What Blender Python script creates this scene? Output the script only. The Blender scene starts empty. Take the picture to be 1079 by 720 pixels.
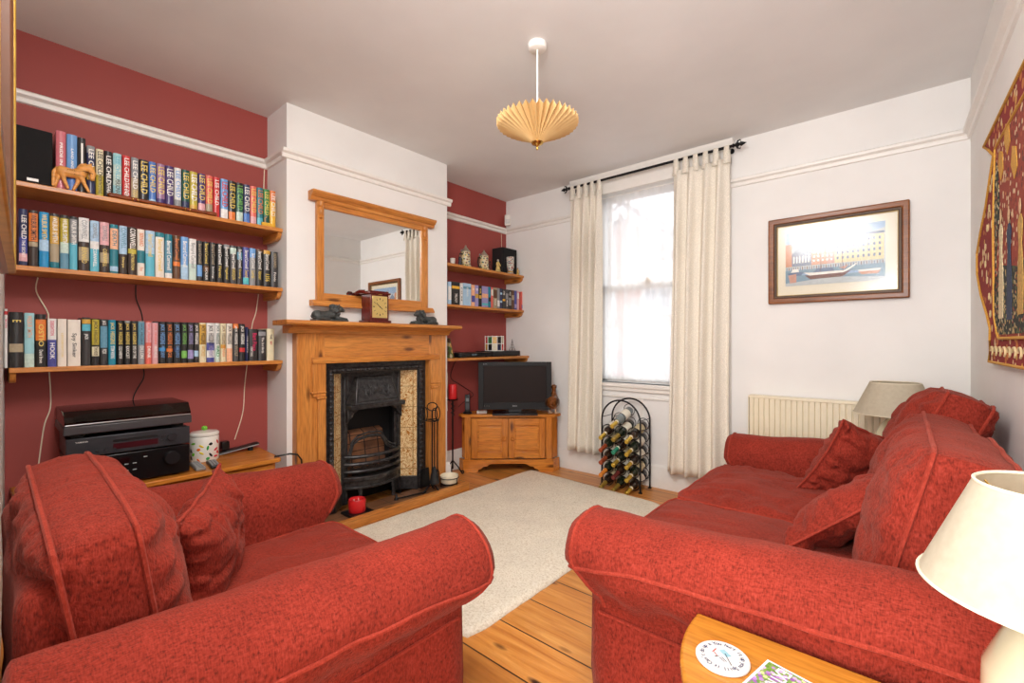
import bpy, bmesh, math, random
from mathutils import Vector, Matrix, noise
random.seed(7)
PI = math.pi
scene = bpy.context.scene
C = scene.collection

# ------------------------------------------------------------------ colours and materials
def lin(c):
    def f(v):
        v /= 255.0
        return v / 12.92 if v <= 0.04045 else ((v + 0.055) / 1.055) ** 2.4
    return (f(c[0]), f(c[1]), f(c[2]), 1.0)

def newmat(name):
    m = bpy.data.materials.new(name); m.use_nodes = True
    nt = m.node_tree
    b = nt.nodes['Principled BSDF']
    return m, nt, b

def N(nt, t, **k):
    n = nt.nodes.new(t)
    for a, v in k.items():
        if hasattr(n, a): setattr(n, a, v)
        else: n.inputs[a].default_value = v
    return n

def coords(nt, scale=(1, 1, 1), rot=(0, 0, 0), kind='Object'):
    t = N(nt, 'ShaderNodeTexCoord'); mp = N(nt, 'ShaderNodeMapping')
    mp.inputs['Scale'].default_value = scale; mp.inputs['Rotation'].default_value = rot
    nt.links.new(t.outputs[kind], mp.inputs['Vector'])
    return mp.outputs['Vector']

def noise_n(nt, vec, scale, detail=3, rough=0.5, dist=0.0):
    n = N(nt, 'ShaderNodeTexNoise'); n.inputs['Scale'].default_value = scale
    n.inputs['Detail'].default_value = detail; n.inputs['Roughness'].default_value = rough
    n.inputs['Distortion'].default_value = dist
    nt.links.new(vec, n.inputs['Vector']); return n.outputs['Fac']

def ramp(nt, fac, stops, mode='LINEAR'):
    r = N(nt, 'ShaderNodeValToRGB'); r.color_ramp.interpolation = mode
    e = r.color_ramp.elements
    while len(e) < len(stops): e.new(0.5)
    for i, (p, c) in enumerate(stops):
        e[i].position = p; e[i].color = c
    nt.links.new(fac, r.inputs['Fac']); return r.outputs['Color']

def mixc(nt, fac, a, b, mode='MIX'):
    m = N(nt, 'ShaderNodeMix', data_type='RGBA', blend_type=mode)
    for s, v in ((0, fac), (6, a), (7, b)):
        if hasattr(v, 'links'): nt.links.new(v, m.inputs[s])
        else: m.inputs[s].default_value = v
    return m.outputs[2]

def math_n(nt, op, a, b=0.0):
    m = N(nt, 'ShaderNodeMath', operation=op)
    for i, v in enumerate((a, b)):
        if hasattr(v, 'links'): nt.links.new(v, m.inputs[i])
        else: m.inputs[i].default_value = v
    return m.outputs[0]

def bump(nt, b, h, strength=0.3, dist=0.01):
    n = N(nt, 'ShaderNodeBump'); n.inputs['Strength'].default_value = strength
    n.inputs['Distance'].default_value = dist
    nt.links.new(h, n.inputs['Height']); nt.links.new(n.outputs['Normal'], b.inputs['Normal'])

_cache = {}
def plain(rgb, rough=0.5, metal=0.0, var=0.06, key=None, scale=25.0, coat=0.0):
    k = (tuple(rgb), rough, metal, var, coat)
    if k in _cache: return _cache[k]
    m, nt, b = newmat('mat_%d_%d_%d' % tuple(int(v) for v in rgb))
    c = lin(rgb)
    v = coords(nt)
    f = noise_n(nt, v, scale, 3)
    lo = tuple(x * (1 - var) for x in c[:3]) + (1,); hi = tuple(min(1, x * (1 + var)) for x in c[:3]) + (1,)
    nt.links.new(ramp(nt, f, [(0.3, lo), (0.7, hi)]), b.inputs['Base Color'])
    b.inputs['Roughness'].default_value = rough; b.inputs['Metallic'].default_value = metal
    b.inputs['Coat Weight'].default_value = coat
    _cache[k] = m; return m

def wallpaint(name, rgb, rough=0.75, bumpy=0.12):
    m, nt, b = newmat(name); c = lin(rgb); v = coords(nt)
    f = noise_n(nt, v, 2.2, 4); g = noise_n(nt, v, 90, 3)
    lo = tuple(x * 0.95 for x in c[:3]) + (1,); hi = tuple(min(1, x * 1.03) for x in c[:3]) + (1,)
    nt.links.new(ramp(nt, f, [(0.3, lo), (0.7, hi)]), b.inputs['Base Color'])
    b.inputs['Roughness'].default_value = rough
    bump(nt, b, g, bumpy, 0.003); return m

def pine(name, light, dark, axis='Y', rough=0.35, knots=True, s=1.0):
    """stained pine: long grain along one axis, rings and the odd knot"""
    m, nt, b = newmat(name)
    st = {'X': (1.2, 14, 14), 'Y': (14, 1.2, 14), 'Z': (14, 14, 1.2)}[axis]
    ks = {'X': (2.2, 7, 7), 'Y': (7, 2.2, 7), 'Z': (7, 7, 2.2)}[axis]
    v = coords(nt, tuple(a * s for a in st)); kv = coords(nt, tuple(a * s for a in ks))
    f = noise_n(nt, v, 1.1, 6, 0.6, 1.2)
    g = noise_n(nt, v, 9.0, 3, 0.5)
    col = ramp(nt, f, [(0.25, lin(dark)), (0.5, lin([(a + c) / 2 for a, c in zip(light, dark)])), (0.75, lin(light))])
    col = mixc(nt, math_n(nt, 'MULTIPLY', ramp(nt, g, [(0.42, (0, 0, 0, 1)), (0.72, (1, 1, 1, 1))]), 0.55), col, lin([x * 0.70 for x in dark]))
    if knots:
        vo = N(nt, 'ShaderNodeTexVoronoi'); vo.inputs['Scale'].default_value = 1.25; nt.links.new(kv, vo.inputs['Vector'])
        kf = ramp(nt, vo.outputs['Distance'], [(0.07, (0.9, 0.9, 0.9, 1)), (0.17, (0, 0, 0, 1))])
        col = mixc(nt, kf, col, lin((88, 44, 16)))
    nt.links.new(col, b.inputs['Base Color'])
    b.inputs['Roughness'].default_value = rough
    bump(nt, b, g, 0.08, 0.002); return m

def floor_mat():
    m, nt, b = newmat('floorboards_stained_pine')
    v = coords(nt)
    sx = N(nt, 'ShaderNodeSeparateXYZ'); nt.links.new(v, sx.inputs[0])
    yy = math_n(nt, 'DIVIDE', sx.outputs['Y'], 0.2)
    idx = math_n(nt, 'FLOOR', yy); fr = math_n(nt, 'FRACT', yy)
    wn = N(nt, 'ShaderNodeTexWhiteNoise', noise_dimensions='1D'); nt.links.new(idx, wn.inputs['W'])
    off = math_n(nt, 'MULTIPLY', wn.outputs['Value'], 37.0)
    def vec(a, c):
        cx = N(nt, 'ShaderNodeCombineXYZ')
        nt.links.new(math_n(nt, 'ADD', math_n(nt, 'MULTIPLY', sx.outputs['X'], a), off), cx.inputs[0])
        nt.links.new(math_n(nt, 'MULTIPLY', sx.outputs['Y'], c), cx.inputs[1])
        nt.links.new(off, cx.inputs[2]); return cx.outputs[0]
    f = noise_n(nt, vec(1.0, 11), 1.3, 6, 0.6, 1.6)
    g = noise_n(nt, vec(3.0, 90), 1.5, 3)
    col = ramp(nt, f, [(0.25, lin((180, 104, 38))), (0.5, lin((216, 144, 66))), (0.75, lin((236, 172, 94)))])
    col = mixc(nt, math_n(nt, 'MULTIPLY', g, 0.3), col, lin((120, 62, 20)))
    tone = ramp(nt, wn.outputs['Value'], [(0.0, (0.78, 0.74, 0.70, 1)), (1.0, (1.08, 1.05, 1.0, 1))])
    col = mixc(nt, 1.0, col, tone, 'MULTIPLY')
    vo = N(nt, 'ShaderNodeTexVoronoi'); vo.inputs['Scale'].default_value = 1.0
    nt.links.new(vec(3.2, 9.0), vo.inputs['Vector'])
    kf = ramp(nt, vo.outputs['Distance'], [(0.06, (1, 1, 1, 1)), (0.15, (0, 0, 0, 1))])
    col = mixc(nt, kf, col, lin((70, 32, 12)))
    e = math_n(nt, 'ABSOLUTE', math_n(nt, 'SUBTRACT', fr, 0.5))
    gap = ramp(nt, e, [(0.480, (0, 0, 0, 1)), (0.490, (1, 1, 1, 1))])
    col = mixc(nt, gap, col, lin((46, 24, 10)))
    nt.links.new(col, b.inputs['Base Color'])
    b.inputs['Roughness'].default_value = 0.3
    h = mixc(nt, gap, g, (0, 0, 0, 1))
    bump(nt, b, h, 0.25, 0.004); return m

def fabric(name, rgb, sc=1.0, deep=0.55, rough=0.85, sheen=0.12, strength=0.5, mottle=1.0):
    """slubby woven chenille: short dark and light dashes in two directions"""
    m, nt, b = newmat(name); c = lin(rgb)
    v1 = coords(nt, (280 * sc, 80 * sc, 70 * sc), (0.03, 0.05, 0.05)); v2 = coords(nt, (80 * sc, 280 * sc, 70 * sc), (0.05, 0.03, 0.0))
    a = noise_n(nt, v1, 1.0, 2, 0.5); d = noise_n(nt, v2, 1.0, 2, 0.5)
    w = noise_n(nt, coords(nt), 7.0, 3, 0.6)
    f = math_n(nt, 'MULTIPLY', math_n(nt, 'ADD', a, d), 0.5)
    lo = tuple(x * deep for x in c[:3]) + (1,); hi = tuple(min(1, x * 1.25 + 0.01) for x in c[:3]) + (1,)
    col = ramp(nt, f, [(0.33, lo), (0.5, c), (0.67, hi)])
    col = mixc(nt, 1.0, col, ramp(nt, w, [(0.3, (1 - 0.14 * mottle,) * 3 + (1,)), (0.7, (1 + 0.08 * mottle,) * 3 + (1,))]), 'MULTIPLY')
    nt.links.new(col, b.inputs['Base Color'])
    b.inputs['Roughness'].default_value = rough
    b.inputs['Sheen Weight'].default_value = sheen; b.inputs['Sheen Roughness'].default_value = 0.4
    b.inputs['Sheen Tint'].default_value = lin((255, 190, 170))
    b.inputs['Specular IOR Level'].default_value = 0.2
    bump(nt, b, f, strength, 0.004); return m

def clear_mat(name, tint=(1, 1, 1, 1), gloss=0.08, rough=0.02):
    m = bpy.data.materials.new(name); m.use_nodes = True; nt = m.node_tree; nt.nodes.clear()
    o = N(nt, 'ShaderNodeOutputMaterial'); t = N(nt, 'ShaderNodeBsdfTransparent'); g = N(nt, 'ShaderNodeBsdfGlossy')
    t.inputs['Color'].default_value = tint; g.inputs['Roughness'].default_value = rough
    lw = N(nt, 'ShaderNodeLayerWeight'); lw.inputs['Blend'].default_value = 0.5
    fr = math_n(nt, 'ADD', math_n(nt, 'MULTIPLY', math_n(nt, 'POWER', lw.outputs['Facing'], 5.0), 0.9), 0.04)
    mx = N(nt, 'ShaderNodeMixShader'); nt.links.new(fr, mx.inputs[0])
    nt.links.new(t.outputs[0], mx.inputs[1]); nt.links.new(g.outputs[0], mx.inputs[2]); nt.links.new(mx.outputs[0], o.inputs['Surface'])
    return m

def sheer_mat():
    m = bpy.data.materials.new('sheer_net'); m.use_nodes = True; nt = m.node_tree; nt.nodes.clear()
    o = N(nt, 'ShaderNodeOutputMaterial'); t = N(nt, 'ShaderNodeBsdfTransparent')
    tl = N(nt, 'ShaderNodeBsdfTranslucent'); d = N(nt, 'ShaderNodeBsdfDiffuse')
    tl.inputs['Color'].default_value = (0.95, 0.95, 0.95, 1); d.inputs['Color'].default_value = (0.9, 0.9, 0.9, 1)
    m1 = N(nt, 'ShaderNodeMixShader'); m1.inputs[0].default_value = 0.25
    nt.links.new(tl.outputs[0], m1.inputs[1]); nt.links.new(d.outputs[0], m1.inputs[2])
    m2 = N(nt, 'ShaderNodeMixShader')
    f = noise_n(nt, coords(nt, (300, 1, 300)), 1.0, 2)
    w = math_n(nt, 'ADD', math_n(nt, 'MULTIPLY', f, 0.3), 0.65)
    nt.links.new(w, m2.inputs[0]); nt.links.new(t.outputs[0], m2.inputs[1]); nt.links.new(m1.outputs[0], m2.inputs[2])
    nt.links.new(m2.outputs[0], o.inputs['Surface']); return m

def rug_mat():
    m, nt, b = newmat('cream_pile')
    v = coords(nt); f = noise_n(nt, v, 120, 4, 0.7); g = noise_n(nt, v, 5, 3)
    col = ramp(nt, f, [(0.32, lin((204, 188, 160))), (0.5, lin((236, 225, 204))), (0.7, lin((246, 238, 222)))])
    col = mixc(nt, 1.0, col, ramp(nt, g, [(0.3, (0.92, 0.92, 0.92, 1)), (0.7, (1.03, 1.03, 1.03, 1))]), 'MULTIPLY')
    nt.links.new(col, b.inputs['Base Color']); b.inputs['Roughness'].default_value = 0.95
    bump(nt, b, f, 0.6, 0.008); return m

def tile_mat(name, w, h, ca, cb, grout, axes=('Y', 'Z'), pattern=True, rough=0.2, g=0.02):
    m, nt, b = newmat(name); v = coords(nt)
    s = N(nt, 'ShaderNodeSeparateXYZ'); nt.links.new(v, s.inputs[0])
    u = math_n(nt, 'FRACT', math_n(nt, 'DIVIDE', s.outputs[axes[0]], w)); q = math_n(nt, 'FRACT', math_n(nt, 'DIVIDE', s.outputs[axes[1]], h))
    eu = math_n(nt, 'ABSOLUTE', math_n(nt, 'SUBTRACT', u, 0.5)); eq = math_n(nt, 'ABSOLUTE', math_n(nt, 'SUBTRACT', q, 0.5))
    gm = ramp(nt, math_n(nt, 'MAXIMUM', eu, eq), [(0.5 - g, (0, 0, 0, 1)), (0.5 - g * 0.5, (1, 1, 1, 1))])
    if pattern:
        f = noise_n(nt, v, 20, 2, 0.5, 3.0)
        col = ramp(nt, f, [(0.38, lin(cb)), (0.46, lin(ca)), (0.54, lin(ca)), (0.60, lin(cb)), (0.7, lin(ca))])
    else:
        f = noise_n(nt, v, 9, 4); col = ramp(nt, f, [(0.3, lin(cb)), (0.7, lin(ca))])
    col = mixc(nt, gm, col, lin(grout)); nt.links.new(col, b.inputs['Base Color'])
    b.inputs['Roughness'].default_value = rough; bump(nt, b, mixc(nt, gm, (0.6, 0.6, 0.6, 1), (0, 0, 0, 1)), 0.4, 0.003); return m

def speckle(name, base, dots, scale, thr=0.35, rough=0.8, bstr=0.3):
    """small scattered motifs of several colours over a ground"""
    m, nt, b = newmat(name); v = coords(nt)
    vo = N(nt, 'ShaderNodeTexVoronoi'); vo.inputs['Scale'].default_value = scale; nt.links.new(v, vo.inputs['Vector'])
    s = N(nt, 'ShaderNodeSeparateColor'); nt.links.new(vo.outputs['Color'], s.inputs[0])
    n = len(dots); dc = ramp(nt, s.outputs[0], [(i / n, lin(c)) for i, c in enumerate(dots)], 'CONSTANT')
    f = ramp(nt, vo.outputs['Distance'], [(thr, (1, 1, 1, 1)), (thr + 0.06, (0, 0, 0, 1))])
    nt.links.new(mixc(nt, f, lin(base), dc), b.inputs['Base Color']); b.inputs['Roughness'].default_value = rough
    bump(nt, b, noise_n(nt, v, 300, 2), bstr, 0.003); return m

def iron_mat():
    m, nt, b = newmat('black_leaded_iron'); v = coords(nt)
    f = noise_n(nt, v, 40, 4); nt.links.new(ramp(nt, f, [(0.3, lin((38, 37, 38))), (0.7, lin((74, 72, 72)))]), b.inputs['Base Color'])
    b.inputs['Roughness'].default_value = 0.38; b.inputs['Metallic'].default_value = 0.5
    bump(nt, b, noise_n(nt, v, 160, 3), 0.25, 0.003); return m

M = {}
M['white'] = wallpaint('white_wall_paint', (236, 233, 229))
M['ceil'] = wallpaint('ceiling_paint', (233, 231, 229), 0.8)
M['red'] = wallpaint('brick_red_wall_paint', (158, 70, 63), 0.6)
M['trim'] = plain((236, 231, 224), 0.35, var=0.02)
M['floor'] = floor_mat()
M['pineY'] = pine('pine_along_wall', (222, 152, 76), (188, 112, 44), 'Y')
M['pineX'] = pine('pine_across', (222, 152, 76), (188, 112, 44), 'X')
M['pineZ'] = pine('pine_upright', (222, 152, 76), (188, 112, 44), 'Z')
M['bench'] = pine('varnished_pine', (222, 148, 60), (186, 106, 32), 'Y', 0.22)
M['table'] = pine('honey_table_top', (204, 138, 52), (182, 112, 36), 'X', 0.25, knots=False)
M['darkwood'] = pine('dark_wood', (158, 94, 40), (116, 62, 24), 'X', 0.3, knots=False)
M['mahog'] = pine('mahogany', (120, 34, 26), (84, 20, 16), 'Z', 0.2, knots=False)
M['redfab'] = fabric('red_chenille', (138, 43, 28), 1.35, 0.45, strength=1.0)
M['redpipe'] = fabric('red_piping', (152, 52, 36), 1.4, 0.75)
M['curtain'] = fabric('cream_curtain_cloth', (226, 218, 203), 1.6, 0.94, 0.9, 0.05, 0.06, mottle=0.1)
M['sheer'] = sheer_mat()
M['rug'] = rug_mat()
M['iron'] = iron_mat()
M['black'] = plain((18, 18, 19), 0.35)
M['blackmatt'] = plain((24, 23, 24), 0.7)
M['blackmetal'] = plain((30, 29, 30), 0.45, 0.6)
M['greyfascia'] = plain((52, 52, 56), 0.38, 0.3)
M['blackfascia'] = plain((16, 15, 16), 0.25)
M['cream'] = plain((232, 222, 196), 0.3, var=0.02)
M['gilt'] = plain((196, 156, 70), 0.35, 0.7, 0.2)
M['brass'] = plain((200, 160, 84), 0.2, 0.95)
M['glass'] = clear_mat('window_glass')
M['smoke'] = clear_mat('smoked_lid', (0.42, 0.38, 0.36, 1))
M['paper'] = plain((235, 228, 210), 0.8)
M['letter_w'] = plain((240, 236, 228), 0.5)
M['letter_g'] = plain((226, 196, 92), 0.4)
M['letter_k'] = plain((30, 26, 26), 0.5)
M['letter_r'] = plain((206, 60, 50), 0.5)
M['hearth'] = tile_mat('quarry_tiles', 0.15, 0.15, (134, 92, 64), (110, 74, 50), (72, 54, 42), ('X', 'Y'), False, 0.4, 0.03)
M['fire_tile'] = tile_mat('cream_gold_tiles', 0.155, 0.155, (232, 206, 156), (176, 112, 44), (150, 112, 62), ('Y', 'Z'), True, 0.15)

# ------------------------------------------------------------------ mesh builder
class MB:
    def __init__(s): s.v = []; s.f = []; s.mi = []; s.m = 0
    def add(s, vs, fs):
        o = len(s.v); s.v += [Vector(p) for p in vs]
        for f in fs: s.f.append([i + o for i in f]); s.mi.append(s.m)
        return s
    def box(s, x0, x1, y0, y1, z0, z1):
        vs = [(x, y, z) for x in (x0, x1) for y in (y0, y1) for z in (z0, z1)]
        return s.add(vs, [(0, 1, 3, 2), (4, 6, 7, 5), (0, 4, 5, 1), (2, 3, 7, 6), (0, 2, 6, 4), (1, 5, 7, 3)])
    def obox(s, c, sx, sy, sz, rz=0.0, rx=0.0, ry=0.0):
        mt = Matrix.Translation(c) @ Matrix.Rotation(rz, 4, 'Z') @ Matrix.Rotation(ry, 4, 'Y') @ Matrix.Rotation(rx, 4, 'X')
        vs = [mt @ Vector((x, y, z)) for x in (-sx / 2, sx / 2) for y in (-sy / 2, sy / 2) for z in (-sz / 2, sz / 2)]
        return s.add(vs, [(0, 1, 3, 2), (4, 6, 7, 5), (0, 4, 5, 1), (2, 3, 7, 6), (0, 2, 6, 4), (1, 5, 7, 3)])
    def prism(s, pts, a, b, axis='Z'):
        """polygon extruded along an axis; pts are the other two coordinates in x,y,z order"""
        def mk(p, h):
            return {'X': (h, p[0], p[1]), 'Y': (p[0], h, p[1]), 'Z': (p[0], p[1], h)}[axis]
        n = len(pts)
        vs = [mk(p, a) for p in pts] + [mk(p, b) for p in pts]
        fs = [list(range(n)), list(range(n, 2 * n))] + [(i, (i + 1) % n, n + (i + 1) % n, n + i) for i in range(n)]
        return s.add(vs, fs)
    def lathe(s, c, prof, seg=32, axis='Z', sx=1.0, sy=1.0):
        """prof: (radius, height) from bottom to top, closed at both ends"""
        vs = []; fs = []
        def mk(r, h, a):
            p, q = r * math.cos(a) * sx, r * math.sin(a) * sy
            v = {'Z': (p, q, h), 'X': (h, p, q), 'Y': (p, h, q)}[axis]
            return (c[0] + v[0], c[1] + v[1], c[2] + v[2])
        for r, h in prof:
            for i in range(seg): vs.append(mk(max(r, 1e-5), h, 2 * PI * i / seg))
        n = len(prof)
        for j in range(n - 1):
            for i in range(seg):
                k = (i + 1) % seg
                fs.append((j * seg + i, j * seg + k, (j + 1) * seg + k, (j + 1) * seg + i))
        fs.append(list(range(seg))); fs.append(list(range((n - 1) * seg, n * seg)))
        return s.add(vs, fs)
    def tube(s, pts, r, seg=8, closed=False, caps=True):
        pts = [Vector(p) for p in pts]; n = len(pts)
        rs = r if isinstance(r, (list, tuple)) else [r] * n
        vs = []; fs = []; up = None
        for i, p in enumerate(pts):
            if closed: t = pts[(i + 1) % n] - pts[(i - 1) % n]
            else: t = pts[min(i + 1, n - 1)] - pts[max(i - 1, 0)]
            if t.length < 1e-9: t = Vector((0, 0, 1))
            t.normalize()
            if up is None:
                up = Vector((0, 0, 1)) if abs(t.z) < 0.9 else Vector((1, 0, 0))
            a = up - t * up.dot(t)
            if a.length < 1e-4: a = Vector((1, 0, 0)) - t * t.x
            a.normalize(); b = t.cross(a); up = a
            for k in range(seg):
                an = 2 * PI * k / seg
                vs.append(p + (a * math.cos(an) + b * math.sin(an)) * rs[i])
        for i in range(n if closed else n - 1):
            j = (i + 1) % n
            for k in range(seg):
                l = (k + 1) % seg
                fs.append((i * seg + k, i * seg + l, j * seg + l, j * seg + k))
        if not closed and caps:
            fs.append(list(range(seg))); fs.append(list(range((n - 1) * seg, n * seg)))
        return s.add(vs, fs)
    def ball(s, c, r, seg=16, rings=10, rot=None):
        if not isinstance(r, (tuple, list)): r = (r, r, r)
        vs = []; fs = []
        for j in range(rings + 1):
            ph = PI * j / rings
            for i in range(seg):
                th = 2 * PI * i / seg
                p = Vector((max(math.sin(ph), 1e-4) * math.cos(th) * r[0], max(math.sin(ph), 1e-4) * math.sin(th) * r[1], math.cos(ph) * r[2]))
                if rot is not None: p = rot @ p
                vs.append(Vector(c) + p)
        for j in range(rings):
            for i in range(seg):
                k = (i + 1) % seg; fs.append((j * seg + i, j * seg + k, (j + 1) * seg + k, (j + 1) * seg + i))
        fs.append(list(range(seg))); fs.append(list(range(rings * seg, (rings + 1) * seg)))
        return s.add(vs, fs)
    def limb(s, pts, rs, step=0.35):
        """overlapping balls along a path, meant for a voxel remesh"""
        for i in range(len(pts) - 1):
            a, b = Vector(pts[i]), Vector(pts[i + 1]); L = (b - a).length
            n = max(1, int(L / (min(rs[i], rs[i + 1]) * step * 2)) + 1)
            for k in range(n + 1):
                t = k / n; s.ball(a.lerp(b, t), rs[i] * (1 - t) + rs[i + 1] * t, 10, 8)
        return s
    def xform(s, mt):
        s.v = [mt @ p for p in s.v]; return s

def finish(o, smooth=True, bevel=0.0, sub=0, voxel=0.0, angle=35, seg=2):
    me = o.data
    if smooth:
        for p in me.polygons: p.use_smooth = True
        if not voxel and not sub: me.set_sharp_from_angle(angle=math.radians(angle))
    if bevel:
        b = o.modifiers.new('bevel', 'BEVEL'); b.width = bevel; b.segments = seg; b.limit_method = 'ANGLE'; b.angle_limit = math.radians(40)
        b.harden_normals = False
    if voxel:
        r = o.modifiers.new('remesh', 'REMESH'); r.mode = 'VOXEL'; r.voxel_size = voxel; r.use_smooth_shade = True
        sm = o.modifiers.new('smooth', 'SMOOTH'); sm.iterations = 3; sm.factor = 0.5
    if sub:
        u = o.modifiers.new('sub', 'SUBSURF'); u.levels = sub; u.render_levels = sub

def inv_root(r):
    m = Matrix.Identity(4)
    while r is not None:
        m = Matrix.Translation(r.location) @ Matrix.Rotation(r.rotation_euler.z, 4, 'Z') @ m
        r = r.parent
    return m.inverted()

def mk(name, mb, mats, parent=None, local=False, origin=None, **k):
    """link a builder's shapes as one mesh object; coordinates are world ones unless local"""
    me = bpy.data.meshes.new(name)
    vs = mb.v
    if parent is not None and not local:
        im = inv_root(parent); vs = [im @ p for p in vs]
    elif origin is not None:
        vs = [p - Vector(origin) for p in vs]
    me.from_pydata([tuple(p) for p in vs], [], mb.f); me.update()
    if not isinstance(mats, (list, tuple)): mats = [mats]
    for m in mats: me.materials.append(m)
    for p, i in zip(me.polygons, mb.mi): p.material_index = i
    bm = bmesh.new(); bm.from_mesh(me)
    bmesh.ops.recalc_face_normals(bm, faces=bm.faces); bm.to_mesh(me); bm.free()
    o = bpy.data.objects.new(name, me); C.objects.link(o)
    if parent is not None: o.parent = parent
    elif origin is not None: o.location = origin
    finish(o, **k); return o

def tag(o, label=None, cat=None, group=None, kind=None):
    if label: o['label'] = label
    if cat: o['category'] = cat
    if group: o['group'] = group
    if kind: o['kind'] = kind
    return o

def thing(name, label, cat, loc=(0, 0, 0), rz=0.0, group=None):
    o = bpy.data.objects.new(name, None); C.objects.link(o)
    o.location = loc; o.rotation_euler = (0, 0, rz); o.empty_display_size = 0.05
    return tag(o, label, cat, group)

def solo(name, mb, mats, label, cat, group=None, **k):
    xs = [p.x for p in mb.v]; ys = [p.y for p in mb.v]; zs = [p.z for p in mb.v]
    org = ((min(xs) + max(xs)) / 2, (min(ys) + max(ys)) / 2, min(zs))
    o = mk(name, mb, mats, origin=org, **k); return tag(o, label, cat, group)

def struct(name, mb, mats, **k):
    o = mk(name, mb, mats, **k); return tag(o, kind='structure')

def copy_tree(o, parent=None):
    c = o.copy(); C.objects.link(c)
    if parent is not None: c.parent = parent
    for ch in list(o.children): copy_tree(ch, c)
    return c

def displace(o, fn):
    me = o.data; ns = [v.normal.copy() for v in me.vertices]
    for v, n in zip(me.vertices, ns): v.co += n * fn(v.co)
    me.update()

_text = {}
def text_shape(txt, size, spacing=1.0, shear=0.0):
    """outline of a word as triangles, centred, lying in the xy plane"""
    k = (txt, size, spacing, shear)
    if k not in _text:
        cu = bpy.data.curves.new('word', 'FONT'); cu.body = txt; cu.size = size; cu.align_x = 'CENTER'; cu.align_y = 'CENTER'
        cu.space_character = spacing; cu.shear = shear; cu.resolution_u = 2; cu.offset = size * 0.012
        o = bpy.data.objects.new('word', cu); C.objects.link(o)
        dg = bpy.context.evaluated_depsgraph_get(); me = bpy.data.meshes.new_from_object(o.evaluated_get(dg))
        _text[k] = ([v.co.copy() for v in me.vertices], [list(p.vertices) for p in me.polygons])
        bpy.data.objects.remove(o); bpy.data.curves.remove(cu); bpy.data.meshes.remove(me)
    return _text[k]

def put_text(mb, txt, size, mt, sx=1.0, **k):
    vs, fs = text_shape(txt, size, **k)
    mb.add([mt @ Vector((v.x * sx, v.y, v.z)) for v in vs], fs); return mb

def fit_text(mb, txt, length, height, mt, **k):
    vs, fs = text_shape(txt, 1.0, **k)
    w = max(v.x for v in vs) - min(v.x for v in vs); h = max(v.y for v in vs) - min(v.y for v in vs)
    mb.add([mt @ Vector((v.x * length / w, v.y * height / h, v.z)) for v in vs], fs); return mb

def cols(x, y, z, o):
    m = Matrix.Identity(4)
    for i, c in enumerate((x, y, z)):
        for j in range(3): m[j][i] = c[j]
    for j in range(3): m[j][3] = o[j]
    return m
# ------------------------------------------------------------------ the room
W, BR, NY, EX, CH = -3.09, -2.806, 3.50, 0.29, 2.59       # left wall, chimney breast face, window wall, right wall, ceiling
def south(x): return 0.066 - 0.0408 * (x + 3.09)            # the wall beside the camera runs slightly out of square

struct('floor', MB().box(-3.4, 0.9, -0.6, 3.75, -0.1, 0.0), M['floor'], smooth=False)
struct('ceiling', MB().box(-3.4, 0.9, -0.6, 3.75, CH, CH + 0.1), M['ceil'], smooth=False)
struct('wall_left', MB().box(W - 0.2, W, -0.3, 3.75, 0, CH), M['red'], smooth=False)
# chimney breast with the fire opening
b = MB(); FO = (1.40, 2.215, 1.0)
b.box(W, BR, 1.19, FO[0], 0, CH).box(W, BR, FO[1], 2.455, 0, CH).box(W, BR, FO[0], FO[1], FO[2], CH)
struct('wall_chimney_breast', b, M['white'], smooth=False)
# window wall: opening x -2.03..-1.15, z 0.81..2.43
WX0, WX1, WZ0, WZ1 = -2.03, -1.15, 0.81, 2.43
b = MB().box(-3.4, WX0, NY, NY + 0.25, 0, CH).box(WX1, 0.9, NY, NY + 0.25, 0, CH)
b.box(WX0, WX1, NY, NY + 0.25, 0, WZ0).box(WX0, WX1, NY, NY + 0.25, WZ1, CH)
struct('wall_window_side', b, M['white'], smooth=False)
b = MB().prism([(0.275, 3.6), (0.275, 3.5), (0.335, 0.2), (0.335, -0.3), (0.5, -0.3), (0.5, 3.6)], 0, CH)
struct('wall_right', b, M['white'], smooth=False)
b = MB().prism([(-3.2, south(-3.2)), (-0.46, south(-0.46)), (-0.46, south(-0.46) - 0.12), (-3.2, south(-3.2) - 0.12)], 0, CH)
struct('wall_door_side', b, M['white'], smooth=False)

# picture rail: moulded strip, one length per wall
def rail_prof(out):  # (offset from wall, z)
    return [(0, 2.255), (out * 0.35, 2.258), (out * 0.5, 2.272), (out * 0.45, 2.28), (out * 0.95, 2.29), (out, 2.30), (out, 2.306), (out * 0.7, 2.312), (0, 2.312)]
R = rail_prof(0.032)
struct('trim_1', MB().prism([(W + o, z) for o, z in R], 0.07, 1.19, 'Y'), M['trim'])
struct('trim_2', MB().prism([(W + o, z) for o, z in R], 2.455, 3.5, 'Y'), M['trim'])
struct('trim_3', MB().prism([(BR + o, z) for o, z in R], 1.158, 2.487, 'Y'), M['trim'])
struct('trim_4', MB().prism([(1.19 - o, z) for o, z in R], W, BR, 'X'), M['trim'])
struct('trim_5', MB().prism([(2.455 + o, z) for o, z in R], W, BR, 'X'), M['trim'])
struct('trim_6', MB().prism([(NY - o, z) for o, z in R], W, -2.245, 'X'), M['trim'])
struct('trim_7', MB().prism([(NY - o, z) for o, z in R], -0.935, 0.275, 'X'), M['trim'])
a = MB()
n = len(R)
va = [(0.275 - o, 3.5, z) for o, z in R] + [(0.335 - o, 0.2, z) for o, z in R]
a.add(va, [list(range(n)), list(range(n, 2 * n))] + [(i, (i + 1) % n, n + (i + 1) % n, n + i) for i in range(n)])
struct('trim_8', a, M['trim'])

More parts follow.
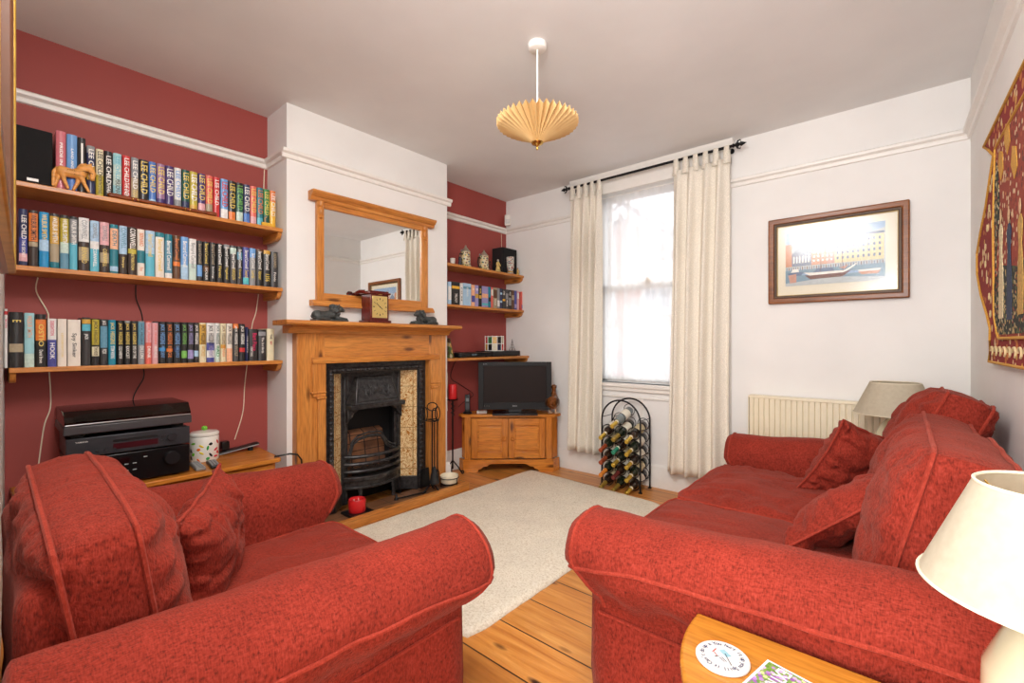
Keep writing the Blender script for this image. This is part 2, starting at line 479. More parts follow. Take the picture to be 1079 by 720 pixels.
# baseboards
def base_prof(out, h=0.18):
    return [(0, 0), (out, 0), (out, h - 0.05), (out * 0.75, h - 0.04), (out * 0.75, h - 0.025), (out * 0.35, h - 0.008), (0, h)]
Bp = base_prof(0.022)
struct('baseboard_window_side', MB().prism([(NY - o, z) for o, z in Bp], W, 0.275, 'X'), M['trim'])
struct('baseboard_left', MB().prism([(W + o, z) for o, z in Bp], 2.455, 3.48, 'Y'), M['trim'])
struct('baseboard_chimney', MB().prism([(2.455 + o, z) for o, z in Bp], W + 0.02, BR, 'X').prism([(BR + o, z) for o, z in Bp], 2.395, 2.477, 'Y'), M['trim'])
struct('baseboard_alcove', MB().prism([(W + o, z) for o, z in Bp], 0.07, 1.19, 'Y'), M['trim'])

# window surround: architrave, head, cornice, apron
b = MB()
b.box(-2.245, WX0 + 0.01, NY - 0.03, NY, 0.18, 2.47).box(WX1 - 0.01, -0.935, NY - 0.03, NY, 0.18, 2.47)
b.box(-2.245, -0.935, NY - 0.03, NY, WZ1 - 0.01, 2.53)
b.prism([(NY, 2.53), (NY - 0.04, 2.53), (NY - 0.05, 2.545), (NY - 0.07, 2.57), (NY - 0.075, 2.589), (NY, 2.589)], -2.27, -0.91, 'X')
struct('trim_9', b, M['trim'], bevel=0.004)
b = MB().box(-2.06, -1.12, NY - 0.045, NY + 0.1, WZ0 - 0.03, WZ0)
b.box(-2.02, -1.16, NY - 0.016, NY, 0.69, 0.705).box(-2.02, -1.16, NY - 0.026, NY, 0.745, 0.78)
b.box(-1.63, -1.6, NY - 0.012, NY, 0.18, 0.69)
struct('trim_10', b, M['trim'], bevel=0.003)

# sash window with margin lights
b = MB(); y0, y1 = NY + 0.07, NY + 0.11
def sash(b, z0, z1, y0, y1):
    b.box(WX0, WX0 + 0.07, y0, y1, z0, z1).box(WX1 - 0.07, WX1, y0, y1, z0, z1)
    b.box(WX0, WX1, y0, y1, z0, z0 + 0.05).box(WX0, WX1, y0, y1, z1 - 0.05, z1)
    for x in (-1.80, -1.38): b.box(x - 0.011, x + 0.011, y0 + 0.005, y1 - 0.005, z0 + 0.04, z1 - 0.04)
sash(b, 1.60, WZ1 - 0.005, y0 + 0.045, y1 + 0.045); sash(b, WZ0 + 0.005, 1.65, y0, y1)
win = struct('window_1', b, M['trim'], bevel=0.003)
mk('window_pane', MB().box(WX0 + 0.06, WX1 - 0.06, y0 + 0.062, y0 + 0.066, 1.64, WZ1 - 0.04), M['glass'], win, smooth=False)
mk('window_pane', MB().box(WX0 + 0.06, WX1 - 0.06, y0 + 0.018, y0 + 0.022, WZ0 + 0.04, 1.61), M['glass'], win, smooth=False)
mk('sash_catch', MB().box(-1.62, -1.56, y0 - 0.02, y0 + 0.01, 1.652, 1.665).ball((-1.59, y0 - 0.02, 1.672), 0.012), M['brass'], win)

# net curtain
b = MB(); nx, nz = 150, 24
for j in range(nz + 1):
    z = 0.835 + (2.40 - 0.835) * j / nz
    for i in range(nx + 1):
        u = i / nx; x = WX0 + 0.015 + (WX1 - WX0 - 0.03) * u
        a = 0.010 + 0.006 * noise.noise((u * 6, 0, 3))
        y = NY + 0.035 + a * math.sin(u * 62 + 2.5 * noise.noise((u * 7, j * 0.02, 1))) * (0.6 + 0.4 * j / nz)
        b.v.append(Vector((x, y, z + (0.006 * math.sin(u * 90) if j == 0 else 0))))
for j in range(nz):
    for i in range(nx):
        q = j * (nx + 1) + i; b.f.append([q, q + 1, q + nx + 2, q + nx + 1]); b.mi.append(0)
net = thing('net_curtain', 'sheer white net curtain hanging inside the window recess', 'net curtain', (-1.59, NY + 0.035, 2.40))
mk('net_cloth', b, M['sheer'], net)
mk('curtain_wire', MB().tube([(WX0 + 0.002, NY + 0.035, 2.403), (WX1 - 0.002, NY + 0.035, 2.403)], 0.004), M['trim'], net)
mk('hem', MB().tube([(WX0 + 0.015 + (WX1 - WX0 - 0.03) * i / 60, NY + 0.035 + 0.008 * math.sin(i), 0.836) for i in range(61)], 0.004, 6), M['sheer'], net)

# pole and curtains
pole = thing('curtain_pole', 'black iron curtain pole with spear finials above the window', 'curtain pole', (-1.58, 3.40, 2.535))
PZ = 2.515
mk('rod', MB().tube([(-2.25, 3.395, PZ), (-0.90, 3.395, PZ)], 0.010, 12), M['blackmetal'], pole)
for sx, x in ((-1, -2.25), (1, -0.90)):
    f = MB().lathe((x, 3.395, PZ), [(0.001, -0.005), (0.014, 0), (0.014, 0.006 * sx), (0.008, 0.012 * sx), (0.016, 0.024 * sx), (0.018, 0.03 * sx), (0.009, 0.045 * sx), (0.0165, 0.052 * sx), (0.012, 0.064 * sx), (0.001, 0.088 * sx)], 12, 'X')
    for d in (-1, 1):
        f.tube([(x + sx * 0.02, 3.395, PZ), (x + sx * 0.032, 3.395, PZ + d * 0.024), (x + sx * 0.048, 3.395, PZ + d * 0.03), (x + sx * 0.052, 3.395, PZ + d * 0.02)], [0.006, 0.006, 0.004, 0.002], 8)
    mk('finial', f, M['blackmetal'], pole)
for x in (-2.235, -0.925):
    mk('bracket', MB().tube([(x, 3.47, PZ - 0.01), (x, 3.395, PZ - 0.012)], 0.006).lathe((x, 3.469, PZ - 0.01), [(0.018, 0), (0.018, -0.005)], 14, 'Y'), M['blackmetal'], pole)

def curtain(name, label, xt0, xt1, xb0, xb1, zb, folds, seed, tabs):
    root = thing(name, label, 'curtain', ((xt0 + xt1) / 2, 3.395, 2.515), 0, 'cream tab top curtains')
    b = MB(); nx, nz = folds * 14, 40; zt = 2.43
    for j in range(nz + 1):
        t = j / nz; z = zt + (zb - zt) * t
        for i in range(nx + 1):
            u = i / nx
            w = u + 0.012 * math.sin(u * 9 + seed + t * 1.3)
            x = (xt0 + (xt1 - xt0) * w) * (1 - t) + (xb0 + (xb1 - xb0) * w) * t
            ph = u * folds * 2 * PI + 2.2 * noise.noise((u * 2.3, t * 0.8, seed)) + seed
            s = math.sin(ph) + 0.25 * math.sin(2 * ph + seed)
            amp = 0.012 + 0.020 * min(1, t * 6) + 0.014 * noise.noise((u * 3, t * 1.2, seed + 5))
            y = 3.385 + amp * s
            zz = z + (0.004 * noise.noise((u * 3, 0, seed)) if j == nz else 0)
            b.v.append(Vector((x, y, zz)))
    for j in range(nz):
        for i in range(nx):
            q = j * (nx + 1) + i; b.f.append([q, q + 1, q + nx + 2, q + nx + 1]); b.mi.append(0)
    o = mk('curtain_cloth', b, M['curtain'], root, angle=180)
    sm = o.modifiers.new('thick', 'SOLIDIFY'); sm.thickness = 0.003
    for k in range(tabs):
        x = xt0 + 0.022 + (xt1 - xt0 - 0.044) * k / (tabs - 1); w = 0.021
        pts = [(3.376, zt - 0.03), (3.379, zt + 0.02), (3.381, PZ), (3.386, PZ + 0.010), (3.395, PZ + 0.0135), (3.404, PZ + 0.010), (3.409, PZ), (3.405, zt + 0.02), (3.398, zt - 0.03)]
        m = MB()
        for q, (y, z) in enumerate(pts):
            fl = w * (1.25 if q in (0, 8) else 1.0 if q in (1, 7) else 0.8)
            m.v += [Vector((x - fl, y, z)), Vector((x + fl, y, z))]
        for q in range(len(pts) - 1): m.f.append([2 * q, 2 * q + 1, 2 * q + 3, 2 * q + 2]); m.mi.append(0)
        t = mk('tab', m, M['curtain'], root, angle=180); t.modifiers.new('thick', 'SOLIDIFY').thickness = 0.002
    return root
curtain('tab_top_curtain', 'cream tab top curtain hanging on the television side of the window', -2.235, -1.925, -2.29, -1.935, 0.205, 4, 0.4, 5)
curtain('tab_top_curtain', 'cream tab top curtain hanging beside the radiator, wider of the two', -1.315, -0.915, -1.365, -0.925, 0.165, 4, 2.1, 6)

# ------------------------------------------------------------------ outside
struct('ground_street', MB().box(-40, 30, 3.8, 60, -0.5, -0.4), plain((120, 118, 116), 0.9), smooth=False)
hs = thing('house', 'brick terraced house with white gable trim across the street seen through the net curtain', 'house', (-6.5, 13.5, -0.4))
brick = tile_mat('pink_brick', 0.24, 0.08, (190, 128, 108), (166, 100, 84), (200, 186, 170), ('X', 'Z'), False, 0.9, 0.05)
mk('wall', MB().prism([(-12, -0.4), (-2, -0.4), (-2, 3.9), (-4.9, 3.9), (-7.0, 5.5), (-9.1, 3.9), (-12, 3.9)], 14, 20, 'Y'), brick, hs, smooth=False)
mk('roof', MB().prism([(-4.7, 3.7), (-7.0, 5.55), (-9.3, 3.7), (-9.3, 3.95), (-7.0, 5.8), (-4.7, 3.95)], 13.6, 20, 'Y').box(-12.2, -9.0, 13.7, 20, 3.9, 4.4).box(-5, -1.8, 13.7, 20, 3.9, 4.4), plain((120, 110, 110), 0.8), hs, smooth=False)
g = MB()
for s in (-1, 1):
    for k in range(12):
        t = k / 12.0; x = -7.0 + s * 2.35 * t; z = 5.45 - 1.85 * t
        g.ball((x, 13.58, z), (0.13, 0.03, 0.14), 10, 6)
    g.prism([(-7.0, 5.62), (-7.0 + s * 2.4, 3.72), (-7.0 + s * 2.4, 3.5), (-7.0, 5.4)], 13.55, 13.62, 'Y')
mk('bargeboard', g, plain((238, 238, 236), 0.6), hs)
def hwin(x, z, w, h):
    f = MB().box(x - w / 2 - 0.12, x + w / 2 + 0.12, 13.9, 14.0, z - 0.15, z + h + 0.2)
    o = mk('window', f, plain((236, 236, 232), 0.6), hs, smooth=False)
    p = MB().box(x - w / 2, x - 0.04, 13.88, 13.9, z, z + h / 2 - 0.03).box(x + 0.04, x + w / 2, 13.88, 13.9, z, z + h / 2 - 0.03)
    p.box(x - w / 2, x - 0.04, 13.88, 13.9, z + h / 2 + 0.03, z + h).box(x + 0.04, x + w / 2, 13.88, 13.9, z + h / 2 + 0.03, z + h)
    mk('pane', p, plain((120, 130, 140), 0.1), o, smooth=False)
for x, z, w, h in ((-7.9, 2.2, 0.8, 1.3), (-5.9, 2.2, 0.8, 1.3), (-7.9, -0.1, 1.0, 1.5), (-5.8, -0.1, 1.3, 1.5), (-10.6, 2.2, 0.8, 1.3), (-3.4, 2.2, 0.8, 1.3), (-3.6, -0.1, 1.0, 1.5)): hwin(x, z, w, h)
mk('door', MB().box(-6.95, -6.65, 13.92, 14.0, -0.4, 1.7).box(-7.05, -6.55, 13.9, 13.98, 1.7, 1.8), plain((150, 60, 56), 0.5), hs, smooth=False)
car = thing('parked_car', 'red hatchback parked across the street, faint behind the net curtain', 'car', (-4.1, 9.4, -0.4))
cb = MB().prism([(-6.0, -0.15), (-6.05, 0.25), (-5.8, 0.45), (-5.2, 0.52), (-4.75, 0.95), (-4.3, 1.04), (-3.2, 1.02), (-2.7, 0.6), (-2.2, 0.5), (-2.15, -0.1), (-2.2, -0.18)], 8.6, 10.2, 'Y')
mk('body', cb, plain((178, 40, 40), 0.3, coat=0.5), car, bevel=0.06, seg=3)
mk('side_window', MB().prism([(-5.05, 0.54), (-4.7, 0.88), (-4.05, 0.94), (-4.05, 0.54)], 8.585, 8.6, 'Y').prism([(-3.95, 0.54), (-3.95, 0.94), (-3.3, 0.92), (-2.95, 0.56)], 8.585, 8.6, 'Y'), plain((40, 46, 52), 0.1), car, smooth=False)
for x in (-5.3, -2.95):
    w = mk('wheel', MB().lathe((x, 8.6, -0.1), [(0.29, -0.04), (0.3, 0), (0.3, 0.14), (0.28, 0.16)], 24, 'Y'), M['blackmatt'], car)
    mk('hubcap', MB().lathe((x, 8.55, -0.1), [(0.17, -0.005), (0.19, 0.012)], 20, 'Y'), plain((190, 190, 192), 0.3, 0.8), w)
for x in (-5.3, -2.95):
    mk('wheel', MB().lathe((x, 10.06, -0.1), [(0.28, 0), (0.3, 0.02), (0.3, 0.16), (0.28, 0.18)], 24, 'Y'), M['blackmatt'], car)

# ------------------------------------------------------------------ pendant lamp
P0 = Vector((-1.34, 1.745, CH))
pd = thing('pendant_lamp', 'hanging ceiling lamp with a pleated cream paper shade', 'ceiling lamp', P0)
mk('ceiling_rose', MB().lathe(P0, [(0.036, -0.03), (0.043, -0.026), (0.045, -0.004), (0.045, 0)], 32), M['trim'], pd, bevel=0.002)
mk('flex', MB().tube([P0 + Vector((0, 0, -0.028)), P0 + Vector((0, 0, -0.33))], 0.0045, 10), M['trim'], pd)
mk('lamp_holder', MB().lathe(P0, [(0.018, -0.40), (0.02, -0.36), (0.02, -0.335), (0.014, -0.318), (0.006, -0.31)], 20), M['trim'], pd)
m, nt, bb = newmat('pleated_paper'); bb.inputs['Base Color'].default_value = lin((232, 196, 134)); bb.inputs['Roughness'].default_value = 0.7
bb.inputs['Subsurface Weight'].default_value = 0.0
tr = N(nt, 'ShaderNodeBsdfTranslucent'); tr.inputs['Color'].default_value = lin((236, 196, 130)); mx = N(nt, 'ShaderNodeMixShader'); mx.inputs[0].default_value = 0.2
nt.links.new(bb.outputs[0], mx.inputs[1]); nt.links.new(tr.outputs[0], mx.inputs[2]); nt.links.new(mx.outputs[0], nt.nodes['Material Output'].inputs['Surface'])
M['pleat'] = m
b = MB(); NP = 40; rings = [(0.022, -0.474), (0.08, -0.440), (0.14, -0.408), (0.197, -0.378)]
for r, h in rings:
    for k in range(NP * 2):
        a = PI * k / NP; d = (0.5 if k % 2 else -0.5) * 0.12 * r
        b.v.append(P0 + Vector((r * math.cos(a), r * math.sin(a), h + d)))
n2 = NP * 2
for j in range(len(rings) - 1):
    for k in range(n2): b.f.append([j * n2 + k, j * n2 + (k + 1) % n2, (j + 1) * n2 + (k + 1) % n2, (j + 1) * n2 + k]); b.mi.append(0)
sh = mk('lamp_shade', b, m, pd, smooth=False)
sh.modifiers.new('t', 'SOLIDIFY').thickness = 0.0012
mk('light_bulb', MB().ball(P0 + Vector((0, 0, -0.42)), (0.028, 0.028, 0.034)), plain((245, 240, 230), 0.2), pd)
mk('finial', MB().lathe(P0, [(0.002, -0.512), (0.006, -0.506), (0.006, -0.499), (0.004, -0.495), (0.012, -0.49), (0.026, -0.483), (0.03, -0.476), (0.02, -0.47), (0.01, -0.462)], 20), M['brass'], pd)

# alarm sensor
s = thing('alarm_sensor', 'small white alarm sensor high in the television corner', 'alarm sensor', (-3.03, 3.47, 2.36))
mk('casing', MB().obox((-3.035, 3.462, 2.385), 0.06, 0.04, 0.105, math.radians(35)), M['trim'], s, bevel=0.008, seg=3)
mk('lens', MB().obox((-3.022, 3.444, 2.37), 0.04, 0.01, 0.045, math.radians(35)), plain((210, 208, 205), 0.3), s, bevel=0.003)
# ------------------------------------------------------------------ fireplace
fs = thing('fireplace_surround', 'pine fireplace surround with a moulded mantelshelf', 'fireplace surround', (BR, 1.80, 0))
PX = -2.742
for y0, y1 in ((1.222, 1.395), (2.222, 2.387)):
    b = MB().box(BR + 0.001, PX, y0, y1, 0.046, 1.205)
    o = mk('pilaster', b, M['pineZ'], fs, bevel=0.003)
    m = MB()
    yi = y1 if y0 < 1.5 else y0; s = -1 if y0 < 1.5 else 1     # stepped bead on the opening side
    m.box(PX, PX + 0.018, min(yi, yi + s * 0.05), max(yi, yi + s * 0.05), 0.046, 0.80)
    m.box(PX, PX + 0.026, min(yi, yi + s * 0.062), max(yi, yi + s * 0.062), 0.80, 0.815)
    m.box(PX, PX + 0.018, min(yi, yi + s * 0.085), max(yi, yi + s * 0.085), 0.815, 1.03)
    m.box(PX, PX + 0.024, min(yi, yi + s * 0.095), max(yi, yi + s * 0.095), 0.835, 0.847)
    mk('pilaster_moulding', m, M['pineZ'], o, bevel=0.004)
mk('frieze', MB().box(BR + 0.001, PX - 0.004, 1.395, 2.222, 1.018, 1.205), M['pineY'], fs, bevel=0.002)
mk('frieze_moulding', MB().prism([(PX - 0.004, 1.02), (PX + 0.026, 1.02), (PX + 0.028, 1.032), (PX + 0.018, 1.04), (PX + 0.012, 1.055), (PX - 0.004, 1.06)], 1.31, 2.307, 'Y'), M['pineY'], fs)
mk('cornice', MB().prism([(BR + 0.001, 1.205), (PX + 0.012, 1.205), (PX + 0.02, 1.212), (PX + 0.024, 1.222), (PX + 0.045, 1.238), (PX + 0.075, 1.245), (PX + 0.075, 1.25), (BR + 0.001, 1.25)], 1.165, 2.405, 'Y'), M['pineY'], fs)
mk('mantelshelf', MB().prism([(BR + 0.001, 1.25), (-2.632, 1.25), (-2.616, 1.255), (-2.612, 1.266), (-2.618, 1.278), (-2.63, 1.28), (BR + 0.001, 1.28)], 1.108, 2.445, 'Y'), M['pineY'], fs, bevel=0.003)
MT = 1.28

ins = thing('cast_iron_fireplace', 'black cast iron fireplace with gold patterned tile cheeks and a bowed grate', 'fireplace', (-2.80, 1.81, 0.045))
b = MB()
b.box(-2.80, -2.785, 1.398, 1.48, 0.045, 1.016).box(-2.80, -2.785, 2.14, 2.219, 0.045, 1.016).box(-2.80, -2.785, 1.48, 2.14, 0.945, 1.016)
mk('outer_frame', b, M['iron'], ins, bevel=0.003)
b = MB()
for y in (1.452, 2.168):
    b.tube([(-2.783, y, 0.06), (-2.783, y, 0.975)], 0.016, 10)
    for k in range(26): b.ball((-2.768, y, 0.08 + k * 0.0345), (0.009, 0.016, 0.012), 8, 6)
b.tube([(-2.783, 1.44, 0.968), (-2.783, 2.18, 0.968)], 0.016, 10)
for k in range(22): b.ball((-2.768, 1.47 + k * 0.0325, 0.968), (0.009, 0.012, 0.012), 8, 6)
mk('frame_beading', b, M['iron'], ins)
for ya, yb in ((1.48, 1.58), (2.14, 2.05)):
    b = MB().prism([(-2.79, ya), (-2.882, yb), (-2.89, yb - 0.006 * (1 if yb > ya else -1)), (-2.80, ya - 0.012 * (1 if yb > ya else -1))], 0.145, 0.945, 'Z')
    mk('tile_cheek', b, M['fire_tile'], ins, smooth=False)
    b = MB().prism([(-2.775, ya), (-2.868, yb), (-2.89, yb), (-2.80, ya)], 0.045, 0.145, 'Z')
    mk('cheek_plinth', b, M['iron'], ins, bevel=0.004)
b = MB()                                                       # inner arch plate
b.box(-2.90, -2.875, 1.575, 1.625, 0.045, 0.945).box(-2.90, -2.875, 2.0, 2.055, 0.045, 0.945).box(-2.90, -2.875, 1.625, 2.0, 0.70, 0.945)
b.tube([(-2.872, 1.60, 0.06), (-2.872, 1.60, 0.93)], 0.009, 8).tube([(-2.872, 2.03, 0.06), (-2.872, 2.03, 0.93)], 0.009, 8)
mk('inner_plate', b, M['iron'], ins, bevel=0.003)
# canopy hood: narrower at the top, thrown forward at the bottom
b = MB()
top = [(-2.872, 1.675, 0.915), (-2.872, 1.965, 0.915), (-2.855, 1.955, 0.915), (-2.855, 1.685, 0.915)]
bot = [(-2.872, 1.605, 0.725), (-2.872, 2.03, 0.725), (-2.795, 1.995, 0.725), (-2.795, 1.64, 0.725)]
b.add(top + bot, [(0, 1, 2, 3), (4, 5, 6, 7), (0, 1, 5, 4), (1, 2, 6, 5), (2, 3, 7, 6), (3, 0, 4, 7)])
b.box(-2.872, -2.785, 1.60, 2.035, 0.695, 0.727)
for y, s in ((1.60, 1), (2.035, -1)):
    b.prism([(y, 0.70), (y, 0.60), (y + s * 0.02, 0.63), (y + s * 0.035, 0.635), (y + s * 0.045, 0.665), (y + s * 0.075, 0.68), (y + s * 0.085, 0.70)], -2.872, -2.83, 'X')
hood = mk('hood', b, M['iron'], ins, bevel=0.005)
b = MB()
def hoodpt(u, v): # u across -1..1, v 0 bottom .. 1 top, on the sloping front
    yb = 1.8175 + u * 0.17; yt = 1.82 + u * 0.13
    return Vector((-2.792 + (-2.853 + 2.792) * v, yb * (1 - v) + yt * v, 0.73 + 0.18 * v))
for s in (-1, 1):
    b.tube([hoodpt(s * (0.05 + 0.8 * t) , 0.45 + 0.28 * math.sin(t * 9) * (1 - 0.3 * t)) for t in [i / 24 for i in range(25)]], 0.0045, 6)
    b.tube([hoodpt(s * (0.1 + 0.6 * t), 0.5 - 0.2 * math.sin(t * 8)) for t in [i / 20 for i in range(21)]], 0.0035, 6)
    for k in range(4): b.ball(hoodpt(s * (0.12 + 0.2 * k), 0.42 + 0.12 * (k % 2)), (0.006, 0.014, 0.011), 8, 6)
b.ball(hoodpt(0, 0.5), (0.008, 0.02, 0.02), 10, 8)
b.tube([hoodpt(-0.95, 0.1), hoodpt(0.95, 0.1), hoodpt(0.95, 0.9), hoodpt(-0.95, 0.9)], 0.003, 6, closed=True)
mk('hood_ornament', b, M['iron'], hood)
b = MB()
b.box(-3.06, -3.05, 1.56, 2.07, 0.0, 0.95).box(-3.05, -2.90, 1.55, 1.56, 0, 0.95).box(-3.05, -2.90, 2.07, 2.08, 0, 0.95).box(-3.05, -2.90, 1.56, 2.07, 0.93, 0.95)
mk('firebox', b, M['blackmatt'], ins, smooth=False)
fb = tile_mat('sooty_firebrick', 0.11, 0.055, (140, 92, 60), (86, 56, 40), (30, 24, 20), ('Y', 'Z'), False, 0.9, 0.05)
mk('fireback_bricks', MB().prism([(-3.03, 0.17), (-2.93, 0.17), (-2.985, 0.50), (-3.03, 0.52)], 1.66, 1.97, 'Y'), fb, ins, smooth=False)
# back arch above the bricks
b = MB()
arch = [(1.625, 0.30), (1.635, 0.37), (1.66, 0.445), (1.70, 0.475), (1.78, 0.49), (1.86, 0.485), (1.89, 0.475), (1.91, 0.44), (1.94, 0.40), (1.98, 0.375), (2.01, 0.37)]
b.tube([(-2.875, y, z) for y, z in arch], 0.011, 8).tube([(-2.868, y - 0.004, z + 0.026) for y, z in arch], 0.007, 8)
mk('grate_arch', b, M['iron'], ins)
def bow(z, r, out=0.0, n=14, ya=1.60, yb=2.03):
    return [(-2.868 + (0.085 + out) * math.sin(PI * i / n) ** 0.7, ya + (yb - ya) * i / n, z) for i in range(n + 1)]
b = MB()
for z in (0.37, 0.32, 0.27): b.tube(bow(z, 0.012), 0.0125, 8)
mk('grate_bars', b, M['iron'], ins)
b = MB()
pts = bow(0.2, 0.0, 0.02, 18, 1.585, 2.045)
b.prism([(p[0], p[1]) for p in pts], 0.205, 0.235, 'Z'); b.prism([(p[0] - 0.018, p[1]) for p in pts], 0.165, 0.205, 'Z'); b.prism([(p[0] - 0.006, p[1]) for p in pts], 0.15, 0.168, 'Z')
mk('grate_apron', b, M['iron'], ins, bevel=0.004)
b = MB()
for y in (1.68, 1.94): b.tube([(-2.775, y, 0.155), (-2.772, y, 0.10), (-2.768, y, 0.045)], [0.016, 0.011, 0.014], 10)
for y in (1.68, 1.94): mk('leg', MB().tube([(-2.81, y, 0.155), (-2.805, y, 0.10), (-2.80, y, 0.046)], [0.016, 0.011, 0.015], 10), M['iron'], ins)
# a few embers' worth of coal in the basket
for k in range(14):
    random.seed(k + 40)
    y = 1.68 + 0.045 * (k % 7) + random.uniform(-.008, .008); x = -2.86 - 0.045 * (k // 7); r = random.uniform(0.020, 0.027)
    c = MB().ball((x, y, 0.237 + r * 0.85), (r, r * 1.1, r * 0.85), 7, 5)
    o = solo('coal', c, plain((52, 38, 30), 0.8), 'small dark lump of coal lying behind the bars of the grate', 'coal', 'coals in the grate', smooth=False)

# hearth
he = thing('hearth', 'brown quarry tiled hearth edged with a pine kerb', 'hearth', (-2.7, 1.83, 0))
mk('tiles', MB().box(-2.80, -2.605, 1.27, 2.42, 0.0, 0.045), M['hearth'], he, smooth=False)
mk('kerb', MB().box(-2.603, -2.56, 1.22, 2.47, 0.0, 0.062).box(-2.80, -2.603, 2.42, 2.47, 0, 0.055).box(-2.74, -2.603, 1.22, 1.268, 0, 0.055), M['pineY'], he, bevel=0.004)

# ------------------------------------------------------------------ mirror
mi = thing('overmantel_mirror', 'large pine framed mirror leaning above the mantelshelf', 'mirror', (BR + 0.002, 1.82, 1.38))
mx0, mx1 = BR + 0.002, BR + 0.032
b = MB()
st = mk('frame_side', MB().box(mx0, mx1, 1.362, 1.408, 1.415, 2.035), M['pineZ'], mi, bevel=0.003)
st2 = mk('frame_side', MB().box(mx0, mx1, 2.175, 2.235, 1.415, 2.035), M['pineZ'], mi, bevel=0.003)
mk('frame_rail', MB().box(mx0, mx1 - 0.002, 1.408, 2.175, 2.0, 2.035), M['pineY'], mi, bevel=0.002)
mk('frame_rail', MB().box(mx0, mx1 - 0.002, 1.408, 2.175, 1.415, 1.462), M['pineY'], mi, bevel=0.002)
mk('cornice', MB().prism([(mx0, 2.035), (mx1 + 0.005, 2.035), (mx1 + 0.012, 2.048), (mx1 + 0.012, 2.055), (mx1 + 0.03, 2.068), (mx1 + 0.04, 2.082), (mx1 + 0.04, 2.092), (mx0, 2.092)], 1.318, 2.288, 'Y'), M['pineY'], mi)
mk('sill', MB().prism([(mx0, 1.415), (mx1 + 0.008, 1.415), (mx1 + 0.022, 1.40), (mx1 + 0.03, 1.386), (mx1 + 0.03, 1.378), (mx0, 1.378)], 1.325, 2.275, 'Y'), M['pineY'], mi)
for y in (1.385, 2.205):
    mk('corbel', MB().lathe((mx1, y, 0), [(0.004, 1.925), (0.014, 1.933), (0.008, 1.945), (0.017, 1.962), (0.020, 1.985), (0.013, 2.0), (0.019, 2.008), (0.019, 2.034)], 16), M['pineZ'], mi)
mm, nt, bb = newmat('silvered_glass'); bb.inputs['Metallic'].default_value = 1; bb.inputs['Roughness'].default_value = 0.01; bb.inputs['Base Color'].default_value = (0.86, 0.87, 0.86, 1)
mk('mirror_glass', MB().box(mx0 + 0.004, mx0 + 0.016, 1.405, 2.178, 1.455, 2.005), mm, mi, smooth=False)

# clock
ck = thing('mantel_clock', 'small dark red wooden mantel clock with a brass dial', 'clock', (-2.70, 1.72, MT))
b = MB().box(-2.755, -2.645, 1.655, 1.795, MT + 0.018, MT + 0.19)
mk('case', b, M['mahog'], ck, bevel=0.004)
mk('plinth', MB().box(-2.768, -2.632, 1.642, 1.808, MT, MT + 0.018), M['mahog'], ck, bevel=0.005)
mk('top', MB().box(-2.768, -2.632, 1.645, 1.805, MT + 0.19, MT + 0.202).box(-2.758, -2.642, 1.655, 1.795, MT + 0.202, MT + 0.212), M['mahog'], ck, bevel=0.004)
mk('handle', MB().tube([(-2.735, 1.60, MT + 0.197), (-2.72, 1.62, MT + 0.206), (-2.70, 1.65, MT + 0.208)], [0.006, 0.012, 0.012], 8), M['mahog'], ck)
dl = mk('dial', MB().box(-2.645, -2.642, 1.668, 1.782, MT + 0.034, MT + 0.178), plain((214, 186, 116), 0.3, 0.4), ck, bevel=0.001)
b = MB()
for k in range(12):
    a = 2 * PI * k / 12; rr = 0.046
    b.obox((-2.6415, 1.725 + rr * math.sin(a), MT + 0.106 + rr * 1.15 * math.cos(a)), 0.001, 0.003 if k % 3 else 0.006, 0.012, rx=-a)
mk('hour_marks', b, M['letter_k'], dl, smooth=False)
mk('hands', MB().obox((-2.6405, 1.712, MT + 0.118), 0.001, 0.004, 0.038, rx=math.radians(48)).obox((-2.6405, 1.734, MT + 0.100), 0.001, 0.004, 0.028, rx=math.radians(50)).ball((-2.641, 1.725, MT + 0.106), (0.001, 0.004, 0.004), 8, 6), M['letter_k'], dl, smooth=False)
mk('crest', MB().ball((-2.642, 1.725, MT + 0.19), (0.002, 0.018, 0.005), 8, 6), M['brass'], ck)

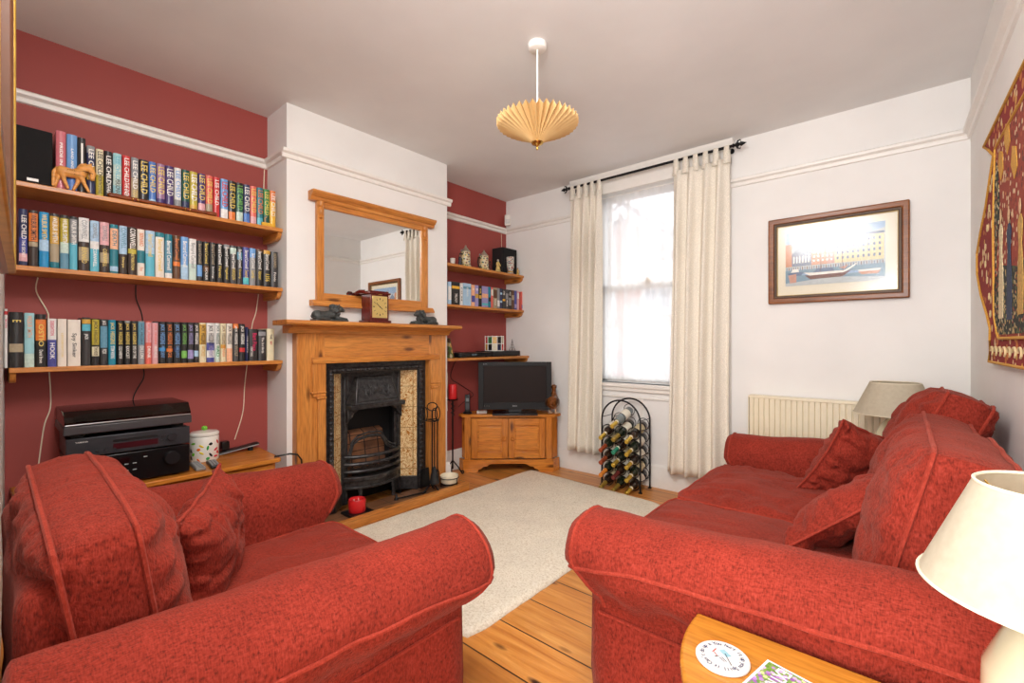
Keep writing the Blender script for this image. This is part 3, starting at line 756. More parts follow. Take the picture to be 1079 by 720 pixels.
stone = plain((64, 66, 64), 0.55, 0.15, 0.35, scale=60)
def lion(y, s, label, w):
    r = thing('lion_statue', label, 'statue', (-2.69, y, MT), 0, 'dark reclining lion statues on the mantelshelf')
    L = lambda a, b_, c: (-2.69 + a, y + s * b_ * w, MT + c)
    b = MB()
    b.limb([L(0, -0.085, 0.034), L(0, -0.03, 0.036), L(0, 0.03, 0.046)], [0.030, 0.026, 0.03])
    b.ball(L(0, -0.078, 0.034), (0.034, 0.034, 0.032), 12, 8)
    b.limb([L(0.022, -0.085, 0.016), L(0.03, -0.04, 0.014), L(0.032, -0.015, 0.012)], [0.018, 0.012, 0.009])
    b.limb([L(0.016, 0.04, 0.02), L(0.022, 0.10, 0.014)], [0.014, 0.010]).limb([L(-0.016, 0.04, 0.02), L(-0.018, 0.10, 0.014)], [0.014, 0.010])
    b.ball(L(0.004, 0.062, 0.078), (0.021, 0.025, 0.022), 12, 8).ball(L(0.006, 0.084, 0.070), (0.012, 0.015, 0.011), 10, 8)
    mk('body', b, stone, r, voxel=0.004)
    mk('base', MB().box(-2.69 - 0.036, -2.69 + 0.036, y - 0.108, y + 0.108, MT, MT + 0.012), stone, r, bevel=0.004)
    m = MB(); random.seed(3)
    for k in range(46):
        a = random.uniform(0, 2 * PI); e = random.uniform(-0.9, 1.3)
        m.ball(L(0.034 * math.cos(a) * math.cos(e), 0.030 + 0.020 * math.sin(a), 0.062 + 0.034 * math.sin(e)), (0.014, 0.013, 0.015), 7, 5)
    for d in (-1, 1): m.ball(L(d * 0.018, 0.052, 0.100), (0.007, 0.005, 0.008), 8, 6)
    mk('mane', m, stone, r)
    mk('tail', MB().tube([L(-0.02, -0.105, 0.03), L(0.01, -0.115, 0.02), L(0.035, -0.10, 0.016), L(0.04, -0.07, 0.016), L(0.038, -0.055, 0.018)], [0.006, 0.006, 0.005, 0.005, 0.009], 8), stone, r)
lion(1.40, 1, 'dark stone lion lying in front of the mirror, at the bookshelf end of the mantel', 1.0)
lion(2.13, -1, 'dark stone lion lying on the mantel at the television end', 1.0)

# ------------------------------------------------------------------ things on the hearth
ts = thing('fire_tool_set', 'black iron fireside tool set on a tripod stand', 'fire tools', (-2.645, 2.17, 0.045))
T = lambda a, b_, c: (-2.645 + a, 2.17 + b_, 0.045 + c)
mk('stand', MB().tube([T(0, 0, 0.03), T(0, 0, 0.60)], 0.006, 8).tube([T(0.0 + 0.022 * math.cos(a), 0.03 * math.cos(a), 0.63 + 0.03 * math.sin(a)) for a in [2 * PI * k / 16 for k in range(16)]], 0.004, 6, closed=True), M['blackmetal'], ts)
for a in (0.3, 2.4, 4.5):
    mk('leg', MB().tube([T(0, 0, 0.05), T(0.03 * math.cos(a), 0.03 * math.sin(a), 0.045), T(0.055 * math.cos(a), 0.065 * math.sin(a), 0.012), T(0.062 * math.cos(a), 0.08 * math.sin(a), 0.006)], [0.006, 0.006, 0.006, 0.009], 8), M['blackmetal'], ts)
mk('hook_ring', MB().tube([T(0.05 * math.cos(a), 0.05 * math.sin(a), 0.53) for a in [2 * PI * k / 20 for k in range(20)]], 0.004, 6, closed=True).tube([T(-0.05, 0, 0.53), T(0.05, 0, 0.53)], 0.004), M['blackmetal'], ts)
def tool(dx, dy, head):
    b = MB().tube([T(dx, dy, 0.13), T(dx, dy, 0.52)], 0.0045, 8)
    b.tube([T(dx + 0.014 * math.sin(a) * 1.0, dy + 0.012 * math.sin(a), 0.575 + 0.05 * -math.cos(a)) for a in [2 * PI * k / 18 for k in range(18)]], 0.0038, 6, closed=True)
    return mk('tool', b, M['blackmetal'], ts)
t1 = tool(0.05, -0.02, 0); mk('brush_head', MB().lathe(T(0.05, -0.02, 0), [(0.034, 0.075), (0.036, 0.09), (0.026, 0.15), (0.014, 0.18), (0.008, 0.20)], 18), M['blackmatt'], t1)
t2 = tool(0.0, 0.05, 0); mk('tongs_head', MB().tube([T(0.0, 0.05, 0.16), T(0.0, 0.065, 0.13), T(0.0, 0.055, 0.08)], 0.004).tube([T(0.0, 0.05, 0.16), T(0.0, 0.035, 0.13), T(0.0, 0.045, 0.08)], 0.004), M['blackmetal'], t2)
t3 = tool(-0.04, -0.035, 0); mk('shovel_head', MB().prism([(2.17 - 0.035 - 0.035, 0.22), (2.17 - 0.035 + 0.035, 0.22), (2.17 - 0.035 + 0.045, 0.08), (2.17 - 0.035 - 0.045, 0.08)], -2.690, -2.684, 'X').box(-2.690, -2.675, 2.10, 2.105, 0.08, 0.22), M['blackmetal'], t3)
solo('poker', MB().tube([(-2.66, 2.10, 0.053), (-2.69, 1.93, 0.053), (-2.70, 1.90, 0.055)], 0.0055, 8).lathe((-2.70, 1.895, 0.0455), [(0.017, 0), (0.015, 0.012), (0.009, 0.022), (0.005, 0.04), (0.002, 0.043)], 12).ball((-2.658, 2.11, 0.055), (0.009, 0.014, 0.009), 8, 6), M['blackmetal'], 'black iron poker lying flat on the hearth tiles', 'poker')
dsh = thing('cream_dish', 'shallow cream bowl in a black iron trivet on the hearth', 'dish', (-2.66, 2.345, 0.045))
D = (-2.655, 2.345, 0.045)
mk('bowl', MB().lathe(D, [(0.03, 0.026), (0.058, 0.028), (0.066, 0.038), (0.07, 0.085), (0.066, 0.087), (0.062, 0.075), (0.056, 0.048), (0.001, 0.045)], 36), M['cream'], dsh)
mk('trivet', MB().tube([(D[0] + 0.073 * math.cos(a), D[1] + 0.073 * math.sin(a), D[2] + 0.068) for a in [2 * PI * k / 30 for k in range(30)]], 0.003, 6, closed=True).tube([(D[0] + 0.06 * math.cos(a), D[1] + 0.06 * math.sin(a), D[2] + 0.022) for a in [2 * PI * k / 30 for k in range(30)]], 0.0035, 6, closed=True), M['blackmetal'], dsh)
for a in (0.2, 2.3, 4.4):
    ca, sa = math.cos(a), math.sin(a)
    mk('leg', MB().tube([(D[0] + 0.074 * ca, D[1] + 0.074 * sa, D[2] + 0.07), (D[0] + 0.072 * ca, D[1] + 0.072 * sa, D[2] + 0.02), (D[0] + 0.062 * ca, D[1] + 0.062 * sa, D[2] + 0.012), (D[0] + 0.07 * ca, D[1] + 0.07 * sa, D[2] + 0.005)], [0.003, 0.003, 0.004, 0.006], 6), M['blackmetal'], dsh)
solo('slate_tray', MB().box(-2.745, -2.607, 1.50, 1.66, 0.045, 0.06), M['black'], 'square black slate under the red candle on the hearth', 'tray', bevel=0.004)
cd = thing('red_candle', 'fat red candle with three wicks on the black slate', 'candle', (-2.68, 1.575, 0.06))
redwax = plain((206, 32, 36), 0.35, var=0.03)
mk('wax', MB().lathe((-2.68, 1.58, 0.06), [(0.05, 0), (0.053, 0.006), (0.053, 0.075), (0.05, 0.08), (0.044, 0.078), (0.035, 0.068), (0.001, 0.066)], 36), redwax, cd)
for k in range(3):
    a = 2 * PI * k / 3; mk('wick', MB().tube([(-2.68 + 0.018 * math.cos(a), 1.58 + 0.018 * math.sin(a), 0.125), (-2.68 + 0.02 * math.cos(a), 1.58 + 0.018 * math.sin(a), 0.139)], 0.0015, 6), M['letter_w'], cd)
solo('black_cable', MB().tube([(-2.73, 1.09, 0.496), (-2.705, 1.12, 0.502), (-2.69, 1.16, 0.506), (-2.685, 1.20, 0.495), (-2.69, 1.225, 0.46), (-2.70, 1.235, 0.40), (-2.705, 1.235, 0.2), (-2.71, 1.20, 0.006), (-2.74, 1.17, 0.006)], 0.005, 8), M['black'], 'black cable looping off the pine bench beside the fireplace surround', 'cable')

# ------------------------------------------------------------------ shelves
def shelf(y0, y1, z, xf, label, group, brackets, th=0.022):
    r = thing('wall_shelf', label, 'shelf', (W, (y0 + y1) / 2, z - th), 0, group)
    mk('board', MB().box(W + 0.001, xf, y0, y1, z - th, z), M['pineY'], r, bevel=0.003)
    for (ya, yb) in brackets:
        pr = [(W + 0.001, z - th), (xf - 0.015, z - th), (xf - 0.018, z - th - 0.02), (xf - 0.035, z - th - 0.038), (xf - 0.06, z - th - 0.045), (W + 0.001, z - th - 0.045)]
        mk('batten', MB().prism([(p[0], p[1]) for p in pr], ya, yb, 'Y'), M['pineX'], r, bevel=0.002)
    return r
S1, S2, S3 = 1.839, 1.480, 1.042
shelf(0.072, 1.186, S1, -2.85, 'pine bookshelf in the red alcove, topmost of its three', 'pine shelves left of the fireplace', [(1.162, 1.186)])
shelf(0.072, 1.186, S2, -2.85, 'pine bookshelf in the red alcove, middle of its three', 'pine shelves left of the fireplace', [(1.162, 1.186)])
shelf(0.072, 1.186, S3, -2.85, 'pine bookshelf above the record player, lowest of three', 'pine shelves left of the fireplace', [(1.162, 1.186), (0.074, 0.094)])
A1, A2, A3 = 1.810, 1.468, 1.020
shelf(2.46, 3.497, A1, -2.85, 'pine corner shelf holding the beer steins', 'pine shelves in the television corner', [(3.47, 3.497)])
shelf(2.46, 3.497, A2, -2.85, 'pine corner shelf filled with film cases', 'pine shelves in the television corner', [(3.47, 3.497)])
shelf(2.46, 3.497, A3, -2.785, 'pine corner shelf just above the television', 'pine shelves in the television corner', [(3.47, 3.497)])

# ------------------------------------------------------------------ books
SP = -2.872                                              # plane of the spines
FW = (-math.sin(math.radians(40.7)), math.cos(math.radians(40.7)))
def ys(px, plane=SP):                                    # where a spine edge seen at this column of the photo stands along the wall
    l = (px - 539.5) / 480.0
    return plane * (FW[1] + l * -FW[0]) / (FW[0] + l * FW[1])
COL = {'pink': (206, 112, 122), 'light blue': (110, 160, 214), 'black': (34, 32, 32), 'navy': (40, 46, 84), 'cream': (226, 216, 180), 'pale aqua': (156, 206, 212), 'red': (200, 48, 48), 'tan': (168, 152, 124), 'blue': (74, 120, 192), 'mauve': (150, 112, 146), 'purple': (66, 44, 104), 'white': (226, 224, 220), 'dark green': (28, 84, 70), 'olive yellow': (190, 172, 60), 'orange': (222, 122, 52), 'teal': (30, 118, 132), 'green': (44, 130, 66), 'yellow': (232, 178, 50), 'bright blue': (28, 142, 196), 'aqua': (92, 180, 200), 'dark brown': (58, 44, 36), 'grey blue': (96, 146, 168), 'mint': (196, 216, 204), 'dark grey': (70, 68, 68), 'grey': (140, 142, 144), 'coral': (226, 106, 92), 'pale pink': (222, 168, 172), 'violet': (74, 78, 150), 'lavender': (158, 148, 196), 'brown': (96, 62, 36), 'peach': (238, 178, 140), 'bright teal': (14, 134, 160), 'lime': (122, 186, 90), 'gold': (206, 160, 64), 'pale blue': (168, 200, 224), 'crimson': (196, 36, 60), 'charcoal': (50, 48, 48), 'turquoise': (86, 190, 196), 'ivory': (232, 222, 208), 'magenta': (214, 40, 96)}
LET = {'w': M['letter_w'], 'g': M['letter_g'], 'k': M['letter_k'], 'r': M['letter_r']}
def lmat(c):
    return LET[c] if c in LET else plain(COL[c], 0.45, var=0.02)
books = []
def book(px0, px1, z0, h, colour, look, panels=(), texts=(), group=None, depth=0.155, lean=0.0, kind='book', plane=SP):
    """panels: (from, to, colour) up the spine as fractions; texts: (word, centre fraction, length fraction, height fraction of thickness, colour)"""
    y0, y1 = ys(px0, plane) + 0.0006, ys(px1, plane) - 0.0006
    t = y1 - y0; yc = (y0 + y1) / 2
    r = thing(kind, 'x', kind, (plane, yc, z0), 0, group)
    def arc(off, xs=plane):
        n = 6 if kind == 'book' else 1
        bul = 0.006 if kind == 'book' else 0.0
        return [(xs + off - bul * (2 * i / n - 1) ** 2 if kind == 'book' else xs + off, y0 + t * i / n) for i in range(n + 1)]
    c = 0.0028 if t > 0.012 else 0.0015
    outer = arc(0.0); inner = [(p[0] - c, min(max(p[1], y0 + c), y1 - c)) for p in reversed(outer)]
    prof = [(plane - depth, y0)] + outer + [(plane - depth, y1), (plane - depth, y1 - c)] + inner + [(plane - depth, y0 + c)]
    cv = mk('cover', MB().prism(prof, z0, z0 + h, 'Z'), plain(COL[colour], 0.38, var=0.05, coat=0.15), r, angle=50)
    mk('pages', MB().box(plane - depth + 0.004, plane - c - 0.007, y0 + c, y1 - c, z0 + 0.003, z0 + h - 0.004), M['paper'], r, smooth=False)
    for a, b_, col in panels:
        pr = arc(0.0005); bk = [(p[0] - 0.0012, p[1]) for p in reversed(pr)]
        mk('spine_panel', MB().prism(pr + bk, z0 + h * a, z0 + h * b_, 'Z'), plain(COL[col], 0.4, var=0.12, scale=80), cv, angle=50)
    if texts:
        groups = {}
        for w, fc, ln, hf, col, *dy in texts:
            mt = cols((0, 0, -1), (0, 1, 0), (1, 0, 0), (plane + 0.0012, yc + (dy[0] * t if dy else 0), z0 + h * fc))
            fit_text(groups.setdefault(col, MB()), w, h * ln, t * hf, mt)
        for col, m_ in groups.items(): mk('spine_lettering', m_, lmat(col), cv, smooth=False)
    if lean:
        r.rotation_euler = (lean, 0, 0)
    books.append((r, look, colour, group)); return r

G1, G2, G3 = 'hardbacks on the top alcove shelf', 'hardbacks on the middle alcove shelf', 'books on the lowest alcove shelf'
LC = lambda c, s=0.9, fc=0.62, ln=0.62: ('LEE CHILD', fc, ln, s * 0.72, c)
H1 = 0.222
rows = [
 (58.8, 69.8, 0.262, 'pink', 'tall pink book with white lettering', [], [('PRIDE IN THE', 0.5, 0.6, 0.3, 'w')]),
 (70.4, 81.6, 0.258, 'light blue', 'tall light blue book with pale lettering', [(0, 0.3, 'blue')], [('LAND AND SEA', 0.5, 0.5, 0.25, 'w')]),
 (82.0, 90.6, 0.255, 'black', 'tall black book with a grey stripe', [(0.05, 0.95, 'charcoal')], [('I', 0.6, 0.6, 0.25, 'w')]),
 (91.4, 100.4, 0.228, 'navy', 'navy book behind the carved horse', [(0.3, 0.6, 'gold'), (0.85, 1, 'grey')], [LC('w'), ]),
 (101.2, 109.3, H1, 'cream', 'cream and olive book with black lettering', [(0, 0.45, 'olive yellow')], [LC('k', fc=0.7, ln=0.5), ('WORTH DYING', 0.25, 0.4, 0.5, 'k')]),
 (110, 118.6, H1, 'black', 'black book with big silver lettering', [(0.0, 0.35, 'charcoal')], [LC('w', fc=0.6, ln=0.6), ('AFFAIR', 0.2, 0.25, 0.5, 'w')]),
 (119.3, 128.3, H1, 'pale aqua', 'pale aqua book with teal lettering', [(0.3, 0.75, 'mint')], [('LEE CHILD', 0.68, 0.5, 0.5, 'aqua'), ('PERSONAL', 0.27, 0.34, 0.6, 'k')]),
 (129, 137.6, H1, 'red', 'red book with white lettering beside a pale aqua one', [], [('LEE CHILD', 0.68, 0.52, 0.62, 'w'), ('THE ENEMY', 0.23, 0.36, 0.62, 'w')]),
 (138.2, 146.3, H1, 'tan', 'tan and grey book with pale lettering', [(0.55, 1.0, 'grey')], [LC('w'), ('GONE', 0.18, 0.2, 0.6, 'g')]),
 (147, 156.2, H1, 'black', 'black book with bold yellow lettering', [], [LC('g', 1.1, 0.6, 0.72)]),
 (157, 164.6, H1, 'blue', 'blue book with yellow lettering', [(0, 0.15, 'pale blue')], [LC('g', 1.1)]),
 (165.3, 174, H1, 'mauve', 'mauve book with gold lettering', [(0, 0.2, 'purple')], [LC('g', 1.1)]),
 (174.6, 183.2, H1, 'purple', 'dark purple book with white lettering', [], [LC('w', 1.1), ]),
 (184, 191.2, H1, 'white', 'white book with faint blue lettering', [(0, 0.25, 'grey')], [LC('light blue', 1.0)]),
 (192, 199.8, H1, 'dark green', 'dark green book with yellow lettering', [(0, 0.25, 'navy')], [LC('g', 1.1)]),
 (200.4, 208.3, H1, 'olive yellow', 'mustard yellow book with pale lettering', [(0.0, 0.2, 'gold')], [LC('w', 1.1)]),
 (209, 216.6, H1, 'purple', 'purple book with a pale pink foot', [(0, 0.28, 'pale pink')], [LC('g', 1.1, 0.66, 0.6)]),
 (217.2, 224.3, H1, 'coral', 'salmon book with yellow and red lettering', [(0, 0.3, 'tan')], [LC('g', 1.1, 0.62, 0.6)]),
 (225, 231.8, H1, 'red', 'bright red book with slim white lettering', [], [LC('w', 0.8)]),
 (232.9, 240.6, H1, 'light blue', 'sky blue book with red lettering', [(0, 0.25, 'white')], [LC('r', 1.1)]),
 (241.2, 248.4, H1, 'black', 'black book with yellow lettering and an orange foot', [(0, 0.22, 'orange')], [LC('g', 1.1)]),
 (249.2, 256.3, H1, 'dark green', 'deep green book with lime lettering', [(0, 0.25, 'mint'), (0.85, 1, 'black')], [LC('lime', 1.1)]),
 (257, 263.6, H1, 'navy', 'navy book with white lettering and blue foot', [(0, 0.25, 'blue')], [LC('w', 1.1)]),
 (264.2, 270.6, H1, 'coral', 'orange red book with yellow lettering', [(0, 0.2, 'pale pink')], [LC('g', 1.1)]),
 (271.2, 277.6, H1, 'teal', 'teal book with orange lettering', [(0, 0.2, 'aqua')], [LC('orange', 1.1)]),
 (278.2, 284.2, H1, 'green', 'green book with yellow lettering', [(0, 0.3, 'dark green')], [LC('g', 1.1)]),
 (284.8, 290.8, H1, 'yellow', 'orange yellow book with pale lettering', [(0.7, 1, 'orange')], [LC('w', 0.9)]),
]
for p0, p1, h, c, look, pn, tx in rows: book(p0, p1, S1, h, c, look, pn, tx, G1)
CW = lambda c, s=0.6, fc=0.7, ln=0.5: ('CORNWELL', fc, ln, s, c)
BCn = lambda c, fc=0.68, ln=0.48: ('Bernard Cornwell', fc, ln, 0.55, c)
rows = [
 (19.8, 29.2, 0.245, 'navy', 'navy book with white lettering and a pink foot', [(0.08, 0.22, 'pale pink'), (0.22, 0.5, 'violet')], [('LEE CHILD', 0.68, 0.42, 0.6, 'w', 0.05), ('THE SECRET', 0.3, 0.3, 0.4, 'w')]),
 (30.2, 40.2, 0.245, 'dark brown', 'brown book with orange top and round emblem', [(0.45, 0.95, 'orange'), (0.36, 0.44, 'tan')], [('WILBUR SMITH', 0.7, 0.45, 0.6, 'k')]),
 (41.2, 51.8, 0.245, 'bright blue', 'bright blue book with yellow lettering', [(0.3, 0.5, 'pale blue')], [('WILBUR SMITH', 0.73, 0.45, 0.55, 'g')]),
 (52.6, 62.6, 0.245, 'tan', 'sandy orange book with green foot', [(0.45, 0.95, 'gold'), (0.95, 1, 'charcoal'), (0, 0.12, 'teal')], [('WILBUR SMITH', 0.7, 0.45, 0.55, 'w')]),
 (63.4, 72.8, 0.245, 'grey blue', 'olive topped book with blue grey foot', [(0.5, 0.94, 'olive yellow'), (0.94, 1, 'charcoal'), (0.3, 0.5, 'mint')], [('WILBUR SMITH', 0.7, 0.45, 0.55, 'w')]),
 (73.4, 81.8, 0.245, 'aqua', 'slate blue book with pale lettering', [(0.5, 0.95, 'grey'), (0.95, 1, 'charcoal')], [('WILBUR SMITH', 0.7, 0.45, 0.6, 'w')]),
 (82.8, 94.2, 0.246, 'dark brown', 'thick book with white top and brown foot', [(0.55, 1, 'white'), (0.2, 0.45, 'tan')], [CW('grey', 0.5, 0.78, 0.36), ('BERNARD', 0.3, 0.3, 0.5, 'g')]),
 (95, 104.7, 0.24, 'aqua', 'aqua book with misty white top', [(0.6, 1, 'pale blue'), (0.45, 0.6, 'white')], [CW('grey', 0.5, 0.8, 0.3), ('CORNWELL', 0.28, 0.35, 0.4, 'w')]),
 (105.3, 115.2, 0.24, 'dark brown', 'book with pale rose top and brown foot', [(0.55, 1, 'pale pink'), (0.2, 0.4, 'tan')], [CW('grey', 0.5, 0.78, 0.3), ('CORNWELL', 0.3, 0.35, 0.45, 'g')]),
 (116, 124.8, 0.236, 'teal', 'teal book with a peach panel', [(0.5, 0.92, 'peach'), (0.05, 0.15, 'pale blue')], [('DEATH', 0.72, 0.3, 0.5, 'teal')]),
 (125.6, 134.2, 0.236, 'dark brown', 'book with pale blue top and black foot', [(0.42, 1, 'pale blue')], [CW('grey blue', 0.6, 0.75, 0.42), ('Sharpe', 0.25, 0.22, 0.4, 'g')]),
 (135, 144.2, 0.236, 'dark brown', 'dark brown book with large pale lettering', [(0.45, 0.55, 'olive yellow')], [('CORNWELL', 0.76, 0.42, 0.65, 'w'), ('RETRIBUTION', 0.28, 0.34, 0.35, 'g')]),
 (144.8, 152.8, 0.232, 'ivory', 'ivory book with orange lettering', [(0.28, 0.55, 'teal')], [('BERNARD', 0.78, 0.28, 0.5, 'orange'), ('Fire', 0.15, 0.08, 0.5, 'orange')]),
 (153.6, 163.2, 0.232, 'aqua', 'sea blue book with gold lettering', [(0.5, 1, 'pale blue')], [BCn('g')]),
 (163.8, 173.2, 0.230, 'ivory', 'white book with gold script and blue cap', [(0.9, 1, 'teal')], [('Bernard Cornwell', 0.5, 0.7, 0.5, 'g')]),
 (173.8, 181.8, 0.228, 'grey blue', 'grey teal book with white script', [(0.85, 1, 'teal'), (0, 0.12, 'white')], [('Bernard Cornwell', 0.52, 0.66, 0.55, 'w')]),
 (182.6, 190.2, 0.228, 'brown', 'brown and orange book with gold lettering', [(0.3, 0.4, 'orange'), (0.5, 0.9, 'dark brown')], [BCn('orange')]),
 (190.8, 198.8, 0.226, 'light blue', 'sky blue slim book with faint lettering', [(0, 0.35, 'pale blue')], [BCn('w', 0.6, 0.6)]),
 (199.4, 207.2, 0.222, 'mint', 'pale mint white book with grey lettering', [(0.4, 1, 'white')], [BCn('grey', 0.6, 0.6)]),
 (207.8, 213.6, 0.218, 'charcoal', 'charcoal book with a blue sea foot', [(0.12, 0.4, 'light blue')], [BCn('tan')]),
 (214.2, 220.6, 0.218, 'black', 'black book with gold lettering', [(0.25, 0.4, 'brown')], [BCn('g', 0.7, 0.5), ('EXCALIBUR', 0.2, 0.3, 0.4, 'w')]),
 (221.2, 227.8, 0.218, 'black', 'black book with tan lettering', [], [BCn('tan', 0.7, 0.5), ('Stonehenge', 0.25, 0.3, 0.4, 'w')]),
 (228.6, 235, 0.218, 'black', 'black book with silver script and yellow title', [], [BCn('w', 0.72, 0.5), ('Heretic', 0.28, 0.3, 0.5, 'g')]),
 (235.8, 242.2, 0.218, 'black', 'black book with silver cap and yellow title', [(0.9, 1, 'grey')], [BCn('w', 0.68, 0.5), ('Vagabond', 0.26, 0.3, 0.55, 'g')]),
 (242.8, 249.4, 0.218, 'dark grey', 'dark grey book with a pale cloud at the top', [(0.78, 0.94, 'mint')], [BCn('w', 0.6, 0.4), ('HARLEQUIN', 0.26, 0.3, 0.6, 'g')]),
 (250, 255.8, 0.218, 'charcoal', 'charcoal book with a grey blue band', [(0.65, 0.85, 'grey blue')], [BCn('w'), ('Enemy', 0.28, 0.25, 0.5, 'g')]),
 (256.4, 262.8, 0.218, 'violet', 'violet book with a turquoise foot', [(0.03, 0.2, 'turquoise')], [BCn('w'), ('Sword', 0.3, 0.2, 0.6, 'g')]),
 (263.4, 269.8, 0.218, 'grey', 'grey book with a pale blue top', [(0.75, 1, 'light blue')], [BCn('w', 0.66, 0.4), ('Lords', 0.3, 0.2, 0.6, 'g')]),
 (270.6, 277.2, 0.218, 'black', 'black book with rust cap and small red marks', [(0.93, 1, 'brown')], [BCn('w', 0.7, 0.48), ('Azincourt', 0.3, 0.22, 0.55, 'g')]),
 (278, 285.2, 0.218, 'black', 'black book with yellow cap and title', [(0.9, 1, 'gold')], [BCn('w', 0.68, 0.42), ('1356', 0.26, 0.2, 0.7, 'g')]),
 (286, 293.2, 0.216, 'charcoal', 'charcoal book with brown lettering', [], [('BERNARD', 0.75, 0.4, 0.4, 'tan'), ('Fools', 0.3, 0.25, 0.35, 'w')]),
]
for p0, p1, h, c, look, pn, tx in rows: book(p0, p1, S2, h, c, look, pn, tx, G2)
JH = lambda c, s=0.62: [('JACK', 0.86, 0.16, s, c), ('HIGGINS', 0.6, 0.28, s, c)]
TT = lambda w, c='w': (w, 0.28, 0.28, 0.55, c)
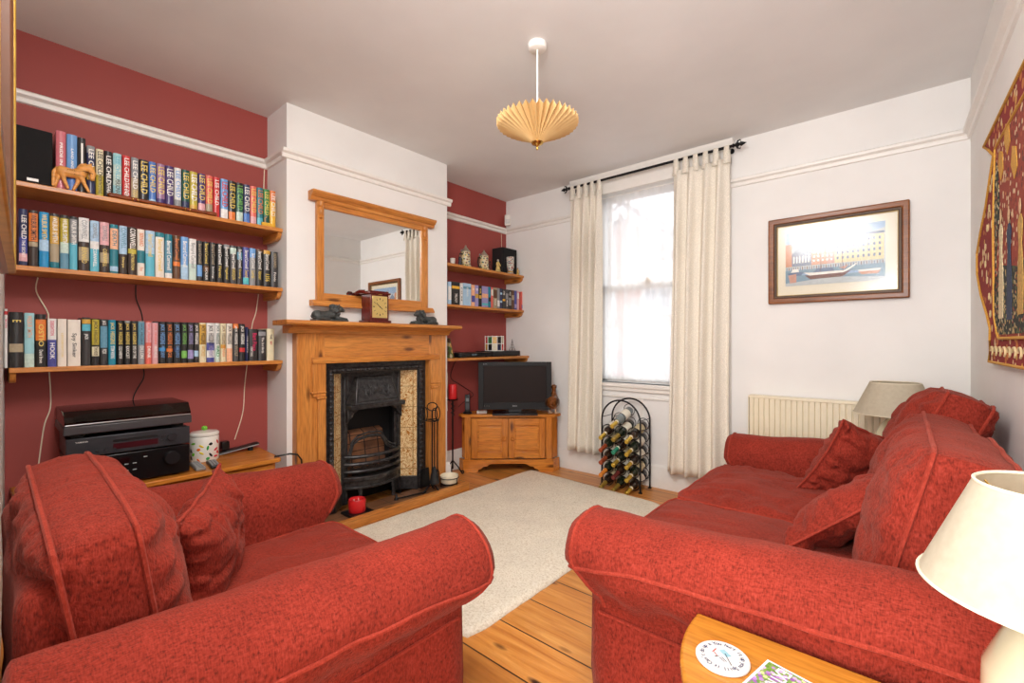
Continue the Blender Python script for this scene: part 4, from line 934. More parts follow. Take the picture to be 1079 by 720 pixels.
rows = [
 (4.2, 8.4, 0.25, 'white', 'thin tall white booklet with a red tip', [(0.9, 0.96, 'red')], [('BOXES', 0.75, 0.15, 0.5, 'magenta')]),
 (9.4, 24.8, 0.238, 'black', 'thick black green book with gold lettering', [(0.28, 0.43, 'tan')], [('E', 0.84, 0.04, 0.6, 'g')]),
 (25.6, 36.4, 0.236, 'pale aqua', 'pale aqua book with orange lettering', [(0, 0.25, 'mint')], [('WILBUR SMITH', 0.75, 0.4, 0.5, 'peach')]),
 (37.4, 48.8, 0.232, 'black', 'black book with red flames and gold title', [(0.5, 0.9, 'orange')], [('OSTIO', 0.6, 0.42, 0.5, 'g'), ('Daniel Brown', 0.2, 0.25, 0.35, 'w')]),
 (50, 59.8, 0.214, 'white', 'white topped book with a violet foot reading Hook', [(0, 0.56, 'violet')], [('HOOK', 0.33, 0.34, 0.55, 'w'), ('DEIGHTON', 0.8, 0.3, 0.4, 'magenta')]),
 (60.6, 70.6, 0.214, 'ivory', 'plain ivory book with faint gold lettering', [], [('LEN DEIGHTON', 0.45, 0.5, 0.25, 'g')]),
 (71.4, 85.2, 0.212, 'ivory', 'thick ivory book titled Spy Sinker', [], [('Spy Sinker', 0.45, 0.52, 0.42, 'k')]),
 (86.4, 95.8, 0.224, 'charcoal', 'charcoal book with a bright blue panel', [(0.72, 0.86, 'aqua'), (0.87, 0.96, 'gold')], [('JACK', 0.6, 0.12, 0.5, 'w')]),
 (96.8, 104.8, 0.22, 'black', 'black book with thick yellow blocks of lettering', [(0.44, 0.98, 'olive yellow'), (0.2, 0.4, 'cream')], [('JACK HIGGINS', 0.7, 0.5, 0.6, 'k'), ('THUNDER', 0.3, 0.18, 0.5, 'k')]),
 (105.6, 113.8, 0.218, 'charcoal', 'charcoal book with a grey teal picture', [(0.38, 0.85, 'grey blue')], [('JACK', 0.92, 0.1, 0.6, 'w'), ('FOX', 0.3, 0.1, 0.6, 'w')]),
 (114.4, 122.4, 0.216, 'bright teal', 'bright teal book with yellow lettering', [], JH('g') + [TT('STORM WARNING')]),
 (123.4, 130.4, 0.214, 'black', 'black book with yellow name and cream title', [], JH('g') + [TT('COLD HARBOUR')]),
 (131, 137.8, 0.214, 'black', 'black book with grey cap and yellow name', [(0.95, 1, 'grey')], JH('g') + [TT('EXOCET')]),
 (138.4, 144.8, 0.214, 'charcoal', 'charcoal book with yellow name and white title', [], JH('g') + [TT('EYE OF THE')]),
 (145.6, 152.8, 0.214, 'grey', 'grey book with a blue grey name', [(0.45, 0.97, 'grey blue')], JH('k', 0.3) + [TT('DILLON')]),
 (153.6, 160, 0.214, 'coral', 'coral red book with pale panel', [(0.5, 0.97, 'pale pink')], JH('coral', 0.4) + [TT('DRINK')]),
 (160.6, 167, 0.214, 'pale pink', 'pale pink book with rose lettering', [(0.97, 1, 'charcoal')], JH('coral', 0.4) + [TT('WHITE HOUSE')]),
 (167.6, 174.8, 0.214, 'black', 'black book with bright blue lettering', [(0.3, 0.38, 'bright blue')], JH('light blue', 0.75) + [TT('PRESIDENT', 'light blue')]),
 (175.4, 182.4, 0.214, 'black', 'black book with orange lettering', [(0.28, 0.36, 'orange')], JH('orange', 0.75) + [TT('EDGE', 'orange')]),
 (183, 190.8, 0.214, 'black', 'black book with sky blue lettering and navy band', [(0.3, 0.38, 'navy')], JH('light blue', 0.7) + [TT('DARK JUSTICE', 'light blue')]),
 (191.4, 197.4, 0.214, 'black', 'black book with lime green lettering', [(0.12, 0.3, 'lime')], JH('lime', 0.75)),
 (198, 204.2, 0.214, 'charcoal', 'charcoal book with lavender lettering', [(0.1, 0.32, 'lavender')], JH('lavender', 0.75)),
 (204.8, 209.8, 0.214, 'charcoal', 'charcoal book with icy white lettering', [(0.15, 0.3, 'pale blue')], JH('w', 0.75)),
 (210.4, 217.4, 0.214, 'cream', 'cream book with gold panel and black name', [(0.45, 0.96, 'gold')], JH('k', 0.7) + [TT('WICKED', 'gold')]),
 (218, 226.2, 0.214, 'white', 'white and blue book with black name', [(0.3, 0.5, 'violet'), (0, 0.12, 'violet')], JH('k', 0.7) + [TT('MIDNIGHT', 'lavender')]),
 (226.8, 232.2, 0.214, 'white', 'white book with green title', [(0, 0.35, 'mint')], JH('dark green', 0.75) + [TT('BAD', 'green')]),
 (232.8, 238.4, 0.214, 'cream', 'cream book with orange title', [(0.35, 0.45, 'gold')], JH('brown', 0.7) + [TT('ROUGH', 'orange')]),
 (239, 245.2, 0.214, 'ivory', 'ivory book with peach foot and black name', [(0, 0.35, 'peach')], JH('k', 0.75)),
 (245.8, 251.8, 0.214, 'dark grey', 'dark grey book with an orange cap', [(0.88, 1, 'orange')], JH('w', 0.5) + [TT('WOLF', 'tan')]),
 (252.4, 258.6, 0.214, 'black', 'black book with a red band', [(0.25, 0.36, 'red')], JH('w', 0.6)),
 (259.2, 262, 0.196, 'navy', 'thin dark blue booklet', [], [('THE STATE', 0.5, 0.5, 0.4, 'w')]),
 (262.8, 271.8, 0.186, 'black', 'black book with pink lettering', [(0.0, 1.0, 'charcoal')], [('Bart Piece', 0.6, 0.55, 0.5, 'magenta', 0.1), ('CREATURES', 0.3, 0.3, 0.25, 'w', -0.25)]),
 (272.6, 280.8, 0.184, 'charcoal', 'charcoal book with small white emblem', [(0.8, 0.93, 'grey')], [('The 3rd Birth', 0.5, 0.5, 0.3, 'w')]),
 (281.6, 289.2, 0.19, 'cream', 'plain cream book at the end with tiny red mark', [], [('THE', 0.75, 0.15, 0.3, 'k'), ('MAP', 0.55, 0.1, 0.3, 'r')]),
]
for p0, p1, h, c, look, pn, tx in rows: book(p0, p1, S3, h, c, look, pn, tx, G3, depth=0.15)
# film cases in the television corner
G4 = 'film cases on the corner shelf'; PL = -2.875
rows = [
 (472.2, 475.6, 0.19, 'pale blue', 'pale blue film case', [(0.2, 0.8, 'white')], []),
 (476.2, 484.6, 0.195, 'black', 'thick black box set with yellow emblem', [(0.7, 0.82, 'yellow')], [('TRILOGY', 0.3, 0.4, 0.3, 'w')]),
 (485, 487.8, 0.19, 'white', 'white film case with grey lettering', [], [('FILM', 0.5, 0.6, 0.5, 'grey')]),
 (488.3, 496.4, 0.195, 'pale blue', 'wide pale blue box set', [(0.75, 0.85, 'grey blue')], [('SERIES', 0.62, 0.4, 0.2, 'w')]),
 (497, 500.4, 0.19, 'peach', 'peach coloured film case', [(0.2, 0.5, 'violet')], [('A', 0.8, 0.1, 0.6, 'w')]),
 (500.8, 504.2, 0.19, 'lavender', 'lavender film case with gold patch', [(0.4, 0.6, 'gold')], [('B', 0.8, 0.1, 0.6, 'w')]),
 (504.6, 507.6, 0.19, 'black', 'black film case with gold lettering', [(0.4, 0.55, 'gold')], [('WAR', 0.75, 0.25, 0.6, 'g')]),
 (508, 514.4, 0.19, 'lavender', 'wide multicoloured box set with pink middle', [(0.45, 0.65, 'peach'), (0.1, 0.2, 'turquoise')], []),
 (514.8, 517.2, 0.19, 'bright teal', 'teal film case', [(0.3, 0.5, 'black')], []),
 (517.6, 519.6, 0.19, 'coral', 'slim coral film case', [(0.6, 0.9, 'ivory')], []),
 (520, 523.8, 0.19, 'tan', 'tan film case with dark title', [(0.5, 0.9, 'brown')], [('GOLD', 0.3, 0.3, 0.5, 'w')]),
 (524.2, 526.6, 0.19, 'grey', 'grey film case', [(0.1, 0.4, 'white')], []),
 (527, 529.2, 0.19, 'navy', 'navy film case with pale bands', [(0.3, 0.4, 'pale blue'), (0.7, 0.8, 'pale blue')], []),
 (529.6, 532.4, 0.188, 'charcoal', 'charcoal film case with yellow dot', [(0.4, 0.5, 'yellow')], [('STAR', 0.8, 0.2, 0.6, 'w')]),
 (532.8, 535.6, 0.188, 'dark grey', 'dark grey film case with white title', [(0.5, 0.8, 'grey')], [('MAN', 0.3, 0.3, 0.6, 'w')]),
 (536, 538.8, 0.188, 'black', 'black film case with white picture', [(0.2, 0.6, 'grey')], [('WALK', 0.8, 0.2, 0.6, 'w')]),
 (539.2, 541.8, 0.188, 'brown', 'brown film case', [(0.5, 0.75, 'tan')], []),
 (542.2, 544.6, 0.188, 'violet', 'violet film case', [(0.1, 0.3, 'lavender')], []),
 (545, 546.8, 0.186, 'pale pink', 'pale pink film case', [(0.6, 0.9, 'white')], []),
 (549.6, 551, 0.186, 'coral', 'slim orange red film case standing apart at the shelf end', [(0.1, 0.3, 'violet')], []),
]
for p0, p1, h, c, look, pn, tx in rows: book(p0, p1, A2, h, c, look, pn, tx, G4, depth=0.135, kind='film_case', plane=PL)
# one label per book: its looks, then its neighbours
PLACE = {G1: 'top alcove shelf', G2: 'middle alcove shelf', G3: 'lowest alcove shelf', G4: 'corner shelf above the television'}
for g in (G1, G2, G3, G4):
    L = [b_ for b_ in books if b_[3] == g]
    for i, (o, look, c, _) in enumerate(L):
        lab = look + ', ' + PLACE[g]
        pc = L[i - 1][2] if i else None; nc = L[i + 1][2] if i + 1 < len(L) else None
        if len(look.split()) <= 9 and pc and nc:
            l2 = '%s between %s and %s ones, %s' % (look, pc, nc, {G1: 'top shelf', G2: 'middle shelf', G3: 'lowest shelf', G4: 'corner shelf'}[g])
            if len(l2.split()) <= 16: lab = l2
        o['label'] = lab; o['category'] = 'film case' if g == G4 else 'book'
# ------------------------------------------------------------------ things on the shelves
def speaker(x0, x1, y0, y1, z0, h, label, badge):
    r = thing('loudspeaker', label, 'speaker', ((x0 + x1) / 2, (y0 + y1) / 2, z0))
    mk('cabinet', MB().box(x0, x1 - 0.012, y0, y1, z0, z0 + h), M['blackmatt'], r, bevel=0.003)
    mk('grille', MB().box(x1 - 0.012, x1, y0 + 0.002, y1 - 0.002, z0 + 0.002, z0 + h - 0.002), plain((22, 21, 22), 0.95, var=0.3, scale=400), r, bevel=0.003)
    if badge: mk('badge', MB().box(x1, x1 + 0.001, y0 + 0.035, y0 + 0.07, z0 + 0.012, z0 + 0.024), M['trim'], r, smooth=False)
speaker(-3.05, -2.868, 0.09, 0.205, S1, 0.245, 'black loudspeaker at the doorway end of the top alcove shelf', True)
speaker(-3.07, -2.925, 3.27, 3.475, A1, 0.262, 'black loudspeaker standing behind the tall painted glass in the television corner', False)

# carved horse, facing along the shelf
hw = pine('carved_limewood', (244, 178, 96), (222, 148, 70), 'Y', 0.4, knots=False)
hr = thing('carved_horse', 'small carved orange wooden horse on the top alcove shelf', 'ornament', (-2.862, 0.27, S1))
H = lambda y, z, x=0.0: (-2.860 + x, 0.205 + y, S1 + z)
b = MB()
b.limb([H(0.028, 0.080), H(0.06, 0.078), H(0.088, 0.084)], [0.023, 0.021, 0.023])
b.limb([H(0.085, 0.092), H(0.10, 0.112), H(0.118, 0.118)], [0.019, 0.017, 0.014])
b.limb([H(0.116, 0.118), H(0.130, 0.096), H(0.128, 0.070)], [0.017, 0.013, 0.009])
b.limb([H(0.028, 0.075, 0.008), H(0.034, 0.04, 0.008), H(0.046, 0.008, 0.008)], [0.013, 0.008, 0.0065])
b.limb([H(0.022, 0.075, -0.008), H(0.012, 0.04, -0.008), H(0.004, 0.008, -0.008)], [0.013, 0.009, 0.0075])
b.limb([H(0.09, 0.07, 0.008), H(0.10, 0.04, 0.008), H(0.115, 0.008, 0.008)], [0.012, 0.008, 0.0065])
b.limb([H(0.086, 0.07, -0.008), H(0.078, 0.038, -0.008), H(0.066, 0.008, -0.008)], [0.012, 0.008, 0.0065])
for d in (-1, 1): b.limb([H(0.115, 0.13, d * 0.005), H(0.125, 0.138, d * 0.006)], [0.004, 0.003])
mk('body', b, hw, hr, voxel=0.0028)
mk('tail', MB().limb([H(0.012, 0.088), H(0.002, 0.07), H(0.0, 0.01)], [0.008, 0.009, 0.007]), hw, hr, voxel=0.003)
mk('mane', MB().tube([H(0.078, 0.108), H(0.092, 0.126), H(0.108, 0.134)], [0.004, 0.006, 0.004], 8), hw, hr)
b = MB()
for k in range(12):
    for q in range(3):
        b.obox(H(0.028 + k * 0.0055, 0.088 - q * 0.007 - abs(k - 5) * 0.0004, 0.0185 - q * 0.0004), 0.002, 0.0022, 0.0045, rx=0.7)
mk('saddle_pattern', b, plain((80, 44, 20), 0.7), hr, smooth=False)
mk('bridle', MB().tube([H(0.092, 0.094, 0.018), H(0.112, 0.094, 0.014), H(0.13, 0.092, 0.011)], 0.0018, 6), plain((80, 44, 20), 0.7), hr)

pk = thing('wooden_baton', 'long dark turned wooden stick with brass rings lying before the top shelf books', 'baton', (-2.86, 0.61, S1))
b = MB().lathe((-2.858, 0, S1 + 0.012), [(0.004, 0.385), (0.012, 0.392), (0.0118, 0.43), (0.0105, 0.45), (0.009, 0.48), (0.0085, 0.62), (0.0085, 0.66), (0.009, 0.70), (0.009, 0.78), (0.0118, 0.81), (0.0118, 0.832), (0.005, 0.84)], 16, 'Y')
mk('stick', b, plain((128, 62, 30), 0.18, var=0.25, coat=0.5), pk)
for y in (0.475, 0.495, 0.69, 0.71): mk('ring', MB().lathe((-2.858, y, S1 + 0.012), [(0.008, 0), (0.0095, 0.002), (0.0095, 0.006), (0.008, 0.008)], 14, 'Y'), M['brass'], pk)
for y in (0.485, 0.70): mk('rest', MB().obox((-2.858, y, S1 + 0.003), 0.03, 0.008, 0.006), M['mahog'], pk, bevel=0.001)
og = thing('gold_ornament', 'tiny yellow box with a figure at the chimney end of the top shelf', 'ornament', (-2.862, 1.10, S1))
mk('box', MB().box(-2.871, -2.853, 1.07, 1.135, S1, S1 + 0.02), plain((222, 170, 52), 0.4), og, bevel=0.002)
mk('figure', MB().limb([(-2.862, 1.09, S1 + 0.022), (-2.862, 1.088, S1 + 0.045), (-2.862, 1.10, S1 + 0.055)], [0.005, 0.004, 0.003]), plain((170, 140, 100), 0.5), og, voxel=0.0015)

# steins, glasses and figures
def stein_paint(k): return speckle('stein_painting_%d' % k, (214, 200, 164), [(120, 70, 50), (214, 200, 164), (60, 90, 120), (226, 196, 110), (90, 110, 70)], 60, 0.45, 0.3, 0.3)
SPT = [stein_paint(0), stein_paint(1), speckle('pale_stein', (206, 200, 186), [(150, 60, 60), (206, 200, 186), (80, 96, 110)], 70, 0.4, 0.3)]
pewter = plain((150, 150, 150), 0.3, 0.8)
def stein(x, y, r, h, paint, label, lid='cone'):
    t = thing('beer_stein', label, 'beer stein', (x, y, A1), 0, 'steins on the corner shelf')
    mk('body', MB().lathe((x, y, A1), [(r * 1.05, 0), (r * 1.12, h * 0.04), (r * 1.05, h * 0.1), (r, h * 0.16), (r * 0.95, h * 0.5), (r * 0.88, h * 0.82), (r * 0.95, h * 0.9), (r * 0.9, h)], 32), paint, t)
    mk('band', MB().lathe((x, y, A1), [(r * 1.0, h * 0.13), (r * 1.04, h * 0.15), (r * 1.0, h * 0.17)], 32), M['gilt'], t)
    if lid == 'cone': pr = [(r * 0.95, h), (r * 0.98, h * 1.03), (r * 0.8, h * 1.1), (r * 0.45, h * 1.24), (r * 0.16, h * 1.36), (r * 0.2, h * 1.4), (r * 0.05, h * 1.46)]
    else: pr = [(r * 0.95, h), (r * 1.0, h * 1.03), (r * 0.9, h * 1.08), (r * 0.55, h * 1.14), (r * 0.2, h * 1.2), (r * 0.16, h * 1.28), (r * 0.22, h * 1.33), (r * 0.04, h * 1.42)]
    mk('lid', MB().lathe((x, y, A1), pr, 28), pewter if lid != 'cone' else plain((176, 168, 150), 0.35, 0.5), t)
    s = -1 if lid == 'cone' else 1
    hp = [(x, y + s * r * 0.85, A1 + h * 0.85), (x, y + s * r * 1.5, A1 + h * 0.85), (x, y + s * r * 1.7, A1 + h * 0.55), (x, y + s * r * 1.45, A1 + h * 0.22), (x, y + s * r * 0.95, A1 + h * 0.2)]
    mk('handle', MB().tube(hp, r * 0.16, 8), plain((56, 42, 36), 0.4), t)
    mk('thumb_rest', MB().ball((x, y + s * r * 1.15, A1 + h * 1.06), (r * 0.12, r * 0.2, r * 0.25), 8, 6), pewter, t)
stein(-2.925, 2.775, 0.044, 0.135, SPT[0], 'tall painted beer stein with a pointed pale lid')
stein(-2.925, 3.005, 0.046, 0.130, SPT[1], 'painted beer stein with a dark stepped pewter lid')
stein(-2.94, 2.50, 0.030, 0.17, SPT[2], 'tall pale stein half hidden behind the chimney breast corner', 'x')
tg = thing('painted_glass', 'tall cylindrical painted glass standing in front of the black loudspeaker', 'glass', (-2.90, 3.345, A1))
mk('cup', MB().lathe((-2.90, 3.345, A1), [(0.03, 0), (0.036, 0.006), (0.024, 0.02), (0.026, 0.04), (0.036, 0.07), (0.038, 0.165), (0.036, 0.168), (0.034, 0.12), (0.001, 0.06)], 32), SPT[2], tg)
mk('foot_ring', MB().lathe((-2.90, 3.345, A1), [(0.028, 0.018), (0.030, 0.024), (0.028, 0.03)], 24), M['gilt'], tg)
g_ = thing('small_tumbler', 'small pale tumbler between the chimney breast and the steins', 'glass', (-2.90, 2.60, A1))
mk('cup', MB().lathe((-2.90, 2.60, A1), [(0.017, 0), (0.019, 0.003), (0.023, 0.052), (0.0215, 0.053), (0.018, 0.008), (0.001, 0.006)], 24), plain((214, 208, 200), 0.15), g_)
def figure(x, y, z, h, robe, skin, label, name='figurine', arms=True):
    t = thing(name, label, 'figurine', (x, y, z), 0, 'small figures on the corner shelf')
    b = MB().lathe((x, y, z), [(h * 0.22, 0), (h * 0.23, h * 0.05), (h * 0.17, h * 0.3), (h * 0.12, h * 0.5), (h * 0.14, h * 0.68), (h * 0.10, h * 0.76), (h * 0.04, h * 0.8)], 20, sx=0.8)
    mk('robe', b, robe, t)
    mk('head', MB().ball((x, y, z + h * 0.88), (h * 0.08, h * 0.08, h * 0.10), 12, 8).lathe((x, y, z), [(h * 0.035, h * 0.76), (h * 0.035, h * 0.82)], 10), skin, t)
    for s in (-1, 1): mk('arm', MB().limb([(x, y + s * h * 0.13, z + h * 0.7), (x + h * 0.05, y + s * h * 0.2, z + h * 0.52), (x + h * 0.14, y + s * h * 0.06, z + h * 0.5)], [h * 0.05, h * 0.045, h * 0.035]), robe, t, voxel=h * 0.02)
    mk('base', MB().lathe((x, y, z), [(h * 0.25, -0.0), (h * 0.25, h * 0.035)], 20), plain((120, 100, 60), 0.5), t)
figure(-2.91, 3.18, A1, 0.13, plain((206, 180, 110), 0.5, var=0.4, scale=60), plain((196, 190, 176), 0.5), 'cream and gold robed figurine between the stein and the tall glass')
figure(-2.93, 3.09, A1, 0.105, plain((96, 40, 34), 0.5, var=0.4, scale=60), plain((40, 34, 34), 0.5), 'small dark red figurine tucked beside the pewter lidded stein')
figure(-2.905, 2.69, A1, 0.10, plain((50, 50, 56), 0.5), plain((160, 130, 100), 0.5), 'small dark figurine beside the pointed lid stein')
figure(-2.875, 3.43, A1, 0.075, plain((200, 160, 84), 0.5, var=0.5, scale=80), plain((190, 120, 70), 0.5), 'tiny golden pointed figurine at the shelf end by the loudspeaker')

# third corner shelf: leaning plate, disc player, coloured lantern, second box, tower
lp = thing('leaning_card', 'green and gold decorated card leaning against the chimney breast side', 'card', (-2.88, 2.53, A3))
mk('card', MB().obox((-2.90, 2.515, A3 + 0.083), 0.16, 0.008, 0.165, rx=math.radians(14)), speckle('card_print', (96, 120, 70), [(214, 200, 170), (90, 60, 40), (96, 120, 70), (206, 160, 90)], 28, 0.5, 0.5), lp, bevel=0.001)
mk('card_border', MB().obox((-2.90, 2.520, A3 + 0.083), 0.17, 0.004, 0.172, rx=math.radians(14)), M['darkwood'], lp, bevel=0.001)
dp = thing('disc_player', 'slim black disc player on the shelf above the television', 'disc player', (-2.93, 2.76, A3))
mk('case', MB().box(-3.06, -2.815, 2.60, 2.99, A3 + 0.006, A3 + 0.042), M['black'], dp, bevel=0.003)
mk('front_panel', MB().box(-2.815, -2.811, 2.602, 2.988, A3 + 0.008, A3 + 0.04), M['blackfascia'], dp, bevel=0.001)
mk('display', MB().box(-2.811, -2.8102, 2.74, 2.80, A3 + 0.018, A3 + 0.03), plain((90, 110, 120), 0.2), dp, smooth=False)
for y in (2.63, 2.96): mk('foot', MB().lathe((-2.85, y, A3), [(0.012, 0), (0.012, 0.007)], 12), M['blackmatt'], dp)
d2 = thing('digital_box', 'black set top box under the coloured glass lantern', 'set top box', (-2.92, 3.2, A3))
mk('case', MB().box(-3.05, -2.82, 3.02, 3.40, A3 + 0.004, A3 + 0.05), plain((34, 30, 30), 0.35), d2, bevel=0.004)
mk('front_panel', MB().box(-2.82, -2.817, 3.025, 3.395, A3 + 0.008, A3 + 0.046), M['black'], d2, bevel=0.001)
mk('foot', MB().box(-3.04, -2.84, 3.04, 3.38, A3, A3 + 0.004), M['blackmatt'], d2)
ln = thing('glass_lantern', 'octagonal tealight lantern of coloured glass panels in white frames', 'lantern', (-2.91, 3.14, A3 + 0.05))
LCx, LCy, Lz, LR = -2.91, 3.13, A3 + 0.05, 0.088
fr = MB()
for k in range(12):
    a = 2 * PI * k / 12; fr.tube([(LCx + LR * math.cos(a), LCy + LR * math.sin(a), Lz), (LCx + LR * math.cos(a), LCy + LR * math.sin(a), Lz + 0.142)], 0.0035, 6)
for z in (0.004, 0.068, 0.135): fr.tube([(LCx + LR * math.cos(2 * PI * k / 12), LCy + LR * math.sin(2 * PI * k / 12), Lz + z) for k in range(12)], 0.0032, 6, closed=True)
mk('frame', fr, M['trim'], ln)
pc = [(190, 40, 40), (24, 30, 60), (200, 190, 160), (30, 30, 30), (196, 150, 60), (60, 110, 70)]
for k in range(12):
    a0, a1 = 2 * PI * k / 12 + 0.03, 2 * PI * (k + 1) / 12 - 0.03
    for z0, z1, s in ((0.008, 0.064, 0), (0.072, 0.131, 2)):
        q = MB(); rr = LR * 0.985
        A = [(LCx + rr * math.cos(t), LCy + rr * math.sin(t)) for t in (a0, a1)]; Bq = [(LCx + rr * 0.97 * math.cos(t), LCy + rr * 0.97 * math.sin(t)) for t in (a1, a0)]
        q.prism(A + Bq, Lz + z0, Lz + z1, 'Z'); mk('glass_panel', q, plain(pc[(k * 5 + s) % 6], 0.15, var=0.1), ln, smooth=False)
mk('base_plate', MB().lathe((LCx, LCy, Lz), [(LR * 0.96, 0), (LR * 0.96, 0.003)], 12), M['trim'], ln)
tw = thing('tower_model', 'tiny metal lattice tower model on the set top box', 'ornament', (-2.87, 3.34, A3 + 0.05))
b = MB(); tx, ty, tz = -2.87, 3.34, A3 + 0.05
for sx in (-1, 1):
    for sy in (-1, 1): b.tube([(tx + sx * 0.022, ty + sy * 0.022, tz), (tx + sx * 0.013, ty + sy * 0.013, tz + 0.03), (tx + sx * 0.006, ty + sy * 0.006, tz + 0.07), (tx, ty, tz + 0.115)], [0.004, 0.003, 0.0025, 0.0015], 6)
for h_, s in ((0.03, 0.015), (0.055, 0.010), (0.085, 0.006)): b.box(tx - s, tx + s, ty - s, ty + s, tz + h_, tz + h_ + 0.004)
mk('lattice', b, pewter, tw); mk('base', MB().box(tx - 0.026, tx + 0.026, ty - 0.026, ty + 0.026, tz, tz + 0.004), pewter, tw)

# ------------------------------------------------------------------ bench with hi-fi
BZ = 0.49
bn = thing('pine_bench', 'low varnished pine cabinet carrying the record player and amplifiers', 'cabinet', (-2.89, 0.61, 0))
mk('top', MB().prism([(W + 0.002, 0.08), (-2.715, 0.095), (-2.70, 0.11), (-2.70, 1.105), (-2.715, 1.12), (W + 0.002, 1.14)], BZ - 0.024, BZ, 'Z'), M['bench'], bn, bevel=0.005)
mk('carcass', MB().box(W + 0.025, -2.745, 0.10, 1.10, 0.06, BZ - 0.024), M['bench'], bn, smooth=False)
mk('plinth', MB().box(W + 0.03, -2.76, 0.12, 1.08, 0.0, 0.06), M['bench'], bn, smooth=False)
for y0, y1 in ((0.115, 0.595), (0.605, 1.085)):
    d = mk('door', MB().box(-2.745, -2.725, y0, y1, 0.075, BZ - 0.035), M['bench'], bn, bevel=0.004)
    mk('door_panel', MB().box(-2.725, -2.719, y0 + 0.07, y1 - 0.07, 0.14, BZ - 0.10), M['bench'], d, bevel=0.005)
    mk('knob', MB().lathe((-2.725, y0 + 0.04 if y0 > 0.5 else y1 - 0.04, 0.30), [(0.006, 0), (0.006, 0.01), (0.014, 0.018), (0.010, 0.026)], 14, 'X'), M['bench'], d)

def knob(x, y, z, r, l, mat, parent, name='knob'):
    return mk(name, MB().lathe((x, y, z), [(r, 0), (r, l * 0.8), (r * 0.92, l)], 28, 'X'), mat, parent)
rc = thing('av_receiver', 'black receiver with a large volume knob, bottom of the hi-fi stack', 'amplifier', (-2.88, 0.455, BZ))
RX = -2.742; RY0, RY1 = 0.235, 0.685
mk('case', MB().box(-3.05, RX - 0.012, RY0 + 0.005, RY1 - 0.005, BZ + 0.012, BZ + 0.142), M['black'], rc, bevel=0.003)
mk('front_panel', MB().box(RX - 0.012, RX, RY0, RY1, BZ + 0.010, BZ + 0.146), M['blackfascia'], rc, bevel=0.003)
for y in (RY0 + 0.05, RY1 - 0.05): mk('foot', MB().lathe((RX - 0.05, y, BZ), [(0.018, 0), (0.02, 0.012)], 18), M['blackmatt'], rc)
for y in (RY0 + 0.05, RY1 - 0.05): mk('foot', MB().lathe((-3.01, y, BZ), [(0.018, 0), (0.02, 0.012)], 18), M['blackmatt'], rc)
knob(RX, RY1 - 0.075, BZ + 0.092, 0.032, 0.02, plain((46, 44, 46), 0.25, 0.5), rc, 'volume_knob')
knob(RX, RY0 + 0.06, BZ + 0.092, 0.018, 0.016, plain((46, 44, 46), 0.25, 0.5), rc, 'selector_knob')
for k in range(7):
    yk = 0.40 + (k % 3) * 0.03 if k < 6 else 0.50; zk = BZ + (0.062, 0.092, 0.115)[k // 3]
    mk('button', MB().box(RX, RX + 0.002, yk, yk + 0.014, zk, zk + 0.0035), plain((170, 170, 168), 0.4), rc, smooth=False)
mk('display', MB().box(RX, RX + 0.001, 0.34, 0.45, BZ + 0.10, BZ + 0.125), plain((30, 12, 14), 0.1), rc, smooth=False)
cp = thing('cd_player', 'dark grey disc player with a slot drawer, middle of the hi-fi stack', 'cd player', (-2.88, 0.455, BZ + 0.148))
Z1 = BZ + 0.148
mk('case', MB().box(-3.04, RX - 0.012, RY0 + 0.003, RY1 - 0.003, Z1 + 0.006, Z1 + 0.088), M['greyfascia'], cp, bevel=0.003)
mk('front_panel', MB().box(RX - 0.012, RX, RY0, RY1, Z1 + 0.004, Z1 + 0.09), M['greyfascia'], cp, bevel=0.004)
for y in (RY0 + 0.05, RY1 - 0.05): mk('foot', MB().lathe((RX - 0.05, y, Z1 - 0.002), [(0.018, 0), (0.018, 0.008)], 16), M['blackmatt'], cp)
mk('disc_tray', MB().box(RX, RX + 0.002, 0.39, 0.555, Z1 + 0.056, Z1 + 0.068), M['black'], cp, bevel=0.001)
mk('display', MB().box(RX, RX + 0.0015, 0.39, 0.555, Z1 + 0.022, Z1 + 0.048), plain((64, 22, 28), 0.1), cp, smooth=False)
knob(RX, RY1 - 0.075, Z1 + 0.046, 0.020, 0.016, plain((70, 70, 74), 0.25, 0.6), cp, 'dial')
for k in range(3): knob(RX, RY0 + 0.16 - 0.03 * k - 0.0, Z1 + 0.025, 0.005, 0.004, plain((40, 40, 42), 0.3), cp, 'button')
for k in range(4): mk('button', MB().box(RX, RX + 0.003, 0.566 + (k % 2) * 0.016, 0.577 + (k % 2) * 0.016, Z1 + 0.03 + 0.02 * (k // 2), Z1 + 0.038 + 0.02 * (k // 2)), plain((40, 40, 42), 0.3), cp)
FA = cols((0, 1, 0), (0, 0, 1), (1, 0, 0), (RX + 0.0006, 0.285, Z1 + 0.072))
mk('maker_lettering', fit_text(MB(), 'YAMAHA', 0.042, 0.006, FA), M['letter_w'], cp, smooth=False)
